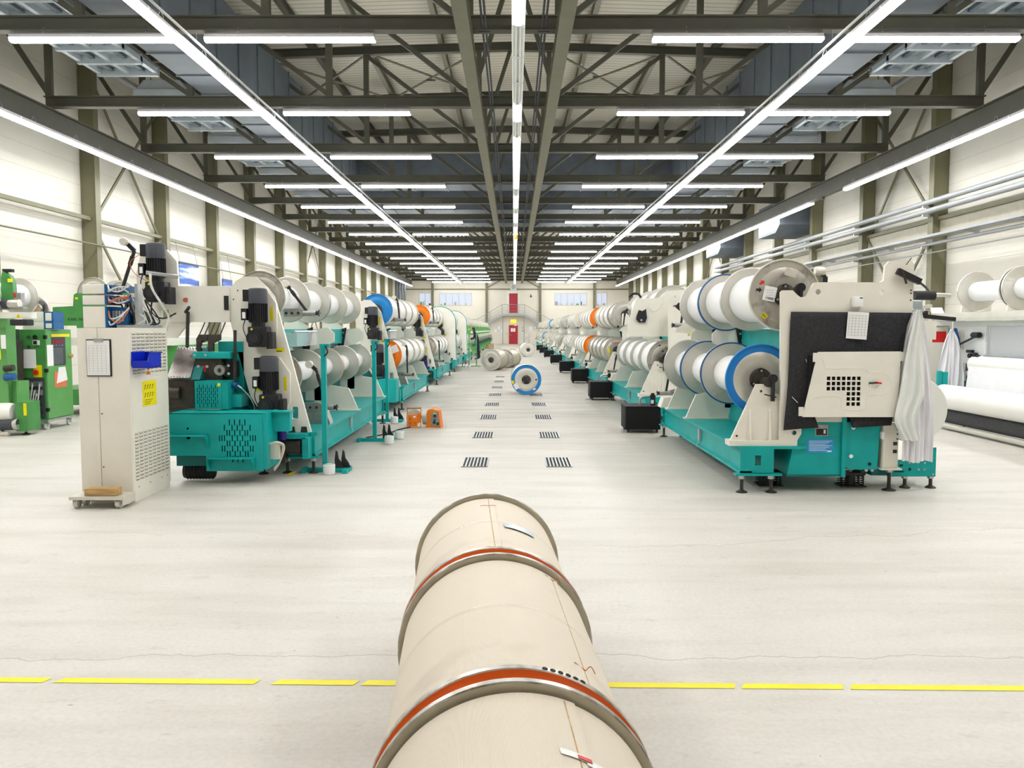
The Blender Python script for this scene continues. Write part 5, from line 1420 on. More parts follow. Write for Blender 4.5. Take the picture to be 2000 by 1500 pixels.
# ================================================================== BEAMS ON THE FLOOR
def floor_reel(D, W, X, Y, rot, label, **k):
    lift = k.pop('lift', 0)
    return reel(D, W, k.pop('yd', D * .93), loc=(X, Y, D / 2 + .0155 * 0 + lift), rotz=rot, label=label, group=None, **k)
b_ = floor_reel(.765, 1.1, .31, 20.75, .02, 'white yarn reel with bright blue front rim standing in the middle of the aisle', face='alu_cream', rims=('blue_paint', None), edges=('blue_paint', None), yarn='yarn_full')
fl = [c for c in b_.children if c.name.startswith('flange')][0]
sticker(fl, 'yellow_sticker', -.37, -.31, -.1, -.02, -.030, 'yellow', .3); sticker(fl, 'paper_label', -.31, -.2, -.24, -.09, -.031, 'paper', .5); sticker(fl, 'white_label', .17, .24, -.26, -.22, -.030, 'paper', .4)
a_ = MB(); a_.cyl((-.12, -.027, -.24), (-.12, -.026, -.24), .022, 'paper_red', 12); a_.prism([(.22, .0), (.25, .03), (.28, .0), (.25, -.02)], 1, -.028, -.026, 'ink'); a_.build('mark', fl)
floor_reel(.86, 1.15, -.92, 32.9, -.25, 'dull tan yarn reel lying left in the aisle, nearer of two side by side', face='alu_matte', yarn='tan_wrap_edge')
c2 = floor_reel(.80, 1.1, -.40, 35.2, -.3, 'brownish yarn reel lying left in the aisle, farther of two side by side', face='alu_dirty', yarn='tan_wrap_edge')
floor_reel(.84, 1.2, .86, 49.6, .1, 'pale yarn reel lying on the right of the aisle near the far red door', face='alu_cream', yarn='yarn_full')

# the three wrapped beams in the foreground
FR_D = .775
def wrapped(k, Xc, Yf, rot, W, label, rim, seam, front_rim, back_rim):
    t = thing('wrapped_reel', label, 'yarn reel', (Xc, Yf, FR_D / 2 + .002), rot, 'card-wrapped yarn reels lined up in the foreground')
    R = FR_D / 2
    for y, o, rm in ((0, -1, front_rim), (W, 1, back_rim)):
        f = MB(); t1 = .006
        f.lathe([(.05, 0), (.30 * R, 0), (.70 * R, .010), (.90 * R, .010)], (0, 0, 0), 'y', 'alu_dirty', 72)
        fa = MB(); fa.v = [(p[0], y + o * (p[1] + .006), p[2]) for p in f.v]
        for ff in f.f:
            if len(ff) == 4: fa.f.append(ff); fa.mi.append(fa._mi('alu_dirty'))
        # rim: tan inner face, flat metal tyre, painted channel outside
        inner = [(.05, 0), (R - .004, 0)]; tyre = [(R - .004, 0), (R, .003), (R, .024), (R - .003, .027)]
        chan = [(R - .003, .027), (R - .014, .033), (R - .022, .042), (R - .030, .050), (.93 * R - .03, .050), (.955 * R - .03, .01)]
        for prof, mm in ((inner, 'tan_wrap_edge'), (tyre, 'rim_metal'), (chan, rm)):
            h = MB(); h.lathe(prof, (0, 0, 0), 'y', mm, 112)
            kk = len(fa.v); fa.v += [(p[0], y + o * p[1], p[2]) for p in h.v]
            for ff in h.f:
                if len(ff) == 4: fa.f.append([a + kk for a in ff]); fa.mi.append(fa._mi(mm))
        fa.cyl((0, y, 0), (0, y + o * .03, 0), .055, 'dark_iron', 20)
        fa.build('flange', t, recalc=False)
    # card sleeve: cylinder with an overlapping seam
    r = R - .026; n = 160; a0 = math.radians(seam); vs = []; fs = []; uv = []
    rows_ = [.012, .014, W * .25, W * .5, W * .75, W - .014, W - .012]
    for j, y in enumerate(rows_):
        for i in range(n + 1):
            a = a0 + 2 * PI * i / n * 1.012
            rr_ = r + .0045 * (i / n) - (.02 if j in (0, len(rows_) - 1) else 0)
            vs.append((rr_ * math.sin(a), y, rr_ * math.cos(a)))
    for j in range(len(rows_) - 1):
        for i in range(n):
            q_ = j * (n + 1) + i; fs.append((q_, q_ + n + 1, q_ + n + 2, q_ + 1))
    me = bpy.data.meshes.new('card_sleeve'); me.from_pydata(vs, [], fs); uvl = me.uv_layers.new(name='UVMap')
    for p in me.polygons:
        p.use_smooth = True
        for li in p.loop_indices:
            vi = me.loops[li].vertex_index; i = vi % (n + 1); uvl.data[li].uv = (i / n * 4.2, vs[vi][1])
    me.set_sharp_from_angle(angle=math.radians(40))
    me.materials.append(MATS['card_wrap']); o = bpy.data.objects.new('card_sleeve', me); COL.objects.link(o); o.parent = t
    # edge of the card along the seam
    e = MB(); a = a0
    for d_, m_ in ((.0, 'wood'),):
        c_, s_ = math.cos(a - .004), math.sin(a - .004)
        e.bar(((r + .003) * s_, .02, (r + .003) * c_), ((r + .003) * s_, W - .02, (r + .003) * c_), .004, .003, m_, (s_, 0, c_))
    e.build('seam', o)
    # clear tape round the middle
    tp_ = MB(); tp_.lathe([(r + .0052, 0), (r + .0056, .002), (r + .0056, .030), (r + .0052, .032)], (0, W * .5 - .02, 0), 'y', 'clear_tape', 96)
    tp_.f = [f_ for f_ in tp_.f if len(f_) == 4]; tp_.mi = tp_.mi[:len(tp_.f)]; tp_.build('tape_band', o, recalc=False)
    return t, o, r
def mat_tape():
    m, nt, b, N, L = nodes_of('clear_tape')
    b.inputs['Base Color'].default_value = (.88, .82, .74, 1); b.inputs['Roughness'].default_value = .10; b.inputs['Alpha'].default_value = .16
    MATS['clear_tape'] = m
mat_tape()
SK = .062
def fx(Y): return -.003 - SK * (Y - 2.05)
rot_ = SK
t1, o1, rr1 = wrapped(0, fx(.90) , .905, rot_, 1.10, 'card-wrapped yarn reel nearest the camera, orange far rim, white tape on its seam', 'orange_rim', 20, 'rim_metal', 'orange_rim')
t2, o2_, rr2 = wrapped(1, fx(2.105), 2.112, rot_, 1.065, 'middle card-wrapped yarn reel in the foreground with orange rims at both ends', 'orange_rim', 37, 'orange_rim', 'orange_rim')
t3, o3, rr3 = wrapped(2, fx(3.28) , 3.29, rot_, 1.06, 'farthest card-wrapped yarn reel in the foreground with a pale blue sticker', 'orange_rim', 1, 'orange_rim', 'rim_metal')
def curved_label(parent, r, y0, y1, a0, a1, m, name='label', skew=0.0):
    n = 14; vs = []; 
    for dr in (0.0, .0012):
        for i in range(n + 1):
            f = i / n; a = math.radians(a0 + (a1 - a0) * f)
            for y in (y0 + skew * f, y1 + skew * f): vs.append(((r + dr) * math.sin(a), y, (r + dr) * math.cos(a)))
    fs = []; N_ = 2 * (n + 1)
    for i in range(n):
        q_ = N_ + 2 * i; fs.append((q_, q_ + 1, q_ + 3, q_ + 2))
        q_ = 2 * i; fs.append((q_, q_ + 2, q_ + 3, q_ + 1))
    mb = MB(); mb.add(vs, fs, m); return mb.build(name, parent, recalc=False)
mat('pale_blue', (.42, .52, .62), .3, var=.1, scale=30)
curved_label(o3, rr3 + .0052, .43, .51, 10, 33, 'pale_blue', 'blue_sticker', .0)
curved_label(o1, rr1 + .006, .80, .825, 13, 22, 'white_plastic', 'white_tape', -.01)
curved_label(o1, rr1 + .006, .78, .808, 22, 29, 'white_plastic', 'white_tape', -.015)
curved_label(o1, rr1 + .0075, .795, .81, 19, 24, 'red', 'red_mark', -.004)
# twine ends at the seams
tw = MB()
for a, y in ((37, 1.0), (37, .16)):
    for dx in (-.03, .03): 
        s_, c_ = math.sin(math.radians(a)), math.cos(math.radians(a)); tw.tube([((rr2 + .008) * s_, y, (rr2 + .008) * c_), ((rr2 + .012) * s_ + dx * .5, y + .02, (rr2 + .012) * c_), ((rr2 + .008) * s_ + dx, y + abs(dx) * .6, (rr2 + .008) * c_ - dx * s_)], .0015, 'cable_orange', 4, 3)
tw.build('twine', o2_)
tw = MB()
for a, y in ((1, .05), (1, .85)):
    for dx in (-.04, .04): tw.tube([((rr3 + .008) * math.sin(math.radians(a)), y, (rr3 + .008)), (dx * .5, y + .004, rr3 + .010), (dx, y + .012, rr3 + .005)], .0015, 'cable_orange', 4, 3)
tw.build('twine', o3)
# dark number scribbles on the worn rim next to the camera
nm = MB()
for i in range(6):
    a = math.radians(13 + i * 3.0); R = FR_D / 2
    nm.lathe([(.006, 0), (.011, .0)], (0, 0, 0), 'z', 'ink', 10); nm.v = nm.v[:-20]; nm.f = nm.f[:0]; nm.mi = []
nm = MB()
for i in range(6):
    a = math.radians(13 + i * 3.2); R = FR_D / 2 - .001
    ctr = Vector((R * math.sin(a), -.013, R * math.cos(a)))
    tdir = Vector((math.cos(a), 0, -math.sin(a)))
    nm.tube([ctr + tdir * (.006 * math.cos(q_ * PI / 4)) + Vector((0, .006 * math.sin(q_ * PI / 4), 0)) for q_ in range(9)], .0035, 'ink', 4, 1)
nm.build('stamped_number', t2)
# ================================================================== OBJECTS AROUND THE MACHINES
# beige electrical cabinet in front of the left machine
cab = thing('electrical_cabinet', 'tall beige electrical cabinet with louvred side standing before the nearest left machine', 'cabinet', (-3.86, 8.16, 0))
x0, x1, y0, y1 = -.23, .225, -.42, .42
cb = MB(); cb.box(x0, x1, y0 + .02, y1, .06, 1.672, 'beige_paint'); cb.box(x0 + .02, x1 - .005, y0 + .03, y1 - .01, .0, .06, 'beige_paint'); cb.build('cabinet_body', cab)
dr = MB(); dr.bbox(x0 - .035, x0 + .155, y0 - .012, y0 + .02, .10, 1.67, 'beige_paint', .006); dro = dr.build('door', cab)
dr = MB(); dr.bbox(x0 + .159, x1, y0 - .012, y0 + .02, .10, 1.67, 'beige_paint', .006); dro2 = dr.build('door', cab)
for z in (.35, .86): MB().cyl((x0 + .18, y0 - .016, z), (x0 + .18, y0 - .01, z), .007, 'dark_iron', 10).build('lock', dro2)
def louvres(zs, ycols, w):
    L_ = MB()
    for z in zs:
        for y in ycols:
            L_.add([(x1, y, z), (x1, y + w, z), (x1 + .008, y + w, z - .004), (x1 + .008, y, z - .004), (x1, y, z - .018), (x1, y + w, z - .018)], [(0, 1, 2, 3), (3, 2, 5, 4), (0, 3, 4), (1, 5, 2)], 'beige_paint')
            L_.box(x1 + .0002, x1 + .0022, y + .004, y + w - .004, z - .024, z - .019, 'dark_iron')
    return L_
w_ = .078
louvres([1.63 - i * .034 for i in range(12)], [y0 + .05 + i * .096 for i in range(8)], w_).build('louvre_field', cab, angle=10)
louvres([.67 - i * .034 for i in range(14)], [y0 + .05 + i * .096 for i in range(8)], w_).build('louvre_field', cab, angle=10)
def side_sign(name, ya, yb, za, zb, m, parent, d=.001):
    mb = MB(); mb.box(x1 + d - .001, x1 + d, ya, yb, za, zb, m); return mb.build(name, parent)
yn = side_sign('yellow_notice', y0 + .24, y0 + .55, .90, 1.15, 'yellow', cab, .002)
ar = MB(); 
for r_ in range(2):
    for i in range(4):
        y = y0 + .28 + i * .055; z = 1.10 - r_ * .08
        ar.bar((x1 + .003, y, z - .03), (x1 + .003, y + .03, z + .01), .002, .006, 'ink'); ar.bar((x1 + .003, y + .03, z + .01), (x1 + .003, y + .012, z + .008), .002, .006, 'ink')
for i in range(3): ar.box(x1 + .002, x1 + .003, y0 + .28, y0 + .46 - i * .03, 0.96 - i * .02, .965 - i * .02, 'ink')
ar.build('print', yn)
tri = MB(); tri.prism([(y0 + .33, 1.21), (y0 + .43, 1.21), (y0 + .38, 1.30)], 0, x1 + .001, x1 + .002, 'orange_paint'); tro = tri.build('warning_sign', cab)
tri = MB(); tri.prism([(y0 + .375, 1.22), (y0 + .392, 1.255), (y0 + .378, 1.255), (y0 + .386, 1.28), (y0 + .366, 1.248), (y0 + .38, 1.248)], 0, x1 + .002, x1 + .003, 'ink'); tri.build('symbol', tro)
for y in (y0 + .1, y0 + .35, y0 + .62, y0 + .75): side_sign('screw', y, y + .012, .13, .142, 'dark_iron', cab, .003)
# clipboard
cl = thing('clipboard', 'clipboard with a white form hung on the door of the beige cabinet', 'clipboard', (-3.86, 8.16 - .432, 0))
m_ = MB(); m_.box(-.175, .06, -.008, -.001, 1.215, 1.565, 'black_paint'); m_.build('board', cl)
m_ = MB(); m_.box(-.17, .045, -.011, -.008, 1.225, 1.555, 'paper'); po = m_.build('paper', cl)
m_ = MB()
for i in range(12): m_.box(-.155, .03, -.0118, -.011, 1.24 + i * .024, 1.241 + i * .024, 'ink_grey')
for i in range(5): m_.box(-.15 + i * .04, -.149 + i * .04, -.0118, -.011, 1.24, 1.51, 'ink_grey')
m_.build('print', po)
MB().bbox(-.10, -.01, -.02, -.008, 1.54, 1.575, 'zinc', .004).build('clip', cl)
# blue bin on the cabinet side
bn = thing('storage_bin', 'blue plastic storage bin hooked on the side of the beige cabinet', 'bin', (-3.86 + x1 + .001, 7.75, 1.29))
m_ = MB()
P = [(0, 0), (.30, 0), (.40, .06), (.40, .085), (.33, .15), (.0, .15)]
for a, b in ((.012, .018), (.215, .221)): m_.prism([(.02, 0), (.36, 0), (.36, .145), (.06, .145), (.0, .07)], 0, a, b, 'blue_plastic')
m_.box(.012, .221, .02, .36, 0, .006, 'blue_plastic'); m_.box(.012, .221, .354, .36, 0, .145, 'blue_plastic'); m_.prism([(.0, .066), (.02, 0), (.026, 0), (.006, .07)], 0, .012, .221, 'blue_plastic')
m_.box(.0, .012, .02, .36, .02, .155, 'blue_plastic'); m_.box(.205, .235, .04, .37, .138, .15, 'blue_plastic'); m_.box(.0, .235, .35, .37, .138, .15, 'blue_plastic')
m_.build('bin_shell', bn); bn.scale = (.75, .80, 1)
# dolly with wood block
dl = thing('dolly', 'low metal dolly on casters in front of the beige cabinet', 'dolly', (-3.84, 7.57, 0))
m_ = MB(); m_.box(-.27, .22, -.1, .15, .105, .115, 'alu_cream'); m_.box(-.27, .22, -.105, -.1, .085, .115, 'alu_cream'); m_.box(.22, .228, -.1, .15, .03, .115, 'alu_cream'); m_.build('platform', dl)
for x in (-.22, .17):
    for y in (-.05, .1):
        m_ = MB(); m_.box(x - .03, x - .024, y - .03, y + .03, .03, .1, 'zinc'); m_.box(x + .024, x + .03, y - .03, y + .03, .03, .1, 'zinc'); m_.box(x - .03, x + .03, y - .03, y + .03, .095, .105, 'zinc'); c_ = m_.build('caster', dl)
        m_ = MB(); m_.cyl((x - .02, y, .042), (x + .02, y, .042), .042, 'alu_cream', 20); m_.cyl((x - .024, y, .042), (x + .024, y, .042), .015, 'dark_iron', 10); m_.build('wheel', c_)
m_ = MB(); m_.bbox(-3.985, -3.69, 7.50, 7.62, .117, .185, 'wood', .006); tag(m_.build('wood_block'), 'rough wooden block lying on the low dolly', 'wood block')
# stack of white and blue valve units on the cabinet
def valve(z, h, label):
    t = thing('control_unit', label, 'control unit', (-4.15, 8.0, z), 0, 'white and blue control units on the beige cabinet')
    m_ = MB(); m_.bbox(.0, .215, -.10, .12, .0, h, 'cream_box', .008); m_.build('front_box', t)
    MB().box(-.02, .0, -.06, .2, .01, h - .02, 'blue_cast').build('side_plate', t)
    m_ = MB(); m_.box(.215, .235, -.10, .2, .0, h, 'blue_cast'); m_.box(.235, .39, -.02, .25, .02, h - .01, 'blue_cast')
    for i in range(4): m_.box(.25 + i * .03, .27 + i * .03, -.03, -.02, h * .3, h * .8, 'zinc')
    m_.build('blue_block', t)
    m_ = MB(); rr = random.Random(int(z * 100))
    for i in range(3): m_.tube([(.24, -.08, rr.uniform(.02, h)), (.29, -.14, rr.uniform(.02, h * .5)), (.36, -.12, rr.uniform(0, h)), (.42, -.04, rr.uniform(0, h))], .007, rr.choice(['cable_orange', 'cable_pale', 'cable_pale']), 5)
    m_.build('cables', t)
valve(1.674, .205, 'large white control unit with blue block, lowest of the three on the beige cabinet')
valve(1.895, .09, 'white control unit with blue block, middle of the three on the beige cabinet')
valve(2.0, .09, 'white control unit with blue block, topmost of the three on the beige cabinet')
m_ = MB(); rr = random.Random(9)
for i in range(16):
    x = rr.uniform(-3.85, -3.66); y = rr.uniform(7.95, 8.4)
    m_.tube([(x, y, 1.70), (x + rr.uniform(-.05, .1), y + .02, 1.72 + rr.uniform(0, .12)), (x + rr.uniform(-.1, .02), y + .05, 1.8 + rr.uniform(0, .2)), (x + rr.uniform(-.05, .03), y + .1, 1.69)], .008, rr.choice(['cable_pale', 'zinc', 'black_rubber', 'cable_pale']), 5, 5)
m_.box(-3.69, -3.66, 8.0, 8.1, 1.675, 2.1, 'zinc'); m_.box(-3.85, -3.64, 7.95, 8.5, 1.674, 1.70, 'zinc')
m_.box(-3.83, -3.7, 8.1, 8.4, 1.70, 1.83, 'dark_iron')
tag(m_.build('cable_bundle'), 'tangle of pale hoses and cables on top of the beige cabinet', 'cables')

# teal T-stands beside the left machines
def tstand(h, side=1):
    t = thing('stand', '', 'stand')
    MB().box(-.028, .028, -.028, .028, .0, h, 'teal_paint').build('post', t)
    b = MB(); b.box(-.26, .28, -.03, .03, .0, .05, 'teal_paint'); b.box(.22, .28, -.14, .16, .0, .05, 'teal_paint'); b.box(-.26, -.21, -.1, .1, 0, .05, 'teal_paint'); b.build('base', t)
    k = MB(); k.box(-.04, .07, -.035, .035, h - .04, h, 'teal_paint'); k.tube([(.03, -.04, h - .02), (.06, -.06, h - .09), (.02, -.05, h - .14)], .01, 'black_paint', 6); k.build('head', t)
    c = MB()
    for d in (0, .07): c.prism([(.12 + d, .05), (.22 + d, .05), (.20 + d, .10), (.16 + d, .16), (.15 + d, .24), (.13 + d, .26), (.115 + d, .15)], 1, -.03 + d * .6, -.0 + d * .6, 'black_paint')
    c.build('yarn_hook', t)
    return t
sg = 'teal stands beside the left machines'
s1 = tstand(1.49); KIDS[s1.name] = list(s1.children)
s1.location = (-2.2, 9.46, 0); tag(s1, 'teal post stand beside the nearest left machine, closest to the camera', None, sg)
dup(s1, (-2.06, 12.05, 0), 0, 'teal post stand beside the nearest left machine, second from the camera', sg)
dup(s1, (-2.28, 14.65, 0), 0, 'teal post stand at the second left machine, third from the camera', sg)
def tub():
    t = thing('tub', '', 'tub')
    m_ = MB(); m_.lathe([(.055, 0), (.066, .006), (.07, .10), (.068, .112), (.06, .118)], (0, 0, 0), 'z', 'white_plastic', 28); m_.build('tub_body', t)
    m_ = MB(); m_.lathe([(.06, .112), (.060, .120), (.045, .120), (.04, .112)], (0, 0, 0), 'z', 'teal_paint', 28); m_.build('rim', t)
    return t
tb_ = tub(); KIDS[tb_.name] = list(tb_.children)
tubs = [(-2.12, 9.30, 'beside the foot of the nearest teal stand'), (-1.81, 11.80, 'nearer of two by the second teal stand'), (-1.74, 12.35, 'farther of two by the second teal stand'), (-2.12, 14.42, 'by the foot of the third teal stand'), (-2.09, 35.1, 'left of two at the green posts'), (-1.93, 35.1, 'right of two at the green posts')]
for i, (x, y, w) in enumerate(tubs):
    lab = 'small white tub on the floor, ' + w
    if i == 0: tb_.location = (x, y, 0); tag(tb_, lab, None, 'white tubs on the floor')
    else: dup(tb_, (x, y, 0), 0, lab, 'white tubs on the floor')
for i, (x, y) in enumerate(((-2.0, 36.4), (-1.68, 36.6))):
    m_ = MB(); m_.box(x - .025, x + .025, y - .025, y + .025, 0.0, 1.5, 'green_light'); m_.box(x - .2, x + .2, y - .02, y + .02, .0, .04, 'green_light')
    tag(m_.build('stand'), 'thin green post stand beside the worker, %s one' % ('left' if i == 0 else 'right'), 'stand', 'green post stands')
m_ = MB(); m_.add([(-2.60, 9.25, .002), (-2.54, 9.22, .002), (-2.50, 9.32, .03), (-2.57, 9.35, .012), (-2.60, 9.25, .004), (-2.54, 9.22, .004), (-2.50, 9.32, .032), (-2.57, 9.35, .014)], [(0, 3, 2, 1), (4, 5, 6, 7), (0, 1, 5, 4), (1, 2, 6, 5), (2, 3, 7, 6), (3, 0, 4, 7)], 'yellow')
tag(m_.build('floor_tag'), 'small crumpled yellow tag on the floor under the nearest left machine', 'tag')
m_ = MB(); m_.tube([(-2.25, 12.4, .012), (-2.0, 12.9, .012), (-1.9, 13.4, .012), (-1.75, 13.75, .012)], .01, 'black_rubber', 6)
tag(m_.build('floor_cable'), 'dark cable on the floor leading to the orange cable reels', 'cable')

# orange cable reels
cr = thing('cable_reel', 'orange tubular-framed cable reel on the aisle floor, left of two', 'cable reel', (-1.70, 13.85, 0), .1)
m_ = MB()
for x in (-.12, .11): m_.box(x, x + .012, -.10, -.088, 0, .33, 'orange_paint').box(x, x + .012, .09, .102, 0, .33, 'orange_paint').box(x, x + .012, -.1, .1, .0, .012, 'orange_paint')
m_.box(-.12, .122, -.1, -.088, .318, .33, 'black_paint').box(-.12, .122, -.1, -.088, 0, .012, 'orange_paint').box(-.12, .122, .09, .102, .318, .33, 'orange_paint'); m_.build('frame', cr)
m_ = MB(); m_.bbox(-.10, .06, -.098, -.05, .02, .22, 'orange_paint', .01); m_.box(.06, .11, -.09, -.06, .08, .24, 'orange_paint')
for x, z in ((-.06, .08), (-.06, .15), (.02, .08)): m_.box(x - .018, x + .018, -.102, -.098, z - .02, z + .02, 'orange_rim')
m_.box(-.01, .03, -.102, -.098, .17, .2, 'paper'); m_.build('socket_panel', cr)
m_ = MB(); m_.lathe([(.03, -.05), (.13, -.05), (.13, -.04), (.10, -.04), (.10, .04), (.13, .04), (.13, .05), (.03, .05)], (0, .03, .17), 'y', 'alu_cream', 28); m_.build('drum', cr)
c2 = thing('cable_reel', 'orange cable reel with grey socket face on the aisle floor, right of two', 'cable reel', (-1.38, 13.85, 0), -.15)
m_ = MB(); m_.prism([(-.10, 0), (.16, 0), (.12, .29), (-.0, .32), (-.07, .3)], 1, -.09, .1, 'orange_paint'); m_.build('housing', c2)
m_ = MB(); m_.prism([(-.01, .03), (.145, .03), (.11, .27), (.0, .27)], 1, -.1, -.09, 'cast_metal')
for x, z in ((.06, .20), (.05, .09), (.11, .07)): m_.cyl((x, -.108, z), (x, -.1, z), .026, 'black_rubber', 16)
m_.cyl((.06, -.112, .13), (.06, -.1, .13), .02, 'grey_cowl', 14); m_.box(.03, .08, -.102, -.1, .235, .25, 'yellow'); m_.build('socket_panel', c2)
m_ = MB(); m_.lathe([(.02, -.04), (.13, -.04), (.13, .04), (.02, .04)], (-.12, 0, .17), 'x', 'alu_matte', 24); m_.build('drum', c2)
m_ = MB(); m_.tube([(.0, 0, .31), (.02, 0, .35), (.08, 0, .35), (.1, 0, .30)], .012, 'alu_cream', 8); m_.build('handle', c2)

# wooden crate and step stool far away, by the end of the rows
m_ = MB()
for z in (.0, .16, .32):
    m_.box(-2.3, -1.75, 70.0, 70.02, z, z + .12, 'cardboard').box(-2.3, -1.75, 70.4, 70.42, z, z + .12, 'cardboard').box(-2.3, -2.28, 70.0, 70.42, z, z + .12, 'cardboard').box(-1.77, -1.75, 70, 70.42, z, z + .12, 'cardboard')
for x in (-2.3, -1.79): m_.box(x, x + .04, 70.02, 70.05, 0, .46, 'wood')
tag(m_.build('crate'), 'small wooden crate on the floor at the far end of the green machines', 'crate')
m_ = MB()
for i in range(4): m_.box(1.0, 1.5, 80.0 + i * .18, 80.2 + i * .18, .22 * (i + 1) - .03, .22 * (i + 1), 'pipe_grey')
for x in (1.0, 1.47): m_.bar((x, 80, 0), (x, 80.8, 1.0), .03, .06, 'pipe_grey'); m_.bar((x, 80.8, 0), (x, 80.8, 1.3), .03, .03, 'pipe_grey')
tag(m_.build('step_ladder'), 'small grey step ladder near the far wall right of the aisle', 'ladder')

# ------------------------------------------------------------------ person
def skin_body(name, chain, edges, m, parent=None, levels=2):
    me = bpy.data.meshes.new(name); me.from_pydata([c[:3] for c in chain], edges, [])
    o = bpy.data.objects.new(name, me); COL.objects.link(o)
    md = o.modifiers.new('skin', 'SKIN'); md.use_smooth_shade = True
    for i, c in enumerate(chain):
        v = me.skin_vertices[0].data[i]; v.radius = (c[3], c[4] if len(c) > 4 else c[3]); v.use_root = (i == 0)
    sb = o.modifiers.new('sub', 'SUBSURF'); sb.levels = levels; sb.render_levels = levels
    bpy.context.view_layer.update()
    me2 = bpy.data.meshes.new_from_object(o.evaluated_get(bpy.context.evaluated_depsgraph_get()))
    o.modifiers.clear(); o.data = me2; me2.materials.clear(); me2.materials.append(MATS[m])
    if parent: o.parent = parent
    return o
# stands at the green machine, turned to it (facing -x), leaning forward with the arms reaching in
pr_ = thing('person', 'person in dark navy work clothes leaning towards the first green machine', 'person', (-2.02, 45.2, 0))
ch = [(0.02, 0, .92, .145, .12), (0.0, 0, 1.05, .13, .11), (-.05, 0, 1.22, .155, .125), (-.12, 0, 1.40, .15, .10), (-.17, 0, 1.50, .055, .055), (-.22, 0, 1.58, .058, .06),
      (.02, -.09, .86, .085), (.0, -.10, .50, .062), (.04, -.10, .10, .045), (-.08, -.11, .045, .04), (-.17, -.11, .03, .03),
      (.03, .09, .86, .085), (.06, .11, .50, .062), (.12, .11, .10, .045), (.01, .12, .045, .04), (-.08, .12, .03, .03),
      (-.13, -.19, 1.41, .06), (-.2, -.23, 1.16, .045), (-.40, -.2, 1.10, .036), (-.13, .19, 1.41, .06), (-.22, .22, 1.17, .045), (-.43, .16, 1.14, .036)]
ed = [(0, 1), (1, 2), (2, 3), (3, 4), (4, 5), (0, 6), (6, 7), (7, 8), (8, 9), (9, 10), (0, 11), (11, 12), (12, 13), (13, 14), (14, 15), (3, 16), (16, 17), (17, 18), (3, 19), (19, 20), (20, 21)]
bd = skin_body('body', ch, ed, 'navy_cloth', pr_)
hd = MB(); hd.lathe([(.02, -.125), (.055, -.11), (.075, -.06), (.085, 0), (.084, .05), (.065, .095), (.03, .115), (.0001, .12)], (-.24, 0, 1.635), 'z', 'skin', 24)
hd.v = [(-.24 + (p[0] + .24) * 1.12 - (.01 if p[2] < 1.6 else 0), p[1] * .88, p[2]) for p in hd.v]
hd.prism([(-.335, 1.64), (-.365, 1.60), (-.33, 1.59)], 1, -.012, .012, 'skin')
for s in (-1, 1):
    hd.lathe([(.001, -.01), (.022, 0), (.001, .012)], (-.235, s * .078, 1.62), 'y', 'skin', 10)
    hd.lathe([(.001, -.008), (.011, 0), (.001, .008)], (-.322, s * .03, 1.645), 'x', 'paper', 8); hd.lathe([(.001, -.004), (.006, 0), (.001, .004)], (-.330, s * .03, 1.645), 'x', 'ink', 8)
hd.box(-.328, -.318, -.022, .022, 1.565, 1.572, 'paper_red')
ho = hd.build('head', pr_)
hr = MB(); hr.lathe([(.086, -.02), (.094, .03), (.085, .08), (.05, .12), (.0001, .13)], (-.225, 0, 1.64), 'z', 'hair', 24); hr.lathe([(.07, -.09), (.088, -.03), (.092, .03)], (-.205, 0, 1.64), 'z', 'hair', 24)
hr.v = [(p[0], p[1] * .92, p[2]) for p in hr.v]; hr.build('hair', ho)
for s, hx, hy, hz in ((-1, -.44, -.195, 1.09), (1, -.47, .155, 1.13)):
    c_ = [(hx, hy, hz, .026, .018), (hx - .055, hy, hz, .032, .016), (hx - .09, hy, hz - .002, .03, .014)]
    e_ = [(0, 1), (1, 2)]
    for k in range(4):
        yy = hy + (k - 1.5) * .019; n0 = len(c_); l_ = (.05, .062, .058, .045)[k]
        c_ += [(hx - .10, yy, hz - .004, .009), (hx - .10 - l_ * .6, yy, hz - .012, .008), (hx - .10 - l_, yy, hz - .034, .007)]; e_ += [(2, n0), (n0, n0 + 1), (n0 + 1, n0 + 2)]
    n0 = len(c_); c_ += [(hx - .04, hy - s * .03, hz - .01, .011), (hx - .075, hy - s * .045, hz - .025, .009)]; e_ += [(1, n0), (n0, n0 + 1)]
    skin_body('hand', c_, e_, 'skin', pr_, 1)

# ================================================================== GREEN MACHINE AND CABINET AT THE LEFT EDGE
gc = thing('control_cabinet', 'green control cabinet on casters with red display at the left edge', 'cabinet', (-7.98, 13.85, 0))
gx0, gx1, gy0, gy1 = -.30, .26, -.38, .40
m_ = MB(); m_.box(gx0, gx1, gy0, gy1, .17, 1.655, 'green_paint'); m_.box(gx0, gx0 + .17, gy0 - .02, gy0, .3, 1.655, 'green_paint'); m_.box(gx0 - .03, gx1 + .03, gy0 - .03, gy1 + .03, .13, .17, 'zinc'); m_.build('cabinet_body', gc)
m_ = MB(); m_.box(gx1, gx1 + .018, gy0 + .01, gy1 - .01, .18, 1.65, 'green_light'); gd = m_.build('door', gc)
for z in (.3, .95, 1.5): MB().box(gx1 - .02, gx1 + .03, gy0 - .012, gy0 + .03, z, z + .06, 'black_paint').build('hinge', gd)
m_ = MB(); m_.box(gx1 + .018, gx1 + .021, gy0 + .16, gy1 - .2, 1.05, 1.53, 'grey_cowl'); dp = m_.build('display_panel', gd)
m_ = MB(); m_.box(gx1 + .021, gx1 + .024, gy0 + .16, gy1 - .06, 1.53, 1.58, 'yellow'); m_.build('yellow_strip', dp)
m_ = MB()
for i in range(4): m_.box(gx1 + .021, gx1 + .025, gy0 + .18 + i * .09, gy0 + .25 + i * .09, 1.43, 1.48, 'screen_red')
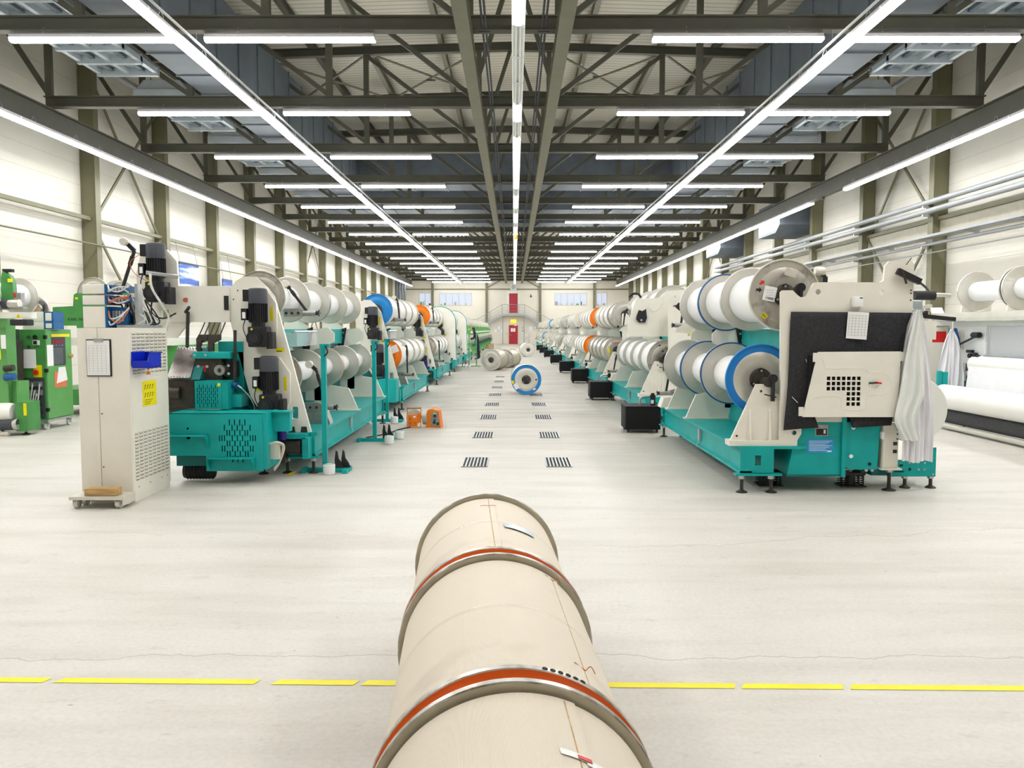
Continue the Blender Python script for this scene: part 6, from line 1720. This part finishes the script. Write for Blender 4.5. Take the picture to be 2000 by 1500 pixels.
for i in range(4): m_.box(gx1 + .021, gx1 + .023, gy0 + .20 + i * .09, gy0 + .23 + i * .09, 1.38, 1.40, 'blue_sticker' if i % 2 else 'red')
for i in range(12): m_.box(gx1 + .021, gx1 + .022, gy0 + .2, gy0 + .5, 1.08 + i * .023, 1.085 + i * .023, 'ink_grey')
m_.build('led_display', dp)
for n_, a, b, z0_, z1_, mm in (('paper_sheet', .02, .20, 1.05, 1.40, 'paper'), ('orange_sheet', .22, .58, .68, .95, 'paper_red'), ('paper_sheet', .26, .60, .75, 1.02, 'paper')):
    m_ = MB(); m_.prism([(gy0 + a, z0_), (gy0 + b, z0_ + (.04 if a == .26 else 0)), (gy0 + b - (.06 if a == .26 else 0), z1_), (gy0 + a + (.08 if a == .26 else 0), z1_)], 0, gx1 + .026 if a == .26 else gx1 + .02, gx1 + .029 if a == .26 else gx1 + .023, mm); m_.build(n_, gd)
m_ = MB(); m_.cyl((gx1 + .02, gy1 - .08, 1.2), (gx1 + .07, gy1 - .08, 1.2), .035, 'wood', 12); m_.build('knob', gd)
yf = gy0 - .002
m_ = MB(); m_.prism([(-.12, 1.02), (.12, 1.02), (.12, 1.33), (-.13, 1.33)], 1, yf - .03, yf - .02, 'paper'); m_.build('paper_sheet', gc)
m_ = MB(); m_.box(.06, .2, yf - .004, yf, .87, 1.07, 'yellow'); m_.cyl((.11, yf - .04, .95), (.11, yf - .004, .95), .04, 'red', 16); m_.build('main_switch', gc)
m_ = MB(); m_.box(.08, .18, yf - .03, yf, 1.40, 1.48, 'white_plastic').box(.09, .15, yf - .033, yf - .03, 1.41, 1.47, 'ink'); m_.cyl((.0, yf - .01, 1.53), (.0, yf, 1.53), .03, 'grey_cowl', 14); m_.cyl((.11, yf - .02, 1.53), (.11, yf, 1.53), .035, 'black_paint', 14); m_.cyl((.0, yf - .01, 1.37), (.0, yf, 1.37), .03, 'grey_cowl', 14); m_.build('instrument', gc)
m_ = MB(); m_.box(-.1, .24, yf - .02, yf, .2, .86, 'grey_cowl')
rr = random.Random(2)
for r_ in range(4):
    for i in range(4): m_.box(-.08 + i * .08, -.03 + i * .08, yf - .07, yf - .02, .30 + r_ * .14, .38 + r_ * .14, rr.choice(['zinc', 'dark_iron', 'cast_metal']))
m_.build('plug_panel', gc)
m_ = MB()
for i in range(7): x = -.05 + i * .04; m_.tube([(x, yf - .06, .78 - (i % 3) * .12), (x + .01, yf - .12, .6), (x - .02, yf - .13, .4), (x - .1, yf - .08, .22)], .01, 'cable_pale', 6)
m_.tube([(-.18, yf - .03, 1.66), (-.17, yf - .04, 1.3), (-.18, yf - .04, .9), (-.16, yf - .04, .3)], .025, 'grey_cowl', 8)
m_.build('cables', gc)
for x in (gx0 + .06, gx1 - .04):
    for y in (gy0 + .05, gy1 - .06):
        m_ = MB(); m_.box(x - .03, x + .03, y - .03, y + .03, .09, .13, 'zinc'); m_.box(x - .03, x - .022, y - .03, y + .03, .04, .1, 'zinc'); m_.box(x + .022, x + .03, y - .03, y + .03, .04, .1, 'zinc'); c_ = m_.build('caster', gc)
        MB().cyl((x - .018, y, .055), (x + .018, y, .055), .055, 'white_plastic', 18).build('wheel', c_)
# white/blue unit resting on the green cabinet
for i, (z, h, w) in enumerate(((1.657, .12, 'lower'), (1.78, .17, 'upper'))):
    t = thing('control_unit', 'white and blue control unit on the green cabinet, %s of two' % w, 'control unit', (-8.15, 13.8, z), 0, 'control units on the green cabinet')
    MB().bbox(0, .36, -.2, .1, 0, h, 'cream_box', .008).build('front_box', t)
    MB().box(.36, .52, -.21, .1, 0, h, 'blue_cast').build('blue_block', t); MB().box(.39, .49, -.214, -.21, .02, h - .02, 'cream_box').build('face_plate', t)

gmm = thing('green_knitting_machine', 'green knitting machine cut by the left edge, with white cloth roll low down', 'knitting machine', (-8.6, 12.8, 0))
def lx(px, Y=12.8): return (px - 1004) * Y / 1600 + 8.6
def lz_(py, Y=12.8): return 1.66 - (py - 643) * Y / 1600
m_ = MB(); m_.box(-1.2, lx(12), .0, .25, .1, lz_(620), 'green_light'); m_.box(lx(0), lx(14), -.05, 0, lz_(640), lz_(622), 'green_light'); m_.box(lx(12), lx(31), .1, .3, .12, lz_(745), 'green_light'); m_.box(lx(20), lx(24), .05, .1, .3, lz_(750), 'green_paint')
m_.build('side_frame', gmm)
m_ = MB(); m_.box(lx(32), lx(55), -.1, .25, .07, lz_(785), 'green_paint'); m_.box(lx(48), lx(54), -.104, -.1, lz_(811), lz_(787), 'yellow'); m_.box(lx(28), lx(33), .0, .2, .07, lz_(745), 'green_light'); m_.build('roll_bracket', gmm)
m_ = MB(); m_.lathe([(.02, 0), (.13, 0), (.15, -.05), (.15, -1.6), (.02, -1.6)], (lx(22), .0, lz_(806)), 'x', 'fabric_roll', 32); m_.build('cloth_roll', gmm)
m_ = MB(); m_.cyl((lx(-40), -.1, lz_(832)), (lx(38), -.1, lz_(828)), .085, 'grey_cowl', 18); m_.cyl((lx(30), -.1, lz_(829)), (lx(38), -.1, lz_(828)), .088, 'alu', 18); m_.cyl((lx(-40), -.12, lz_(850)), (lx(20), -.12, lz_(846)), .04, 'alu_cream', 14); m_.build('winding_roller', gmm)
m_ = MB(); m_.cyl((lx(8), -.02, lz_(720)), (lx(26), -.02, lz_(718)), .05, 'dark_iron', 14); m_.cyl((lx(8), -.02, lz_(737)), (lx(28), -.02, lz_(735)), .055, 'blue_edge', 14); m_.build('guide_rollers', gmm)
m_ = MB(); m_.box(lx(-30), lx(70), -.1, .05, lz_(622), lz_(610), 'cream_box'); mo = m_.build('cross_bar', gmm); warning(mo, lx(45), lz_(621), -.1, .08)
m_ = MB(); m_.bbox(lx(35), lx(68), -.2, .0, lz_(636), lz_(624), 'black_rubber', .02); m_.build('valve_block', gmm)
m_ = MB(); m_.cyl((lx(-20), -.05, lz_(595)), (lx(12), -.05, lz_(594)), .07, 'alu', 18); m_.cyl((lx(12), -.05, lz_(594)), (lx(24), -.05, lz_(594)), .072, 'grey_cowl', 18); m_.cyl((lx(24), -.05, lz_(594)), (lx(45), -.05, lz_(593)), .065, 'alu', 18); m_.box(lx(-10), lx(52), -.06, .06, lz_(605), lz_(599), 'cast_metal')
m_.build('shaft', gmm)
m_ = MB(); m_.prism([(lx(5), lz_(590)), (lx(30), lz_(590)), (lx(29), lz_(552)), (lx(24), lz_(540)), (lx(10), lz_(530)), (lx(6), lz_(545))], 1, .0, .1, 'green_paint'); m_.box(lx(20), lx(29), -.01, 0, lz_(552), lz_(545), 'yellow'); m_.box(lx(8), lx(26), .02, .1, lz_(532), lz_(526), 'ink'); m_.build('beam_bracket', gmm)
m_ = MB(); m_.box(lx(30), lx(44), 0, .1, lz_(592), lz_(572), 'cast_metal'); m_.box(lx(30), lx(34), -.01, 0, lz_(580), lz_(572), 'red'); m_.build('gear_housing', gmm)
m_ = MB(); m_.prism([(lx(-30), lz_(780)), (lx(5), lz_(780)), (lx(8), lz_(665)), (lx(-30), lz_(665))], 1, .26, .5, 'dark_iron'); m_.box(lx(6), lx(15), -.06, -.05, lz_(681), lz_(654), 'paper'); m_.box(lx(-3), lx(4), -.06, -.05, lz_(702), lz_(682), 'yellow'); m_.build('knitting_head', gmm)
foot(gmm, lx(40), .05, .1)
foot(gmm, lx(-10), .1, .12)
rl_ = reel(.62, 1.0, .4, 'alu', label='grey metal flange of a yarn reel cut by the left edge', loc=(-8.6 + lx(-19, 12.8), 12.6, lz_(576, 12.8)), hubs=(True, False))
# motor with round fan behind, green plate with maker's name, farther reels
g2 = thing('green_knitting_machine', 'green knitting machine behind the green cabinet, maker name on its plate', 'knitting machine', (0, 15.5, 0))
def X15(px): return (px - 1004) * 15.5 / 1600
def Z15(py): return 1.66 - (py - 643) * 15.5 / 1600
m_ = MB(); m_.plate([(X15(105), Z15(636)), (X15(105), Z15(600)), (X15(145), Z15(598)), (X15(147), Z15(576)), (X15(152), Z15(573)), (X15(250), Z15(573)), (X15(250), Z15(690)), (X15(160), Z15(690)), (X15(150), Z15(636))], [], 1, 0, .06, 'green_paint'); m_.box(X15(150), X15(155), -.01, 0, Z15(585), Z15(581), 'yellow')
g2o = m_.build('end_plate', g2)
text_mesh('KARL MAYER', .075, 'lettering', 'ink', g2o, (X15(157), -.005, Z15(624)), (PI / 2, 0, 0), .001)
m_ = MB(); m_.box(X15(200), X15(340), .2, 4, .2, 1.35, 'green_paint'); m_.box(X15(60), X15(150), .2, 4, .2, .5, 'green_paint'); m_.box(X15(120), X15(330), .1, 4, 1.35, 1.5, 'cream_box'); m_.build('machine_body', g2)
m_ = MB(); m_.box(X15(128), X15(150), -.3, -.25, 1.2, 1.72, 'cream_box'); m_.box(X15(128), X15(150), -.3, -.25, .2, 1.2, 'plastic_sheet'); m_.build('side_panel', g2)
m_ = MB(); m_.lathe([(.02, 0), (.22, 0), (.235, .02), (.22, .04), (.02, .04)], (X15(80), -.1, Z15(604)), 'y', 'alu', 32); m_.cyl((X15(76), -.35, Z15(601)), (X15(86), -.1, Z15(601)), .13, 'dark_iron', 18); m_.cyl((X15(62), -.3, Z15(602)), (X15(76), -.3, Z15(602)), .1, 'dark_iron', 18); m_.cyl((X15(97), -.42, Z15(605)), (X15(97), -.36, Z15(605)), .10, 'cast_metal', 20); m_.prism([(X15(95), Z15(602)), (X15(104), Z15(608)), (X15(99), Z15(598))], 1, -.43, -.42, 'orange_paint')
m_.build('drive_motor', g2)
foot(g2, X15(70), .3, .2)
for i, (px, py, d, w) in enumerate(((175, 573, .62, 'left'), (232, 578, .55, 'right'), (130, 600, .3, 'lower'))):
    if i == 2: continue
    reel(d, .9, d * .6, 'alu_matte', label='metal flange of a yarn reel behind the control units, %s one' % w, loc=((px - 1004) * 15.4 / 1600, 15.62 + .0, 1.66 - (py - 643) * 15.4 / 1600), hubs=(True, False))

# ================================================================== SECOND ROW AT THE RIGHT
q = thing('knitting_machine', 'white knitting machine at the right edge with wide white cloth roll', 'knitting machine', (0, 0, 0))
m_ = MB(); m_.box(7.95, 8.35, 15.9, 16.2, .1, 1.62, 'beige_light'); m_.box(8.3, 9.6, 9.5, 16.2, .2, .9, 'teal_dark'); m_.box(8.75, 9.3, 9.5, 16.0, .9, 1.9, 'beige_light'); m_.build('main_frame', q)
m_ = MB(); m_.box(8.0, 8.03, 13.9, 15.9, .75, 1.75, 'white_plastic'); m_.box(7.96, 8.0, 14.6, 15.0, 1.3, 1.62, 'beige_paint'); m_.build('side_panel', q)
m_ = MB(); m_.box(7.75, 8.0, 9.5, 15.3, 1.86, 1.95, 'alu_cream'); m_.box(7.73, 7.78, 9.5, 15.3, 1.80, 1.86, 'alu'); m_.bar((7.9, 15.3, 1.9), (8.2, 16.0, 2.05), .2, .06, 'alu_cream'); m_.box(7.95, 8.6, 9.5, 16.0, 1.72, 1.80, 'white_plastic'); m_.build('front_rail', q)
m_ = MB(); m_.box(7.98, 8.0, 10, 13.9, 1.18, 1.72, 'plastic_sheet'); m_.box(8.05, 8.07, 10, 13.9, 1.2, 1.72, 'cloth_white'); m_.box(7.95, 8.0, 10, 13.9, 1.2, 1.23, 'zinc')
m_.build('knitted_web', q)
m_ = MB(); m_.lathe([(.02, 0), (.14, 0), (.155, .03), (.155, 4.6), (.02, 4.6)], (8.0, 9.6, 1.05), 'y', 'fabric_roll', 32); m_.prism([(7.85, 1.05), (8.0, 1.2), (8.3, 1.2), (8.3, .5), (7.8, .55)], 1, 9.6, 14.15, 'cloth_white'); m_.build('take_off_cloth', q)
m_ = MB(); m_.box(8.0, 8.25, 14.15, 14.5, .35, .85, 'teal_paint'); m_.box(7.25, 7.32, 14.0, 14.06, .3, .95, 'teal_paint'); m_.box(7.33, 7.42, 14.0, 14.1, .3, .93, 'teal_paint'); m_.box(7.2, 8.3, 13.6, 13.7, .12, .2, 'teal_dark'); m_.build('roll_carrier', q)
m_ = MB(); m_.box(7.93, 7.99, 14.25, 14.4, 1.25, 1.3, 'black_paint'); m_.bar((7.95, 14.1, 1.55), (7.9, 14.6, 1.38), .02, .03, 'black_paint'); m_.cyl((7.93, 14.0, 1.56), (7.93, 14.2, 1.56), .05, 'black_paint', 12)
for y, z in ((14.3, 1.2), (14.15, 1.22), (14.05, 1.18)): m_.cyl((7.92, y, z), (7.98, y, z), .04, 'black_rubber', 12)
m_.build('control_levers', q); m_ = MB(); m_.box(7.9, 7.98, 14.6, 14.75, .85, 1.05, 'ink'); m_.box(7.88, 7.92, 14.64, 14.7, .93, .99, 'red'); m_.build('stop_switch', q); m_ = MB(); m_.box(7.93, 7.98, 14.15, 14.4, .93, 1.06, 'grey_cowl'); m_.cyl((7.9, 14.2, .9), (7.98, 14.2, .9), .07, 'dark_iron', 14)
m_.build('drive_unit', q)
m_ = MB(); m_.box(7.955, 7.959, 14.7, 14.85, 1.38, 1.44, 'yellow'); m_.prism([(14.7, .78), (14.85, .78), (14.775, .9)], 0, 7.985, 7.995, 'yellow'); m_.build('sticker', q)
for y in (9.9, 13.6, 16.0): foot(q, 7.9 if y > 15 else 7.5, y, .3 if y > 15 else .12)
m_ = MB(); m_.lathe([(.04, 0), (.185, 0), (.2, .02), (.2, 4.5), (.185, 4.52), (.04, 4.52)], (7.2, 9.2, .54), 'y', 'fabric_roll', 40)
ro = m_.build('fabric_roll'); tag(ro, 'long white fabric roll lying low along the white machine at the right edge', 'fabric roll')
m_ = MB(); m_.lathe([(.02, 0), (.115, 0), (.115, 4.5), (.02, 4.5)], (7.22, 9.2, .225 + .0), 'y', 'roll_dark', 28); m_.build('friction_roller', q)
m_ = MB(); m_.cyl((7.14, 9.2, .07), (7.14, 13.7, .07), .045, 'alu_cream', 16); m_.build('lower_tube', q)
for i in range(3):
    reel(.75, 1.3, .36, 'alu', label='white yarn reel high on the machine at the right edge, %s from the far end' % nth(3 - i), group='yarn reels high at the right edge', loc=(8.68, 11.35 + 1.4 * i, 2.36), hubs=(False, True))
m_ = MB()
for y in (9.9, 11.3, 12.7, 14.1, 15.55): m_.prism([(8.4, 1.8), (9.0, 1.8), (9.0, 2.2), (8.68, 2.05), (8.45, 2.1)], 1, y - .02, y + .02, 'beige_light')
m_.build('beam_holder', q)
cq = thing('electrical_cabinet', 'beige electrical cabinet behind the hanging white coat, red notice on it', 'cabinet', (0, 15.1, 0))
m_ = MB(); m_.box(7.2, 7.98, 0, .6, .1, 1.70, 'beige_light'); m_.box(7.22, 7.96, .03, .57, 0, .1, 'dark_iron'); m_.build('cabinet_body', cq)
for a, b in ((7.22, 7.62), (7.64, 7.97)): m_ = MB(); m_.box(a, b, -.015, 0, .14, 1.67, 'beige_light'); m_.build('door', cq)
for z in (1.5, .9): MB().box(7.60, 7.645, -.03, -.015, z, z + .06, 'ink').build('hinge', cq)
MB().box(7.68, 7.93, -.019, -.015, 1.42, 1.62, 'red').build('red_notice', cq)
m_ = MB(); m_.box(7.33, 7.5, -.019, -.015, 1.25, 1.5, 'ink_grey').box(7.345, 7.485, -.021, -.019, 1.27, 1.48, 'paper'); m_.build('framed_form', cq)
m_ = MB(); m_.bbox(7.25, 7.70, 15.15, 15.5, 1.702, 1.86, 'cream_box', .01); m_.box(7.3, 7.42, 15.14, 15.15, 1.71, 1.84, 'blue_cast')
tag(m_.build('control_unit'), 'pale control unit with a blue end on the far beige cabinet', 'control unit')
m_ = MB(); m_.bar((7.1, 15.3, 2.0), (7.9, 15.6, 2.1), .06, .06, 'alu'); m_.tube([(7.5, 15.4, 1.86), (7.6, 15.5, 2.15), (7.9, 15.6, 2.3), (8.3, 15.7, 2.3)], .04, 'alu_matte', 8); m_.bbox(7.4, 7.7, 15.3, 15.6, 1.93, 2.0, 'black_paint', .01); m_.box(7.0, 8.6, 15.75, 15.85, 1.5, 1.72, 'cream_box')
m_.build('top_gear', cq).location = (0, -15.1, 0)
hanging_cloth(0, sec([(1.66, 7.72, 7.75), (1.5, 7.63, 7.85), (1.2, 7.55, 7.92), (.85, 7.50, 7.94), (.55, 7.45, 7.94)]), 14.55, 'cloth_white', 5, .09, 'white_coat', 'white coat hanging from the rail before the far beige cabinet', 'cloth', 3)
hanging_cloth(0, sec([(1.68, 7.86, 7.91), (1.5, 7.83, 7.96), (1.3, 7.84, 7.96)]), 14.7, 'cloth_blue', 2, .05, 'blue_cloth', 'blue cloth hanging beside the white coat at the right', 'cloth', 4)
m_ = MB(); m_.tube([(7.735, 14.5, 1.65), (7.735, 14.5, 1.78), (7.74, 14.52, 1.8)], .008, 'cloth_white', 6); m_.box(7.3, 7.98, 14.5, 14.53, 1.79, 1.81, 'zinc'); m_.build('hanger_rail', q)
